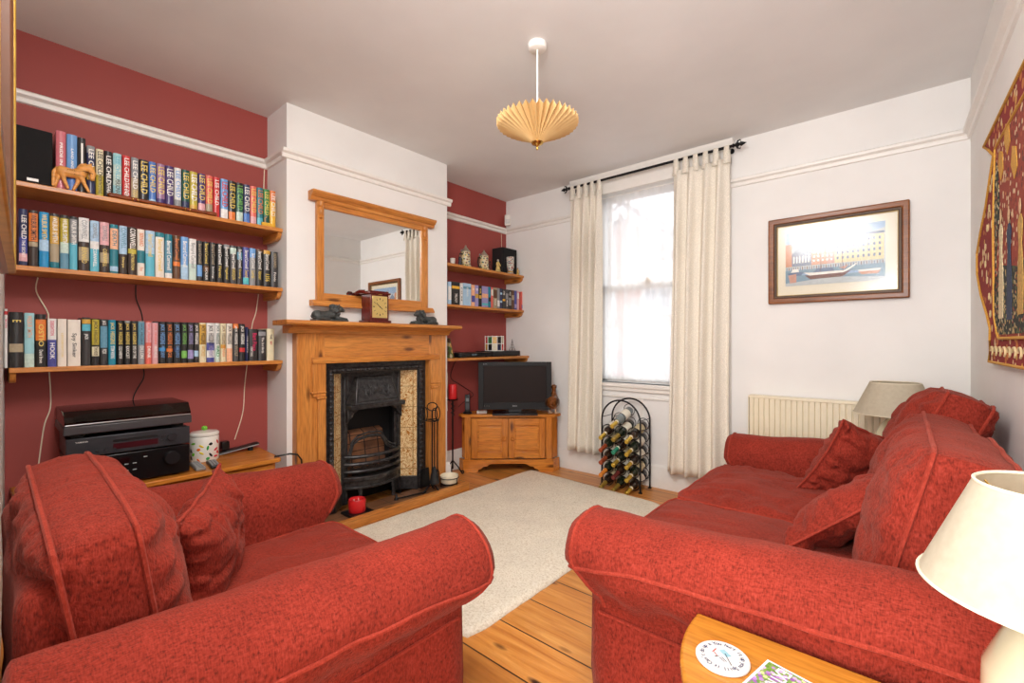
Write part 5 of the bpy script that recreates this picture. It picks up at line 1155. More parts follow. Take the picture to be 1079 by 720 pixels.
# record player
tt = thing('record_player', 'record player with a closed smoked lid on top of the hi-fi stack', 'record player', (-2.88, 0.45, Z1 + 0.09))
Z2 = Z1 + 0.09; TX0, TX1, TY0, TY1 = -3.07, -2.725, 0.225, 0.69
mk('plinth', MB().box(TX0, TX1, TY0, TY1, Z2 + 0.018, Z2 + 0.056), plain((60, 56, 58), 0.4), tt, bevel=0.005)
for x in (TX0 + 0.05, TX1 - 0.05):
    for y in (TY0 + 0.05, TY1 - 0.05): mk('foot', MB().lathe((x, y, Z2), [(0.024, 0), (0.026, 0.012), (0.02, 0.019)], 20), M['blackmatt'], tt)
mk('platter', MB().lathe((-2.90, 0.42, Z2 + 0.056), [(0.148, 0), (0.15, 0.004), (0.15, 0.014), (0.145, 0.017)], 48), M['blackmetal'], tt)
mk('spindle', MB().lathe((-2.90, 0.42, Z2 + 0.056), [(0.0035, 0.016), (0.0035, 0.03), (0.001, 0.033)], 10), pewter, tt)
mk('tonearm', MB().tube([(-3.02, 0.645, Z2 + 0.085), (-2.86, 0.64, Z2 + 0.083), (-2.82, 0.60, Z2 + 0.08)], 0.004, 8).lathe((-3.02, 0.645, Z2 + 0.056), [(0.022, 0), (0.022, 0.012), (0.01, 0.014), (0.01, 0.03)], 20), pewter, tt)
ld = MB(); zl0, zl1 = Z2 + 0.058, Z2 + 0.118; t_ = 0.003
ld.box(TX0, TX1 - 0.045, TY0 + 0.004, TY1 - 0.004, zl1 - t_, zl1)
ld.prism([(TX1 - 0.045, zl1 - t_), (TX1 - 0.045, zl1), (TX1 - 0.004, zl0 + 0.016), (TX1 - 0.004, zl0), (TX1 - 0.008, zl0), (TX1 - 0.008, zl0 + 0.014)], TY0 + 0.004, TY1 - 0.004, 'Y')
for y in (TY0 + 0.004, TY1 - 0.004 - t_):
    ld.prism([(TX0, zl0), (TX1 - 0.008, zl0), (TX1 - 0.008, zl0 + 0.014), (TX1 - 0.047, zl1 - t_), (TX0, zl1 - t_)], y, y + t_, 'Y')
lid = mk('lid', ld, M['smoke'], tt, smooth=False)
mk('lid_edge', MB().tube([(TX1 - 0.004, TY0 + 0.006, zl0 + 0.004), (TX1 - 0.004, TY1 - 0.006, zl0 + 0.004)], 0.003, 8), plain((150, 140, 136), 0.2), lid)

# biscuit jar with painted sweets
jr = thing('sweet_jar', 'white ceramic jar painted with coloured sweets and a green knob', 'jar', (-2.99, 0.815, BZ))
J = Vector((-2.985, 0.815, BZ)); JR = 0.070
mk('body', MB().lathe(J, [(JR * 0.94, 0), (JR, 0.006), (JR, 0.132), (JR * 0.97, 0.137)], 40), plain((240, 236, 226), 0.15, var=0.01, coat=0.5), jr)
jl = mk('lid', MB().lathe(J, [(JR * 0.98, 0.139), (JR * 1.02, 0.142), (JR * 1.02, 0.152), (JR * 0.9, 0.160), (JR * 0.3, 0.166), (0.004, 0.167)], 40), plain((240, 236, 226), 0.15, var=0.01, coat=0.5), jr)
mk('lid_knob', MB().ball(J + Vector((0, 0, 0.178)), (0.015, 0.015, 0.013), 16, 10), plain((120, 196, 60), 0.2), jl)
sw = [(232, 190, 40), (30, 28, 30), (226, 110, 40), (60, 160, 70), (200, 40, 60), (240, 130, 60), (120, 196, 60), (226, 200, 40), (30, 28, 30), (220, 60, 60)]
random.seed(12)
for k in range(20):
    an = -1.9 + 0.62 * (k % 5) + 0.2 * (k // 5 % 2); hh = 0.018 + 0.026 * (k // 5) + 0.008 * math.sin(k * 2.1)
    rot = Matrix.Rotation(an, 3, 'Z') @ Matrix.Rotation(random.uniform(0, PI), 3, 'X')
    mk('painted_sweet', MB().ball(J + Vector(((JR) * math.cos(an), JR * math.sin(an), hh)), (0.003, 0.014 if k % 3 else 0.010, 0.0055 if k % 3 else 0.008), 10, 6, rot), plain(sw[k % 10], 0.2, var=0.01), jr)
def remote(x, y, z, rz, L, w_, col, label):
    r = thing('remote_control', label, 'remote control', (x, y, z), rz, 'remote controls on the bench')
    mk('body', MB().box(-w_ / 2, w_ / 2, -L / 2, L / 2, 0, 0.018), col, r, local=True, bevel=0.006, seg=3)
    bt = MB(); random.seed(int(L * 1000))
    for i in range(3):
        for j in range(9): bt.obox((-w_ * 0.28 + i * w_ * 0.28, -L * 0.38 + j * L * 0.088, 0.019), w_ * 0.17, L * 0.04, 0.003)
    o = mk('button', bt, plain((150, 150, 150), 0.5) if col is not M['greyfascia'] else plain((90, 90, 92), 0.5), r, local=True, bevel=0.0008)
    o.name = 'button_pad'
remote(-2.82, 0.738, BZ, math.radians(86), 0.17, 0.044, plain((128, 126, 122), 0.4), 'grey remote control lying beside the receiver')
remote(-2.80, 0.806, BZ, math.radians(83), 0.16, 0.046, M['black'], 'black remote control lying in front of the sweet jar')
sb = thing('flat_aerial', 'thin black aerial bar propped at the back of the pine bench', 'aerial', (-3.04, 1.0, BZ))
mk('panel', MB().obox((-3.035, 0.985, BZ + 0.022), 0.05, 0.26, 0.012, rx=math.radians(7)), M['black'], sb, bevel=0.003)
mk('edge_strip', MB().obox((-3.008, 0.985, BZ + 0.019), 0.003, 0.25, 0.005, rx=math.radians(7)), plain((160, 160, 158), 0.3), sb)
mk('foot', MB().box(-3.06, -3.01, 0.875, 0.895, BZ, BZ + 0.005), M['blackmatt'], sb); mk('foot', MB().box(-3.05, -3.02, 1.06, 1.08, BZ, BZ + 0.027), M['blackmatt'], sb)
solo('power_adaptor', MB().box(-3.065, -3.025, 0.915, 0.955, BZ + 0.028, BZ + 0.075), M['black'], 'small upright black plug block behind the sweet jar', 'adaptor', bevel=0.004)

# wires down the red walls
def wire(pts, mat, label, r=0.0028, plane=W, group=None):
    P = [Vector(p) for p in pts]; out = []
    for i in range(len(P) - 1):
        for k in range(8):
            t = k / 8.0; p0 = P[max(i - 1, 0)]; p1 = P[i]; p2 = P[i + 1]; p3 = P[min(i + 2, len(P) - 1)]
            out.append(0.5 * ((2 * p1) + (-p0 + p2) * t + (2 * p0 - 5 * p1 + 4 * p2 - p3) * t * t + (-p0 + 3 * p1 - 3 * p2 + p3) * t ** 3))
    out.append(P[-1]); return solo('speaker_wire' if mat is M['cream'] else 'black_wire', MB().tube(out, r, 6), mat, label, 'wire', group)
x = W + 0.006
wire([(x, 0.17, 1.455), (x, 0.165, 1.39), (x, 0.20, 1.30), (x, 0.205, 1.26), (x, 0.205, 1.12)], M['cream'], 'cream wire looping down between the middle and lowest shelves at the doorway end')
wire([(x, 0.207, 1.018), (x, 0.212, 0.85), (x, 0.19, 0.75), (x, 0.17, 0.55)], M['cream'], 'cream wire dropping below the lowest shelf beside the hi-fi stack')
wire([(x, 0.53, 1.455), (x, 0.532, 1.38), (x, 0.555, 1.30), (x, 0.56, 1.20)], M['black'], 'black wire behind the books of the lowest alcove shelf')
wire([(x, 0.56, 1.018), (x, 0.562, 0.96), (x, 0.52, 0.86), (x, 0.52, 0.74)], M['black'], 'black wire running down to the record player')
wire([(x, 1.135, 1.455), (x, 1.12, 1.34), (x, 1.10, 1.27), (x, 1.09, 1.18)], M['cream'], 'cream wire between the middle and lowest shelves near the chimney breast')
wire([(x, 1.07, 1.018), (x, 1.055, 0.88), (x, 1.045, 0.72), (x, 1.0, 0.56)], M['cream'], 'long cream wire down the red wall above the aerial bar')
wire([(x, 1.17, 2.25), (x, 1.165, 2.1), (x, 1.16, 1.845)], M['cream'], 'cream wire from picture rail to the top alcove shelf')
wire([(x, 3.42, 2.25), (x, 3.425, 2.1), (x, 3.43, 2.02)], M['cream'], 'cream wire above the corner loudspeaker', 0.0022)
x = W + 0.008
wire([(x, 2.66, 0.99), (x, 2.70, 0.85), (x, 2.69, 0.70), (x, 2.70, 0.54)], M['cream'], 'pale wire hanging behind the iron candle stand', 0.004)
wire([(x, 2.62, 0.99), (x, 2.64, 0.85), (x, 2.70, 0.72), (x, 2.68, 0.60)], M['black'], 'black wire hanging behind the iron candle stand', 0.003)
wire([(x, 2.80, 0.99), (x, 2.74, 0.84), (x, 2.86, 0.76), (x, 3.02, 0.66), (x, 2.9, 0.60), (x, 2.83, 0.56)], M['black'], 'black wire crossing the red wall behind the telephone', 0.003)

# ------------------------------------------------------------------ television corner
CA = math.atan2(0.667, 0.745)
M['cabX'] = pine('cabinet_pine_across', (230, 152, 60), (194, 108, 32), 'X', 0.25)
M['cabZ'] = pine('cabinet_pine_upright', (222, 144, 56), (186, 102, 30), 'Z', 0.25)
tc = thing('television_cabinet', 'pine corner cabinet with two panelled doors under the television', 'cabinet', (-2.666, 3.049, 0), CA)
CZ = 0.51
tp = [(-0.405, -0.012), (0.405, -0.012), (0.47, 0.07), (0.45, 0.10), (0.07, 0.48), (-0.07, 0.48), (-0.40, 0.15), (-0.44, 0.06)]
def shrink(pl, d): return [(x * (1 - d), (y - 0.2) * (1 - d) + 0.2) for x, y in pl]
mk('top', MB().prism(shrink(tp, -0.015), CZ - 0.026, CZ, 'Z'), M['cabX'], tc, local=True, bevel=0.006)
mk('carcass', MB().prism([(x_, max(y_, 0.018)) for x_, y_ in shrink(tp, 0.05)], 0.115, CZ - 0.026, 'Z'), M['cabZ'], tc, local=True, bevel=0.003)
foot = [(-0.40, 0.0), (-0.27, 0.0), (-0.262, 0.025), (-0.235, 0.03), (-0.222, 0.05), (-0.19, 0.052), (-0.165, 0.07), (-0.13, 0.075), (0.13, 0.075), (0.165, 0.07), (0.19, 0.052), (0.222, 0.05), (0.235, 0.03), (0.262, 0.025), (0.27, 0.0), (0.40, 0.0), (0.40, 0.10), (0.395, 0.112), (-0.395, 0.112), (-0.40, 0.10)]
mk('shaped_plinth', MB().prism(foot, -0.020, 0.004, 'Y'), M['cabX'], tc, local=True, bevel=0.002)
q = MB().prism([(0.40, -0.014), (0.465, 0.068), (0.452, 0.078), (0.39, 0.004)], 0.0, 0.112, 'Z').prism([(-0.40, -0.014), (-0.44, 0.055), (-0.425, 0.062), (-0.39, 0.004)], 0.0, 0.112, 'Z')
mk('side_plinth', q, M['cabX'], tc, local=True, bevel=0.002)
mk('face_frame', MB().box(-0.388, -0.333, -0.008, 0.02, 0.112, CZ - 0.026).box(0.333, 0.388, -0.008, 0.02, 0.112, CZ - 0.026), M['cabZ'], tc, local=True, bevel=0.002)
for s in (-1, 1):
    xa, xb = (0.004, 0.325) if s > 0 else (-0.325, -0.004)
    b = MB(); z0, z1 = 0.122, CZ - 0.034
    b.box(xa + 0.052, xb - 0.052, -0.024, -0.003, z0, z0 + 0.06).box(xa + 0.052, xb - 0.052, -0.024, -0.003, z1 - 0.06, z1)
    b.m = 1; b.box(xa, xa + 0.052, -0.024, -0.003, z0, z1).box(xb - 0.052, xb, -0.024, -0.003, z0, z1)
    d = mk('door', b, [M['cabX'], M['cabZ']], tc, local=True, bevel=0.003)
    mk('door_panel', MB().box(xa + 0.05, xb - 0.05, -0.005, -0.001, z0 + 0.058, z1 - 0.058).box(xa + 0.066, xb - 0.066, -0.018, -0.005, z0 + 0.076, z1 - 0.076), M['cabX'], d, local=True, bevel=0.004)
    mk('knob', MB().lathe((s * 0.035, -0.024, 0.30), [(0.006, 0), (0.006, -0.008), (0.015, -0.016), (0.017, -0.024), (0.011, -0.031), (0.002, -0.032)], 18, 'Y'), M['cabZ'], d, local=True)

for nm, cc_, sp_ in (('screen', (40, 31, 29), 0.12), ('bezel', (30, 29, 30), 0.25)):
    M[nm] = plain(cc_, 0.45, var=0.021).copy(); M[nm].node_tree.nodes['Principled BSDF'].inputs['Specular IOR Level'].default_value = sp_
tv = thing('television', 'black flat screen television on the pine corner cabinet', 'television', (-2.640, 3.108, CZ), math.radians(42))
mk('base', MB().box(-0.20, 0.20, -0.10, 0.11, 0.0, 0.018), plain((26, 26, 28), 0.25), tv, local=True, bevel=0.006)
mk('neck', MB().prism([(-0.06, -0.02), (0.06, -0.02), (0.05, 0.03), (-0.05, 0.03)], 0.018, 0.08, 'Z'), M['black'], tv, local=True, bevel=0.004)
mk('case', MB().box(-0.322, 0.322, -0.02, 0.02, 0.045, 0.465).box(-0.24, 0.24, 0.02, 0.07, 0.09, 0.40), M['black'], tv, local=True, bevel=0.008)
bz = MB().box(-0.325, -0.278, -0.032, -0.018, 0.043, 0.467).box(0.278, 0.325, -0.032, -0.018, 0.043, 0.467).box(-0.278, 0.278, -0.032, -0.018, 0.43, 0.467).box(-0.278, 0.278, -0.032, -0.018, 0.043, 0.106)
bzo = mk('bezel', bz, M['bezel'], tv, local=True, bevel=0.003)
mk('screen', MB().box(-0.28, 0.28, -0.024, -0.016, 0.104, 0.432), M['screen'], tv, local=True, smooth=False)
TV = lambda x, z: cols((1, 0, 0), (0, 0, 1), (0, -1, 0), (x, -0.0328, z))
mk('maker_lettering', fit_text(MB(), 'SONY', 0.042, 0.0095, TV(0.0, 0.075)), plain((200, 200, 200), 0.3), bzo, local=True, smooth=False)
mk('model_lettering', fit_text(MB(), 'BRAVIA', 0.035, 0.006, TV(-0.265, 0.447)), plain((180, 180, 180), 0.3), bzo, local=True, smooth=False)
mk('indicator', MB().box(-0.272, -0.268, -0.034, -0.032, 0.074, 0.078).box(-0.25, -0.246, -0.034, -0.032, 0.074, 0.078).box(-0.232, -0.228, -0.034, -0.032, 0.074, 0.078), plain((160, 150, 130), 0.3), bzo, local=True, smooth=False)
ph = thing('cordless_phone', 'black cordless telephone standing in its charger', 'telephone', (-2.975, 2.845, CZ), CA)
mk('charger', MB().lathe((0, 0, 0), [(0.04, 0), (0.042, 0.008), (0.034, 0.018), (0.02, 0.024)], 24, sx=1.0, sy=0.9), M['black'], ph, local=True)
hd = mk('handset', MB().prism([(-0.012, 0.014), (0.012, 0.014), (0.006, 0.08), (0.010, 0.165), (0.004, 0.172), (-0.012, 0.168), (-0.014, 0.08)], -0.023, 0.023, 'X'), plain((24, 24, 26), 0.3), ph, local=True, bevel=0.004, seg=3)
mk('keypad', MB().box(-0.016, 0.016, -0.0155, -0.0135, 0.04, 0.095), plain((70, 72, 76), 0.4), hd, local=True, bevel=0.001)
mk('phone_display', MB().box(-0.015, 0.015, -0.0155, -0.0125, 0.11, 0.14), plain((120, 130, 130), 0.2), hd, local=True, bevel=0.001)
mk('aerial', MB().tube([(0.015, 0.0, 0.165), (0.015, 0.0, 0.188)], [0.005, 0.004], 8), M['black'], hd, local=True)
solo('white_junction_box', MB().obox((-2.90, 2.955, CZ + 0.012), 0.09, 0.04, 0.024, rz=CA), M['trim'], 'small white junction box behind the television stand', 'junction box', bevel=0.003)

dk = thing('carved_duck', 'carved brown wooden duck standing beside the television', 'ornament', (-2.385, 3.335, CZ), math.radians(115))
D = lambda x, z, y=0.0: (x, y, z)
b = MB().limb([D(-0.055, 0.075), D(-0.02, 0.075), D(0.02, 0.088)], [0.020, 0.040, 0.036]).ball(D(0, 0.072), (0.058, 0.038, 0.042), 14, 10)
b.limb([D(0.03, 0.10), D(0.038, 0.135), D(0.036, 0.158)], [0.026, 0.015, 0.014]).ball(D(0.04, 0.168), (0.023, 0.018, 0.018), 12, 8)
b.limb([D(-0.055, 0.075), D(-0.085, 0.072)], [0.018, 0.008])
dk.scale = (1.4, 1.4, 1.4)
dw = pine('duck_wood', (150, 88, 40), (104, 56, 24), 'Z', 0.25, knots=False)
mk('body', b, dw, dk, local=True, voxel=0.004)
mk('bill', MB().ball(D(0.068, 0.162), (0.022, 0.011, 0.006), 12, 8), plain((96, 60, 30), 0.35), dk, local=True)
for s in (-1, 1):
    mk('wing', MB().ball(D(-0.015, 0.078, s * 0.034), (0.048, 0.010, 0.026), 12, 8), plain((70, 40, 22), 0.3, var=0.3), dk, local=True)
    mk('eye', MB().ball(D(0.048, 0.174, s * 0.0155), 0.003, 8, 6), M['black'], dk, local=True)
    mk('foot', MB().tube([D(0.0, 0.04, s * 0.018), D(0.0, 0.008, s * 0.018)], 0.006, 8).ball(D(0.015, 0.005, s * 0.02), (0.03, 0.016, 0.005), 10, 6), plain((206, 170, 140), 0.4), dk, local=True)

cs = thing('iron_candle_stand', 'tall black iron candle stand with scroll feet beside the corner cabinet', 'candle stand', (-2.95, 2.645, 0))
X, Y = -2.95, 2.645
mk('stem', MB().tube([(X, Y, 0.06), (X, Y, 0.655)], 0.007, 10).tube([(X + 0.016 * math.cos(a * 2), Y + 0.016 * math.sin(a * 2), 0.52 + 0.012 * a) for a in [k * 0.35 for k in range(26)]], 0.003, 6), M['blackmetal'], cs)
mk('drip_pan', MB().lathe((X, Y, 0), [(0.012, 0.645), (0.045, 0.655), (0.05, 0.664), (0.046, 0.664), (0.001, 0.658)], 24), M['blackmetal'], cs)
for a in (-0.9, 1.2, 3.3):
    ca, sa = math.cos(a), math.sin(a); pt = []
    for k in range(15):
        t = k / 14; rr = 0.005 + 0.085 * t; zz = 0.12 * (1 - t) ** 2 + 0.045 * math.sin(t * PI) * 0.8 + 0.008
        pt.append((X + rr * ca, Y + rr * sa, zz))
    for k in range(8):
        an = -PI / 2 + k * 0.6; pt.append((X + (0.09 + 0.012 * math.cos(an)) * ca, Y + (0.09 + 0.012 * math.cos(an)) * sa, 0.020 + 0.012 * math.sin(an)))
    mk('scroll_foot', MB().tube(pt, 0.0055, 8), M['blackmetal'], cs)
rcn = thing('pillar_candle', 'red pillar candle on the tall iron stand', 'candle', (X, Y, 0.659))
mk('wax', MB().lathe((X, Y, 0.6595), [(0.034, 0), (0.036, 0.004), (0.036, 0.122), (0.033, 0.128), (0.028, 0.124), (0.001, 0.12)], 28), redwax, rcn)
mk('wick', MB().tube([(X, Y, 0.775), (X + 0.002, Y, 0.795)], 0.0014, 6), M['letter_k'], rcn)
# ------------------------------------------------------------------ wine rack and bottles
wr = thing('wine_rack', 'black wrought iron arched wine rack under the window', 'wine rack', (-1.685, 3.36, 0))
RX0, RX1 = -1.85, -1.52; RCX = (RX0 + RX1) / 2; RR = (RX1 - RX0) / 2
for y in (3.265, 3.435):
    arc = [(RCX + RR * math.cos(PI * k / 20), y, 0.53 + RR * math.sin(PI * k / 20)) for k in range(21)]
    mk('arched_frame', MB().tube([(RX1, y, 0.004)] + arc + [(RX0, y, 0.004)], 0.0068, 8), M['blackmetal'], wr)
    for x in (RX0, RX1): mk('foot', MB().lathe((x, y, 0), [(0.016, 0), (0.016, 0.004), (0.010, 0.008)], 14), M['blackmetal'], wr)
colx = [RX0 + RR * 2 * (k + 0.5) / 3 for k in range(3)]
rowz = [0.085 + 0.097 * k for k in range(5)]
cells = [(x, z) for z in rowz for x in colx] + [(RCX - 0.01, rowz[-1] + 0.103)]
DIP = 0.30                                                    # the necks point down towards the room
for (x, z) in cells:
    for y in (3.265, 3.435):
        zz = z + (y - 3.35) * DIP
        mk('bottle_ring', MB().tube([(x + 0.0475 * math.cos(a), y, zz + 0.0475 * math.sin(a)) for a in [2 * PI * k / 20 for k in range(20)]], 0.003, 6, closed=True), M['blackmetal'], wr)
b = MB()
for x in (RX0, RX1):
    for z in (rowz[0], rowz[2], rowz[4], 0.55): b.tube([(x, 3.265, z), (x, 3.435, z)], 0.003, 6)
mk('side_bar', b, M['blackmetal'], wr)
glassg = plain((26, 34, 22), 0.08, coat=0.6); glassb = plain((38, 24, 16), 0.08, coat=0.6)
foil = {'gold': plain((206, 170, 66), 0.28, 0.6), 'dull gold': plain((170, 140, 60), 0.35, 0.5), 'copper': plain((176, 84, 50), 0.35, 0.5), 'orange': plain((230, 140, 50), 0.35, 0.2), 'green': plain((50, 140, 110), 0.35, 0.3), 'maroon': plain((120, 50, 44), 0.35, 0.3)}
def bottle(x, z, cap, body, neck, label, first=[None]):
    r = 0.036; y = 3.445; zz = z - 0.0475 + 0.004 + r
    t = thing('wine_bottle', label, 'wine bottle', (x, 3.35, zz), 0, 'wine bottles in the iron rack')
    # base towards the wall, neck towards the room
    mk('glass', MB().lathe((x, 0, zz), [(r * 0.55, y - 0.004), (r * 0.9, y), (r, y - 0.008), (r, y - 0.17), (r * 0.9, y - 0.19), (r * 0.6, y - 0.212), (0.0155, y - 0.228), (0.0145, y - 0.30)], 24, 'Y'), body, t)
    mk('foil', MB().lathe((x, 0, zz), [(0.0175, y - 0.222), (0.016, y - 0.232), (0.0152, y - 0.297), (0.0168, y - 0.299), (0.0168, y - 0.310), (0.015, y - 0.312), (0.004, y - 0.313)], 20, 'Y'), cap, t)
    mk('paper_label', MB().lathe((x, 0, zz), [(r + 0.0006, y - 0.055), (r + 0.0006, y - 0.14)], 24, 'Y'), M['paper'] if neck is None else neck, t)
    if cap is foil['gold'] or cap is foil['green']: mk('neck_label', MB().lathe((x, 0, zz), [(0.0166, y - 0.228), (0.0162, y - 0.240)], 18, 'Y'), M['paper'], t)
    t.rotation_euler = (math.atan(DIP), 0, 0)
caps = [['dull gold', 'dull gold', 'gold'], ['orange', 'maroon', 'gold'], ['copper', 'gold', 'gold'], ['copper', 'green', 'gold'], ['gold', 'dull gold', 'gold']]
rn = ['bottom row', 'second lowest row', 'middle row', 'second highest row', 'top row']
cn = ['curtain side', 'centre', 'radiator side']
for j, z in enumerate(rowz):
    for i, x in enumerate(colx):
        c = caps[j][i]
        bottle(x, z, foil[c], glassg if (i + j) % 2 else glassb, plain((206, 190, 150), 0.6) if (i + j) % 3 == 0 else None, 'wine bottle with %s foil, %s of the rack, %s' % (c, rn[j], cn[i]))
bottle(RCX - 0.01, rowz[-1] + 0.103, foil['gold'], plain((120, 130, 130), 0.08, coat=0.5), None, 'wine bottle with gold foil lying alone at the top of the rack')

# ------------------------------------------------------------------ radiator
ra = thing('radiator', 'cream panel radiator on the window wall behind the sofa', 'radiator', (-0.4, 3.43, 0.2))
cr = plain((236, 224, 196), 0.35, var=0.02)
x0, x1, z0, z1 = -0.80, 0.02, 0.20, 0.775
b = MB(); n = 26; prof = []
for k in range(n):
    a = x0 + (x1 - x0) * k / n; w = (x1 - x0) / n
    prof += [(a + 0.002, 3.415), (a + w * 0.15, 3.402), (a + w * 0.85, 3.402), (a + w - 0.002, 3.415)]
b.prism(prof + [(x1, 3.46), (x0, 3.46)], z0, z1, 'Z')
mk('panel', b, cr, ra, angle=20)
mk('top_grille', MB().box(x0 - 0.004, x1 + 0.004, 3.398, 3.478, z1, z1 + 0.018), cr, ra, bevel=0.004)
mk('side_cover', MB().box(x0 - 0.006, x0, 3.402, 3.478, z0, z1), cr, ra, bevel=0.002)
mk('pipe', MB().tube([(x0 - 0.03, 3.44, 0.0), (x0 - 0.03, 3.44, 0.23), (x0, 3.44, 0.235)], 0.008, 8), cr, ra)
mk('valve', MB().lathe((x0 - 0.03, 3.44, 0.215), [(0.014, 0), (0.018, 0.01), (0.018, 0.05), (0.012, 0.06)], 16), M['trim'], ra)

# ------------------------------------------------------------------ harbour picture
pt = thing('framed_picture', 'framed harbour print with boats and tall pale houses above the radiator', 'picture', (-0.335, 3.48, 1.41))
PX0, PX1, PZ0, PZ1 = -0.697, 0.027, 1.408, 1.974
def frame_ring(mb, x0, x1, z0, z1, w, ya, yb):
    o = [(x0, z0), (x1, z0), (x1, z1), (x0, z1)]; i = [(x0 + w, z0 + w), (x1 - w, z0 + w), (x1 - w, z1 - w), (x0 + w, z1 - w)]
    vs = [(p[0], ya, p[1]) for p in o] + [(p[0], ya, p[1]) for p in i] + [(p[0], yb, p[1]) for p in o] + [(p[0], yb, p[1]) for p in i]
    fs = []
    for k in range(4):
        l = (k + 1) % 4
        fs += [(k, l, 4 + l, 4 + k), (8 + k, 8 + l, 12 + l, 12 + k), (k, l, 8 + l, 8 + k), (4 + k, 4 + l, 12 + l, 12 + k)]
    return mb.add(vs, fs)
dwz = M['darkwood']
fr = mk('frame', frame_ring(MB(), PX0, PX1, PZ0, PZ1, 0.035, 3.465, 3.498), dwz, pt, bevel=0.008, seg=3)
mk('inner_moulding', frame_ring(MB(), PX0 + 0.033, PX1 - 0.033, PZ0 + 0.033, PZ1 - 0.033, 0.018, 3.474, 3.498), plain((60, 36, 26), 0.4), fr, bevel=0.004)
b = MB()
for k in range(66):
    x = PX0 + 0.04 + (PX1 - PX0 - 0.08) * k / 65
    for z in (PZ0 + 0.042, PZ1 - 0.042): b.ball((x, 3.4735, z), (0.004, 0.003, 0.004), 6, 4)
for k in range(50):
    z = PZ0 + 0.045 + (PZ1 - PZ0 - 0.09) * k / 49
    for x in (PX0 + 0.042, PX1 - 0.042): b.ball((x, 3.4735, z), (0.004, 0.003, 0.004), 6, 4)
mk('frame_beading', b, plain((110, 84, 56), 0.4, 0.3), fr)
mk('gilt_slip', frame_ring(MB(), PX0 + 0.05, PX1 - 0.05, PZ0 + 0.05, PZ1 - 0.05, 0.005, 3.480, 3.498), plain((190, 160, 96), 0.6), fr)
mk('mount', MB().box(PX0 + 0.052, PX1 - 0.052, 3.492, 3.494, PZ0 + 0.052, PZ1 - 0.052), plain((236, 228, 206), 0.8, var=0.01), pt, smooth=False)
# print: sky, quay, houses, water, boats laid in thin flat inks
qx0, qx1, qz0, qz1 = PX0 + 0.10, PX1 - 0.11, PZ0 + 0.115, PZ1 - 0.10
def qp(u, v): return (qx0 + (qx1 - qx0) * u, qz0 + (qz1 - qz0) * v)
inks = [(196, 204, 214), (150, 178, 208), (206, 140, 100), (228, 206, 150), (90, 110, 140), (120, 150, 168), (190, 196, 196), (110, 60, 44), (240, 236, 226), (200, 150, 130), (120, 130, 150)]
b = MB(); lay = [0]
def ink(i, pts):
    lay[0] += 1; b.m = i; y = 3.4918 - 0.00003 * lay[0]
    b.v += [Vector((qp(u, v)[0], y, qp(u, v)[1])) for u, v in pts]; b.f.append(list(range(len(b.v) - len(pts), len(b.v)))); b.mi.append(i)
def rect(i, u0, v0, u1, v1): ink(i, [(u0, v0), (u1, v0), (u1, v1), (u0, v1)])
rect(0, 0, 0, 1, 1); rect(1, 0, 0.75, 1, 1); ink(6, [(0, 0.7), (0.3, 0.8), (0.7, 0.75), (1, 0.9), (1, 0.7), (0, 0.6)])
rect(2, 0.0, 0.35, 0.07, 0.78); rect(10, 0.07, 0.35, 0.28, 0.6); ink(10, [(0.07, 0.6), (0.17, 0.74), (0.28, 0.6)])
rect(2, 0.28, 0.35, 0.52, 0.72); ink(2, [(0.3, 0.72), (0.36, 0.86), (0.44, 0.86), (0.5, 0.72)]); rect(9, 0.44, 0.35, 0.52, 0.66)
rect(3, 0.52, 0.35, 0.99, 0.80); rect(4, 0.52, 0.80, 0.99, 0.84)
for r_ in range(4):
    for c_ in range(9): rect(4, 0.54 + c_ * 0.05, 0.42 + r_ * 0.095, 0.56 + c_ * 0.05, 0.47 + r_ * 0.095)
for r_ in range(4):
    for c_ in range(5): rect(8, 0.30 + c_ * 0.045, 0.42 + r_ * 0.075, 0.318 + c_ * 0.045, 0.455 + r_ * 0.075)
for c_ in range(6): rect(8, 0.085 + c_ * 0.032, 0.42, 0.10 + c_ * 0.032, 0.54)
rect(6, 0, 0.30, 1, 0.36)
for c_ in range(40): rect(7 if c_ % 2 else 4, 0.01 + c_ * 0.0247, 0.28, 0.018 + c_ * 0.0247, 0.345)
rect(5, 0, 0.0, 1, 0.29); ink(6, [(0, 0.05), (0.5, 0.12), (1, 0.06), (1, 0.0), (0, 0.0)]); ink(1, [(0.1, 0.2), (0.4, 0.24), (0.9, 0.18), (0.6, 0.15)])
ink(8, [(0.2, 0.23), (0.26, 0.17), (0.6, 0.17), (0.70, 0.26), (0.75, 0.34), (0.62, 0.22), (0.3, 0.22)])
ink(7, [(0.21, 0.18), (0.27, 0.10), (0.6, 0.11), (0.69, 0.22), (0.6, 0.18), (0.27, 0.17)])
ink(4, [(0.3, 0.22), (0.34, 0.29), (0.5, 0.29), (0.52, 0.22)])
ink(7, [(0.37, 0.22), (0.375, 0.22), (0.40, 0.82), (0.395, 0.82)]); ink(2, [(0.36, 0.72), (0.42, 0.86), (0.48, 0.74), (0.42, 0.66)])
ink(8, [(0.74, 0.2), (0.78, 0.15), (0.93, 0.15), (0.97, 0.21)]); ink(2, [(0.75, 0.17), (0.78, 0.12), (0.93, 0.12), (0.96, 0.17)]); ink(4, [(0.02, 0.24), (0.05, 0.18), (0.17, 0.18), (0.2, 0.25)]); ink(8, [(0.06, 0.25), (0.08, 0.31), (0.14, 0.31), (0.15, 0.25)]); ink(9, [(0.56, 0.27), (0.62, 0.24), (0.66, 0.31)]); ink(7, [(0.60, 0.2), (0.605, 0.2), (0.59, 0.9), (0.585, 0.9)]); ink(9, [(0.05, 0.05), (0.03, 0.2), (0.12, 0.22), (0.12, 0.06)])
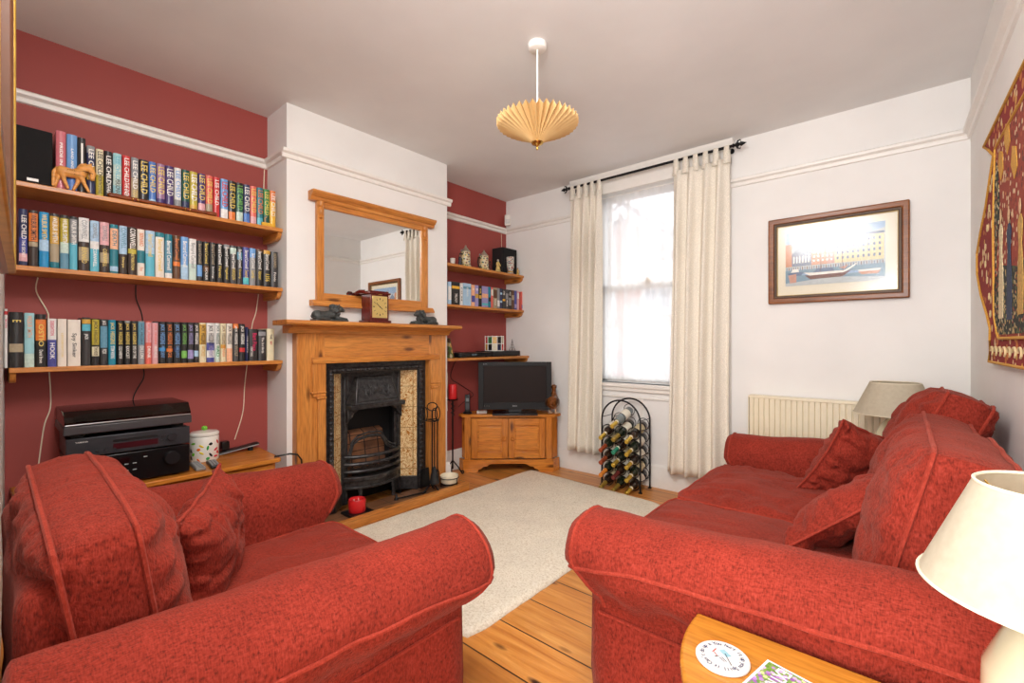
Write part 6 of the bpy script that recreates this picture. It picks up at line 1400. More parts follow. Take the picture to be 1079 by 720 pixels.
mk('harbour_print', b, [plain(c, 0.8, var=0.08, scale=50) for c in inks], pt, smooth=False)
mk('picture_glass', MB().box(PX0 + 0.052, PX1 - 0.052, 3.486, 3.4875, PZ0 + 0.052, PZ1 - 0.052), clear_mat('picture_glass', (1, 1, 1, 1), rough=0.16), pt, smooth=False)

# ------------------------------------------------------------------ tapestry on the right wall
def ex(y): return 0.275 + (3.5 - y) * 0.060 / 3.3 - 0.004     # face of the right wall along its length
tq = thing('tapestry', 'red and gold woven tapestry with scalloped sides on the wall above the sofa', 'tapestry', (ex(2.35), 2.35, 1.07))
edge = [(2.93, 2.04), (2.80, 1.97), (2.68, 1.91), (2.74, 1.86), (2.88, 1.74), (3.02, 1.66), (3.13, 1.58), (3.125, 1.48), (3.01, 1.37), (2.84, 1.27), (2.76, 1.21), (2.765, 1.16), (2.79, 1.065)]
TC = 2.20
def outline(ins=0.0):
    L = [(TC + (y - TC) - ins, z) for y, z in edge]
    L = [(y, min(z, 2.03 - ins)) for y, z in L]; L = [(y, max(z, 1.065 + ins)) for y, z in L]
    return L + [(2 * TC - y, z) for y, z in reversed(L)]
def tpanel(name, pts, mat, off, th, parent=tq):
    vs = [(ex(y) - off, y, z) for y, z in pts] + [(ex(y) - off - th, y, z) for y, z in pts]; n = len(pts)
    b = MB().add(vs, [list(range(n)), list(range(n, 2 * n))] + [(i, (i + 1) % n, n + (i + 1) % n, n + i) for i in range(n)])
    return mk(name, b, mat, parent, smooth=False)
border = speckle('red_border_weave', (140, 34, 30), [(210, 160, 80), (140, 34, 30), (226, 200, 150), (140, 34, 30), (196, 120, 60)], 26, 0.42, 0.95)
field = speckle('rose_field_weave', (150, 62, 44), [(206, 150, 90), (150, 62, 44), (226, 200, 160), (110, 50, 40), (180, 90, 60)], 46, 0.38, 0.95)
flora = speckle('dark_flower_weave', (40, 44, 36), [(196, 170, 110), (90, 100, 60), (40, 44, 36), (160, 80, 60), (206, 190, 150)], 60, 0.42, 0.95)
cloth = tpanel('border_cloth', outline(), border, 0.0, 0.008)
goldw = plain((204, 150, 60), 0.8, var=0.2, scale=200)
o_ = outline(0.004)
mk('gold_braid', MB().tube([(ex(y) - 0.010, y, z) for y, z in o_], 0.0055, 6, closed=True), goldw, tq)
inner = [(2.62, 1.92), (2.66, 1.60), (2.64, 1.26)] + [(2.64 - 0.06 * math.sin(a) - 0.0, 1.23 - 0.05 * (1 - math.cos(a)) ) for a in (0.5, 1.0, 1.4)] + [(2.54, 1.165)]
inner = inner + [(2 * TC - y, z) for y, z in reversed(inner)]
f_ = tpanel('woven_field', inner, field, 0.008, 0.003)
mk('field_braid', MB().tube([(ex(y) - 0.012, y, z) for y, z in inner], 0.0055, 6, closed=True), goldw, f_)
fl = [(2.64, 1.38), (2.63, 1.25), (2.59, 1.195), (2.52, 1.18), (1.90, 1.18), (1.81, 1.21), (1.77, 1.36), (2.0, 1.42), (2.2, 1.40), (2.5, 1.44)]
tpanel('flower_ground', fl, flora, 0.011, 0.002)
tpanel('tree', [(2.62, 1.36), (2.60, 1.36), (2.60, 1.50), (2.55, 1.58), (2.53, 1.70), (2.56, 1.82), (2.60, 1.86), (2.63, 1.78), (2.64, 1.62), (2.62, 1.52)], flora, 0.011, 0.002)
def woman(y, z, h, c1, c2):
    tpanel('woven_figure', [(y - 0.10 * h, z), (y + 0.10 * h, z), (y + 0.09 * h, z + 0.35 * h), (y + 0.05 * h, z + 0.6 * h), (y + 0.09 * h, z + 0.78 * h), (y + 0.03 * h, z + 0.84 * h), (y - 0.03 * h, z + 0.84 * h), (y - 0.09 * h, z + 0.78 * h), (y - 0.05 * h, z + 0.6 * h), (y - 0.12 * h, z + 0.3 * h)], plain(c1, 0.9, var=0.3, scale=120), 0.0125, 0.002)
    mk('woven_head', MB().ball((ex(y) - 0.0145, y, z + 0.91 * h), (0.002, 0.045 * h, 0.07 * h), 10, 8), plain(c2, 0.9, var=0.2, scale=120), tq)
woman(2.49, 1.24, 0.42, (214, 196, 156), (206, 170, 130)); woman(2.34, 1.23, 0.40, (52, 62, 84), (206, 170, 130))
woman(2.16, 1.24, 0.38, (190, 150, 80), (206, 170, 130)); woman(2.0, 1.26, 0.3, (120, 60, 50), (206, 170, 130))
for (y, z) in ((2.50, 1.76), (2.38, 1.82), (2.26, 1.70)):
    tpanel('woven_banner', [(y, z), (y + 0.05, z + 0.06), (y + 0.03, z + 0.12), (y - 0.03, z + 0.10), (y - 0.05, z + 0.03)], goldw, 0.0115, 0.002)
ivory_wool = plain((222, 200, 150), 0.9, var=0.2)
for k in range(9):
    z = 1.27 + k * 0.075; b = MB()
    y = 2.66 + (0.30 * math.exp(-((z - 1.53) / 0.17) ** 2) + 0.16) * 0.5
    for p in range(5):
        a = 2 * PI * p / 5; b.ball((ex(y) - 0.0095, y + 0.009 * math.cos(a), z + 0.009 * math.sin(a)), (0.003, 0.008, 0.008), 7, 5)
    mk('woven_flower', b, ivory_wool, cloth)
for k in range(12):
    y = 1.75 + k * 0.088
    mk('woven_scroll', MB().tube([(ex(y) - 0.010, y + 0.03 * math.cos(a), 1.115 + 0.018 * math.sin(a)) for a in [0.6 * q for q in range(8)]], 0.004, 6), ivory_wool, cloth)

# ------------------------------------------------------------------ large frame on the wall beside the camera
ang = math.atan(-0.0408)
lf = thing('large_framed_print', 'large dark framed print with a gilt edge seen edge-on beside the bookshelves', 'picture', (-0.95, south(-0.95), 1.30), ang)
b = MB()
def ring_local(mb, x0, x1, z0, z1, w, ya, yb):
    o = [(x0, z0), (x1, z0), (x1, z1), (x0, z1)]; i = [(x0 + w, z0 + w), (x1 - w, z0 + w), (x1 - w, z1 - w), (x0 + w, z1 - w)]
    vs = [(p[0], y, p[1]) for y in (ya, yb) for p in o + i]; fs = []
    for k in range(4):
        l = (k + 1) % 4; fs += [(k, l, 4 + l, 4 + k), (8 + k, 8 + l, 12 + l, 12 + k), (k, l, 8 + l, 8 + k), (4 + k, 4 + l, 12 + l, 12 + k)]
    return mb.add(vs, fs)
a0, a1, c0, c1 = -0.56, 0.44, 0.0, 0.90
fo = mk('frame', ring_local(MB(), a0, a1, c0, c1, 0.05, 0.003, 0.040), M['darkwood'], lf, local=True, bevel=0.012, seg=3)
mk('gilt_slip', ring_local(MB(), a0 + 0.004, a1 - 0.004, c0 + 0.004, c1 - 0.004, 0.006, 0.034, 0.048), M['gilt'], fo, local=True, bevel=0.004)
mk('inner_moulding', ring_local(MB(), a0 + 0.045, a1 - 0.045, c0 + 0.045, c1 - 0.045, 0.03, 0.003, 0.045), plain((90, 52, 28), 0.35), fo, local=True, bevel=0.006)
mk('print', MB().box(a0 + 0.07, a1 - 0.07, 0.006, 0.010, c0 + 0.07, c1 - 0.07), plain((176, 170, 160), 0.6, var=0.15, scale=6), lf, local=True, smooth=False)
mk('picture_glass', MB().box(a0 + 0.07, a1 - 0.07, 0.016, 0.018, c0 + 0.07, c1 - 0.07), clear_mat('frame_glass'), lf, local=True, smooth=False)

# ------------------------------------------------------------------ lamps and side tables
def table_lamp(x, y, z0, zb, zt, rb, rt, label, group='cream table lamps'):
    r = thing('table_lamp', label, 'lamp', (x, y, z0), 0, group)
    H_ = zb - z0
    m = MB().lathe((x, y, z0), [(0.055, 0), (0.062, 0.004), (0.06, 0.014), (0.05, 0.022), (0.066, H_ * 0.22), (0.082, H_ * 0.45), (0.08, H_ * 0.62), (0.058, H_ * 0.8), (0.032, H_ * 0.9), (0.024, H_ * 0.97), (0.026, H_), (0.02, H_ + 0.008)], 40)
    mk('base', m, plain((222, 212, 178), 0.12, var=0.02, coat=0.6), r)
    mk('lamp_holder', MB().lathe((x, y, zb), [(0.016, 0.006), (0.017, 0.03), (0.013, 0.05)], 20), M['brass'], r)
    mk('light_bulb', MB().ball((x, y, zb + 0.075), (0.022, 0.022, 0.028), 16, 10), plain((245, 242, 235), 0.2), r)
    b = MB(); n = 56
    for rr, zz in ((rb, zb), (rb - 0.0015, zb), (rt - 0.0015, zt), (rt, zt)):
        for k in range(n): b.v.append(Vector((x + rr * math.cos(2 * PI * k / n), y + rr * math.sin(2 * PI * k / n), zz)))
    for j in range(4):
        for k in range(n):
            a_, b_ = j * n, ((j + 1) % 4) * n; b.f.append([a_ + k, a_ + (k + 1) % n, b_ + (k + 1) % n, b_ + k]); b.mi.append(0)
    sh = mk('lamp_shade', b, M['shade'], r, angle=60)
    fr = MB()
    for rr, zz in ((rb, zb + 0.002), (rt, zt - 0.002)): fr.tube([(x + rr * math.cos(2 * PI * k / n), y + rr * math.sin(2 * PI * k / n), zz) for k in range(n)], 0.0025, 6, closed=True)
    mk('shade_trim', fr, M['cream'], sh)
    sp = MB()
    for k in range(3): sp.tube([(x, y, zb + 0.045), (x + (rt - 0.003) * math.cos(2 * PI * k / 3 + 0.5), y + (rt - 0.003) * math.sin(2 * PI * k / 3 + 0.5), zt - 0.012)], 0.0015, 6)
    mk('shade_carrier', sp, M['brass'], sh)
m, nt, bb = newmat('cream_shade_cloth'); f = noise_n(nt, coords(nt), 60, 3)
nt.links.new(ramp(nt, f, [(0.3, lin((196, 185, 162))), (0.7, lin((208, 198, 176)))]), bb.inputs['Base Color']); bb.inputs['Roughness'].default_value = 0.85
tr = N(nt, 'ShaderNodeBsdfTranslucent'); tr.inputs['Color'].default_value = lin((236, 224, 196)); mx = N(nt, 'ShaderNodeMixShader'); mx.inputs[0].default_value = 0.25
nt.links.new(bb.outputs[0], mx.inputs[1]); nt.links.new(tr.outputs[0], mx.inputs[2]); nt.links.new(mx.outputs[0], nt.nodes['Material Output'].inputs['Surface'])
M['shade'] = m
FZ = 0.50
ft = thing('corner_side_table', 'small round side table under the corner lamp', 'side table', (-0.035, 3.19, 0))
mk('table_top', MB().lathe((-0.035, 3.19, 0), [(0.17, FZ - 0.02), (0.175, FZ - 0.015), (0.175, FZ - 0.005), (0.17, FZ)], 40), M['table'], ft)
mk('pedestal', MB().lathe((-0.035, 3.19, 0), [(0.13, 0), (0.13, 0.02), (0.03, 0.04), (0.024, 0.25), (0.03, FZ - 0.04), (0.08, FZ - 0.02)], 24), M['table'], ft)
table_lamp(-0.035, 3.19, FZ, 0.765, 0.936, 0.182, 0.108, 'cream table lamp in the corner behind the far sofa arm')
# D-shaped table beside the sofa
TZ = 0.50
st = thing('side_table', 'honey coloured half round side table beside the near sofa arm', 'side table', (0.0, 1.0, 0))
cx_, cy_, rr_ = 0.02, 1.085, 0.398
dpts = [(cx_ + rr_ * math.cos(a), cy_ + rr_ * math.sin(a)) for a in [PI + PI * k / 40 for k in range(41)]]
dpts = [(min(p[0], 0.312), p[1]) for p in dpts]
dpts = [(dpts[0][0] + 0.0, 1.125)] + dpts + [(0.312, 1.125)]
def dshrink(d): return [(cx_ + (x - cx_) * (1 - d), (y - 1.0) * (1 - d) + 1.0) for x, y in dpts]
mk('table_top', MB().prism(dpts, TZ - 0.024, TZ, 'Z'), M['table'], st, bevel=0.007, seg=3)
mk('apron', MB().prism(dshrink(0.13), TZ - 0.10, TZ - 0.024, 'Z'), M['table'], st, smooth=False)
for (lx, ly) in ((-0.29, 1.08), (0.26, 1.08), (-0.16, 0.80), (0.2, 0.80)):
    mk('leg', MB().lathe((lx, ly, 0), [(0.012, 0), (0.018, 0.02), (0.014, 0.05), (0.02, 0.2), (0.024, 0.32), (0.018, 0.36), (0.024, TZ - 0.10)], 18), M['table'], st)
table_lamp(0.166, 0.955, TZ, 0.800, 0.952, 0.150, 0.088, 'cream table lamp on the half round table nearest the camera')
# coaster
co = thing('ceramic_coaster', 'round white coaster with blue handwriting around a small drawing', 'coaster', (-0.279, 0.986, TZ))
cc = Vector((-0.281, 0.986, TZ))
disc = mk('disc', MB().lathe(cc, [(0.048, 0), (0.051, 0.003), (0.051, 0.007), (0.049, 0.009)], 48), plain((212, 209, 204), 0.45, var=0.01), co)
blue = plain((34, 40, 84), 0.6); b = MB(); nW = 34
sl = list("Can't do up a You hurt it up you Spill it ")
for i, ch in enumerate(sl):
    if ch == ' ': continue
    a = math.radians(250) - 2 * PI * i / len(sl)
    mt = Matrix.Translation(cc + Vector((0.0385 * math.cos(a), 0.0385 * math.sin(a), 0.0095))) @ Matrix.Rotation(a - PI / 2, 4, 'Z')
    put_text(b, ch, 0.0135, mt)
mk('handwriting', b, blue, disc, smooth=False)
b = MB()
b.m = 0; b.obox(cc + Vector((0.002, 0.012, 0.0094)), 0.022, 0.012, 0.0006, rz=-0.6)
b.m = 1; b.obox(cc + Vector((-0.018, 0.008, 0.0095)), 0.002, 0.014, 0.0006, rz=-0.2).obox(cc + Vector((-0.01, -0.004, 0.0095)), 0.018, 0.0014, 0.0006, rz=-0.7)
b.m = 2; b.obox(cc + Vector((0.004, -0.010, 0.0096)), 0.022, 0.014, 0.0006, rz=-0.6)
b.m = 3; b.obox(cc + Vector((0.012, -0.004, 0.0098)), 0.034, 0.0014, 0.0006, rz=-0.95).obox(cc + Vector((0.006, -0.010, 0.0101)), 0.014, 0.0012, 0.0004, rz=-0.6).obox(cc + Vector((0.003, -0.013, 0.0101)), 0.014, 0.0012, 0.0004, rz=-0.6).obox(cc + Vector((-0.008, -0.008, 0.0098)), 0.010, 0.0014, 0.0006, rz=0.9)
mk('drawing', b, [plain((140, 180, 190), 0.6), plain((200, 60, 50), 0.6), plain((196, 196, 196), 0.6), plain((50, 50, 60), 0.6)], disc, smooth=False)
# leaflet
lfz = math.radians(-38 + 40.7 - 20)
le = thing('leaflet', 'small glossy leaflet with purple and green flowers on the half round table', 'leaflet', (-0.16, 0.985, TZ), math.radians(-12))
mk('paper_sheet', MB().box(-0.062, 0.062, -0.10, 0.048, 0.0, 0.003), plain((238, 236, 232), 0.3, var=0.01), le, local=True, smooth=False)
mk('flower_picture', MB().box(-0.057, 0.057, -0.095, 0.043, 0.003, 0.0034), speckle('lavender_garden', (120, 150, 70), [(140, 80, 160), (190, 160, 200), (90, 130, 50), (170, 120, 190), (200, 210, 140)], 120, 0.5, 0.3, 0.0), le, local=True, smooth=False)
mk('title_lettering', fit_text(MB(), 'EXTRA', 0.075, 0.026, cols((0, -1, 0), (1, 0, 0), (0, 0, 1), (-0.026, 0.002, 0.0036))), M['letter_w'], le, local=True, smooth=False)

# ------------------------------------------------------------------ rug
ru = thing('cream_rug', 'large cream pile rug in the middle of the floor', 'rug', (-1.9, 2.2, 0))
qd = [(-2.535, 1.25), (-1.27, 1.215), (-1.275, 3.115), (-2.535, 3.20)]
b = MB(); n = 90
for j in range(n + 1):
    for i in range(n + 1):
        u, v = i / n, j / n
        # rounded corners
        e = min(u, 1 - u), min(v, 1 - v)
        x = (qd[0][0] * (1 - u) + qd[1][0] * u) * (1 - v) + (qd[3][0] * (1 - u) + qd[2][0] * u) * v
        y = (qd[0][1] * (1 - u) + qd[1][1] * u) * (1 - v) + (qd[3][1] * (1 - u) + qd[2][1] * u) * v
        if e[0] < 0.06 and e[1] < 0.05:
            k = (1 - e[0] / 0.06) * (1 - e[1] / 0.05) * 0.014
            x += k * (1 if u < 0.5 else -1); y += k * (1 if v < 0.5 else -1)
        ed = min(e[0] * 1.26, e[1] * 1.9)
        z = 0.006 + 0.016 * min(1, ed / 0.025) ** 0.5 + 0.0025 * noise.noise((x * 40, y * 40, 0)) + 0.003 * noise.noise((x * 5, y * 5, 2))
        x += 0.004 * noise.noise((y * 14, x * 3, 4)) if e[0] < 0.01 else 0; y += 0.004 * noise.noise((x * 14, 7, y * 3)) if e[1] < 0.01 else 0
        b.v.append(Vector((x, y, z)))
for j in range(n):
    for i in range(n):
        q = j * (n + 1) + i; b.f.append([q, q + 1, q + n + 2, q + n + 1]); b.mi.append(0)
per = [i for i in range(n + 1)] + [j * (n + 1) + n for j in range(1, n + 1)] + [n * (n + 1) + i for i in range(n - 1, -1, -1)] + [j * (n + 1) for j in range(n - 1, 0, -1)]
k0 = len(b.v); b.v += [Vector((b.v[p].x, b.v[p].y, 0.0005)) for p in per]
for i in range(len(per)): l = (i + 1) % len(per); b.f.append([per[i], per[l], k0 + l, k0 + i]); b.mi.append(0)
mk('pile', b, M['rug'], ru, angle=180)
# ------------------------------------------------------------------ upholstery
def fbm(p, s, seed):
    q = Vector((p[0] * s + seed, p[1] * s - seed, p[2] * s + seed * 0.5))
    return noise.noise(q) + 0.5 * noise.noise(q * 2.1) + 0.25 * noise.noise(q * 4.3)
def crease(p, s, seed):
    """soft folds: valleys where the noise crosses zero"""
    q = Vector((p[0] * s + seed, p[1] * s + seed * 2, p[2] * s))
    return 1 - min(1.0, abs(noise.noise(q)) * 4.0)

def cushion(name, parent, mat, c, U, V, Wd, Hd, T, b, seed=1.0, pinch=0.05, wr=0.008, n=44, sag=0.0, bend=None, pipe=0.0055, top_sag=0.0, tag_label=None, stretch=(1, 1)):
    """U, V span the face, U x V is its front; b is the boxed border depth, T the full thickness"""
    c = Vector(c); U = Vector(U).normalized(); V = Vector(V); V = (V - U * U.dot(V)).normalized(); Nn = U.cross(V)
    def pos(u, v, side):
        # superellipse plan with pulled-in edges
        x = Wd / 2 * u * (1 - pinch * (1 - v * v) * u * u); y = Hd / 2 * v * (1 - pinch * (1 - u * u) * v * v)
        # rounded corners
        cr = max(0, abs(u) - 0.82) / 0.18; cq = max(0, abs(v) - 0.82) / 0.18
        k = cr * cq * (0.035 if b > 0 else 0.0); x -= math.copysign(k * Wd * 0.5, u); y -= math.copysign(k * Hd * 0.5, v)
        e = max(0.0, (1 - abs(u) ** 2.6) * (1 - abs(v) ** 2.6)) ** 0.55
        z = b / 2 + (T - b) / 2 * e * (1.25 if side > 0 else 0.75)
        # folds running in from the seams
        m = (1 - e) * 0.9 + 0.25
        a1 = noise.noise((u * 2.0 * stretch[0] + seed, v * 7.0 * stretch[1], seed * 3.1)); a2 = noise.noise((u * 7.0 * stretch[0] - seed, v * 2.0 * stretch[1], seed * 1.7 + side))
        edge = min(1, (1 - max(abs(u), abs(v))) / 0.05)
        z += edge * wr * m * (a1 * (1 if abs(u) > abs(v) else 0.4) + a2 * (1 if abs(v) >= abs(u) else 0.4)) * 2.0
        z += edge * wr * 1.0 * noise.noise((u * 2.2 + seed, v * 2.2, side * 2 + seed))
        z -= edge * wr * 0.9 * crease((u, v, side), 2.3, seed) ** 3
        y -= sag * (1 - v) * 0.0
        y += top_sag * (v > 0) * v * v * (-1) * (1 - abs(u) ** 3) + wr * 0.6 * noise.noise((u * 3, seed, side)) * abs(v) ** 4
        p = c + U * x + V * y + Nn * (z * side)
        if bend: p = bend(p, u, v)
        return p
    mb = MB()
    for side in (1, -1):
        o = len(mb.v)
        for j in range(n + 1):
            for i in range(n + 1): mb.v.append(pos(2 * i / n - 1, 2 * j / n - 1, side))
        for j in range(n):
            for i in range(n):
                q = o + j * (n + 1) + i; mb.f.append([q, q + 1, q + n + 2, q + n + 1] if side > 0 else [q, q + n + 1, q + n + 2, q + 1]); mb.mi.append(0)
    per = [i for i in range(n + 1)] + [j * (n + 1) + n for j in range(1, n + 1)] + [n * (n + 1) + i for i in range(n - 1, -1, -1)] + [j * (n + 1) for j in range(n - 1, 0, -1)]
    o2 = (n + 1) ** 2; L = len(per)
    fr = [mb.v[p] for p in per]; bk = [mb.v[p + o2] for p in per]
    if b > 0:                                                # boxed border, slightly rounded outwards
        rows_ = [per]
        K = 4
        for s in range(1, K):
            t = s / K; ids = []
            for i in range(L):
                p = fr[i].lerp(bk[i], t); out = (fr[i] + bk[i]) / 2 - c; out = (out - Nn * out.dot(Nn)).normalized()
                p = p + out * (0.010 * math.sin(PI * t) + wr * 0.7 * math.sin(PI * t) * noise.noise((p.x * 24, p.y * 10, p.z * 24)))
                ids.append(len(mb.v)); mb.v.append(p)
            rows_.append(ids)
        rows_.append([p + o2 for p in per])
        for s in range(K):
            for i in range(L):
                l = (i + 1) % L; mb.f.append([rows_[s][i], rows_[s + 1][i], rows_[s + 1][l], rows_[s][l]]); mb.mi.append(0)
    else:
        for i in range(L): l = (i + 1) % L; mb.f.append([per[i], per[i] + o2, per[l] + o2, per[l]]); mb.mi.append(0)
    o = mk(name, mb, mat, parent, angle=180)
    if parent is None: pass
    def loop(ps, lift):
        out = []
        for i in range(0, L):
            p = ps[i]; d = p - c; d = (d - Nn * d.dot(Nn)).normalized()
            out.append(p + d * pipe * 0.55)
        return out
    pm = MB().tube(loop(fr, 1), pipe, 6, closed=True)
    if b > 0: pm.tube(loop(bk, -1), pipe, 6, closed=True)
    mk('piping', pm, M['redpipe'], o)
    return o

def arm(parent, f, L, zf, zb, seed, r=0.125, stem=0.165, over=0.08, rise=0.0):
    """rolled arm; f maps (along from the front, outward, height) to the room. zf and zb: height at front and back"""
    mb = MB(); nst = 34; rings = []
    lines = {'seam': [], 'skirt': [], 'front': []}
    def profile(zt):
        cz = zt - r; pts = [(0.0, 0.20), (0.0, 0.30), (0.0, 0.38), (0.0, 0.44)]
        co = r + 0.002
        for k in range(22):
            a = math.radians(180 - k * (180 + 62) / 21); pts.append((co + r * math.cos(a), cz + r * 0.98 * math.sin(a)))
        lx, lz = pts[-1]
        pts += [(stem + 0.006, 0.36), (stem, 0.34), (stem + 0.003, 0.33), (stem + 0.006, 0.25), (stem + 0.012, 0.15), (stem + 0.020, 0.03), (stem - 0.03, 0.03), (0.02, 0.05), (0.0, 0.12)]
        return pts
    for j in range(nst + 1):
        t = j / nst; tt = t
        u = L * tt; zt = zf + (zb - zf) * tt + 0.006 * noise.noise((u * 6, seed, 0))
        P = profile(zt); ring = []
        cz = zt - r
        for q, (o_, z_) in enumerate(P):
            # the lower part sits back from the rolled front
            k = 0.0
            if z_ < cz - 0.02: k = min(1.0, (cz - 0.02 - z_) / 0.10)
            uu = u + over * k * (1 - tt) ** 2
            # rounding at the very front
            rad = 1.0
            if u < 0.035: rad = 0.90 + 0.10 * math.sqrt(max(0, 1 - (1 - u / 0.035) ** 2))
            oc, zc = r, cz
            if z_ > cz - r: o2, z2 = oc + (o_ - oc) * rad, zc + (z_ - zc) * rad
            else: o2, z2 = r * 0.6 + (o_ - r * 0.6) * rad, z_
            w = 0.006 * fbm((u * 1.0, o_ * 2.0, z_), 5.0, seed) + 0.004 * noise.noise((u * 3 + seed, q * 0.35, 0))
            if 0.28 < z_ < cz: w += 0.013 * noise.noise((u * 9 + seed, z_ * 12, 1)) * (1 if o_ > r else 0.3)
            dx, dz = o2 - oc, z2 - zc; dl = math.hypot(dx, dz) or 1
            o2 += dx / dl * w; z2 += dz / dl * w if z_ > 0.25 else 0
            p = Vector(f(uu, o2, z2)); ring.append(p)
        rings.append(ring)
        # seam along the outer side of the roll
        axis_ = Vector(f(u, r, cz)); kk = rise * min(1.0, t / 0.25); k0_ = int(kk); pv = ring[21 - k0_].lerp(ring[20 - k0_], kk - k0_); dv = pv - axis_; dv -= (Vector(f(1, 0, 0)) - Vector(f(0, 0, 0))) * dv.dot(Vector(f(1, 0, 0)) - Vector(f(0, 0, 0)))
        lines['seam'].append(pv + dv.normalized() * 0.002)
        lines['skirt'].append(Vector(f(u + over * (1 - tt) ** 2 , stem + 0.006, 0.33)))
    n = len(rings[0])
    for rg in rings: mb.v += rg
    for j in range(nst):
        for q in range(n):
            l = (q + 1) % n; mb.f.append([j * n + q, j * n + l, (j + 1) * n + l, (j + 1) * n + q]); mb.mi.append(0)
    # caps: a bulged ring then a fan
    for j, s in ((0, -1), (nst, 1)):
        cen = sum(rings[j], Vector()) / n
        ax = (Vector(f(1, 0, 0)) - Vector(f(0, 0, 0))).normalized() * s
        ids0 = [j * n + q for q in range(n)]
        prev = ids0
        for sc, ou in ((0.9, 0.006), (0.72, 0.011), (0.4, 0.014)):
            ids = []
            for q in range(n):
                p = rings[j][q]; tgt = Vector(f(0, r * 0.95, 0)) - Vector(f(0, 0, 0))
                ctr = cen.copy(); ctr.z = p.z * 0.55 + cen.z * 0.45
                ids.append(len(mb.v)); mb.v.append(ctr.lerp(p, sc) + ax * ou)
            for q in range(n):
                l = (q + 1) % n; mb.f.append([prev[q], prev[l], ids[l], ids[q]]); mb.mi.append(0)
            prev = ids
        mb.f.append(list(prev)); mb.mi.append(0)
    o = mk('arm', mb, M['redfab'], parent, angle=180)
    pm = MB().tube(lines['seam'], 0.0055, 6).tube([p for p in rings[1][3:27]], 0.0055, 6).tube(lines['skirt'], 0.005, 6)
    mk('piping', pm, M['redpipe'], o)
    return o

def loft_box(parent, name, x0, x1, y0, y1, z0, z1, seed, rad=0.04, w=0.006, n=26):
    """padded block with rounded edges"""
    mb = MB(); cx, cy, cz = (x0 + x1) / 2, (y0 + y1) / 2, (z0 + z1) / 2; hx, hy, hz = (x1 - x0) / 2, (y1 - y0) / 2, (z1 - z0) / 2
    def rp(p):
        q = [max(-h + rad, min(h - rad, a)) for a, h in zip(p, (hx, hy, hz))]; d = Vector(p) - Vector(q)
        if d.length > 1e-9: d = d.normalized() * rad
        r_ = Vector(q) + d
        nrm = d.normalized() if d.length > 1e-9 else Vector((0, 0, 0))
        return Vector((cx, cy, cz)) + r_ + nrm * w * fbm(r_ + Vector((cx, cy, cz)), 5, seed)
    for ax in range(3):
        for s in (-1, 1):
            o = len(mb.v); a, b_ = [k for k in range(3) if k != ax]; h = (hx, hy, hz)
            for j in range(n + 1):
                for i in range(n + 1):
                    p = [0, 0, 0]; p[ax] = s * h[ax]; p[a] = h[a] * (2 * i / n - 1); p[b_] = h[b_] * (2 * j / n - 1); mb.v.append(rp(p))
            for j in range(n):
                for i in range(n): q = o + j * (n + 1) + i; mb.f.append([q, q + 1, q + n + 2, q + n + 1]); mb.mi.append(0)
    ob = mk(name, mb, M['redfab'], parent, angle=180)
    bm = bmesh.new(); bm.from_mesh(ob.data); bmesh.ops.remove_doubles(bm, verts=bm.verts, dist=0.0008); bmesh.ops.recalc_face_normals(bm, faces=bm.faces); bm.to_mesh(ob.data); bm.free()
    return ob

# ---- sofa along the right wall: seats face the fireplace
so = thing('sofa', 'long red chenille sofa with rolled arms against the tapestry wall', 'sofa', (-0.25, 2.08, 0))
SF = -0.785
arm(so, lambda u, o, z: (SF + u, 1.395 - o, z), 0.94, 0.622, 0.668, 3.1, rise=1.9)
arm(so, lambda u, o, z: (SF + u, 2.765 + o, z), 0.93, 0.615, 0.665, 8.4)
loft_box(so, 'seat_base', SF + 0.10, 0.10, 1.385, 2.775, 0.03, 0.32, 2.0, 0.03, 0.004)
loft_box(so, 'sofa_back', 0.13, 0.264, 1.20, 2.96, 0.04, 0.785, 5.0, 0.075, 0.008, 36)
sk = MB()
for (ya, yb) in ((1.40, 2.06), (2.085, 2.76)):
    pts = []
    for i in range(31):
        y = ya + (yb - ya) * i / 30; pts.append((SF + 0.075 + 0.005 * math.sin(y * 21), y))
    sk.prism(pts + [(p[0] + 0.012, p[1]) for p in reversed(pts)], 0.02, 0.325, 'Z')
mk('skirt', sk, M['redfab'], so)
cushion('seat_cushion', so, M['redfab'], (-0.335, 1.715, 0.395), (0, 1, 0), (-1, 0, 0), 0.635, 0.90, 0.175, 0.11, 1.3, 0.01, 0.006)
cushion('seat_cushion', so, M['redfab'], (-0.335, 2.375, 0.400), (0, 1, 0), (-1, 0, 0), 0.690, 0.90, 0.185, 0.11, 5.3, 0.01, 0.013, stretch=(1, 1.6))
def lean(a):  # face turned towards -x, tipped back by a
    return (0, -1, 0), (math.sin(a), 0, math.cos(a))
def slump(p, u, v): return p
U_, V_ = lean(0.22)
cushion('back_cushion', so, M['redfab'], (0.065, 1.665, 0.655), (0, -1, 0), (math.sin(0.24), 0, math.cos(0.24)), 0.53, 0.48, 0.28, 0.14, 2.2, 0.02, 0.010)
cushion('back_cushion', so, M['redfab'], (0.055, 2.14, 0.64), (0, -1, 0.0), (math.sin(0.28), 0, math.cos(0.28)), 0.47, 0.47, 0.28, 0.13, 7.9, 0.02, 0.012)
cushion('back_cushion', so, M['redfab'], (0.085, 2.57, 0.69), (0, -1, 0.04), (math.sin(0.40), 0.0, math.cos(0.40)), 0.46, 0.52, 0.29, 0.13, 4.6, 0.02, 0.015)
def scatter(c, U, V, W_, H_, T_, seed, label, group='red scatter cushions'):
    r = thing('scatter_cushion', label, 'cushion', (c[0], c[1], c[2] - H_ * 0.4), 0, group)
    cushion('cover', r, M['redfab'], c, U, V, W_, H_, T_, 0.0, seed, 0.11, 0.015, pipe=0.0045)
    return r
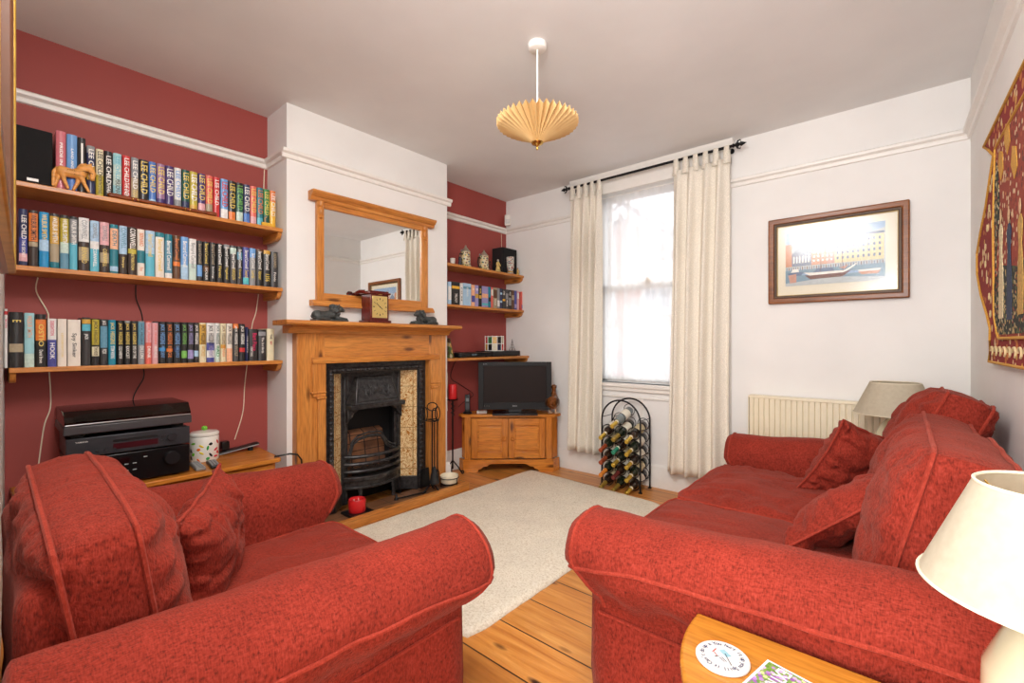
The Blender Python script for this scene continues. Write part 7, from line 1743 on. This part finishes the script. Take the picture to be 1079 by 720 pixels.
scatter((-0.125, 1.88, 0.575), (-0.10, -1.0, 0.20), (0.72, -0.08, 0.66), 0.43, 0.42, 0.15, 11.0, 'red scatter cushion slumped on the sofa before the middle back cushion')
scatter((-0.150, 2.50, 0.60), (-0.66, -0.62, 0.30), (0.42, -0.10, 0.90), 0.37, 0.37, 0.20, 17.0, 'red scatter cushion standing against the far sofa arm')

# ---- armchair beside the camera, facing the window wall
ac = thing('armchair', 'wide red chenille armchair with its back to the doorway wall', 'armchair', (-1.54, 0.5, 0))
AF = 1.005
arm(ac, lambda u, o, z: (-1.175 + o, AF - u, z), 0.975, 0.605, 0.645, 21.3, rise=0.6)
arm(ac, lambda u, o, z: (-1.815 - o, AF - u, z), 0.93, 0.628, 0.665, 27.7)
loft_box(ac, 'seat_base', -1.825, -1.165, 0.18, AF - 0.10, 0.03, 0.28, 9.0, 0.03, 0.004)
bk = loft_box(ac, 'chair_back', -1.97, -1.19, 0.035, 0.125, 0.04, 0.70, 12.0, 0.04, 0.008, 32)
sk = MB(); pts = [(-1.81 + 0.63 * i / 30, AF - 0.072 + 0.005 * math.sin(i * 0.9)) for i in range(31)]
sk.prism(pts + [(p[0], p[1] - 0.012) for p in reversed(pts)], 0.02, 0.285, 'Z'); mk('skirt', sk, M['redfab'], ac)
cushion('seat_cushion', ac, M['redfab'], (-1.495, 0.575, 0.350), (1, 0, 0), (0, 1, 0), 0.625, 0.76, 0.165, 0.11, 6.1, 0.01, 0.008)
cushion('back_cushion', ac, M['redfab'], (-1.52, 0.175, 0.59), (-1, 0, 0.06), (0, -0.16, 1), 0.70, 0.42, 0.29, 0.12, 14.0, 0.015, 0.013, top_sag=-0.015)
scatter((-1.60, 0.43, 0.535), (-0.86, 0.50, 0.12), (0.25, -0.12, 0.93), 0.40, 0.36, 0.16, 23.0, 'red scatter cushion standing in the armchair seat')

# ------------------------------------------------------------------ camera
cam = bpy.data.cameras.new('camera'); co_ = bpy.data.objects.new('camera', cam); C.objects.link(co_)
cam.sensor_width = 36; cam.lens = 36 * 480.0 / 1079.0; cam.clip_start = 0.01; cam.clip_end = 200
co_.location = (0, 0, 1.15); co_.rotation_euler = (PI / 2, 0, math.radians(40.7))
cam.shift_y = 1.0 / 1079
scene.camera = co_

# ------------------------------------------------------------------ light
w = bpy.data.worlds.new('overcast'); scene.world = w; w.use_nodes = True
bg = w.node_tree.nodes['Background']
nt = w.node_tree; tc_ = N(nt, 'ShaderNodeTexCoord'); nn = noise_n(nt, tc_.outputs['Generated'], 2.0, 4)
nt.links.new(ramp(nt, nn, [(0.3, lin((214, 224, 236))), (0.7, lin((250, 250, 250)))]), bg.inputs['Color']); bg.inputs['Strength'].default_value = 3.6
def area(name, loc, aim, sx, sy, power, col):
    l = bpy.data.lights.new(name, 'AREA'); l.shape = 'RECTANGLE'; l.size = sx; l.size_y = sy; l.energy = power; l.color = col
    o = bpy.data.objects.new(name, l); C.objects.link(o); o.location = loc
    o.rotation_euler = (Vector(aim) - Vector(loc)).to_track_quat('-Z', 'Y').to_euler(); return o
area('ceiling_flash', (-0.75, 0.42, 2.50), (-1.6, 1.8, 0.6), 0.9, 0.7, 56, (1.0, 0.975, 0.95))
area('added_fill_light', (-0.06, -0.62, 1.35), (-1.2, 2.2, 2.4), 0.75, 1.5, 43, (1.0, 0.98, 0.955))  # unseen fill lamp added behind the camera to lift ceiling and walls
scene.view_settings.view_transform = 'Standard'; scene.view_settings.look = 'None'
scene.view_settings.exposure = 0.10; scene.view_settings.gamma = 1.0; scene.view_settings.use_curve_mapping = False
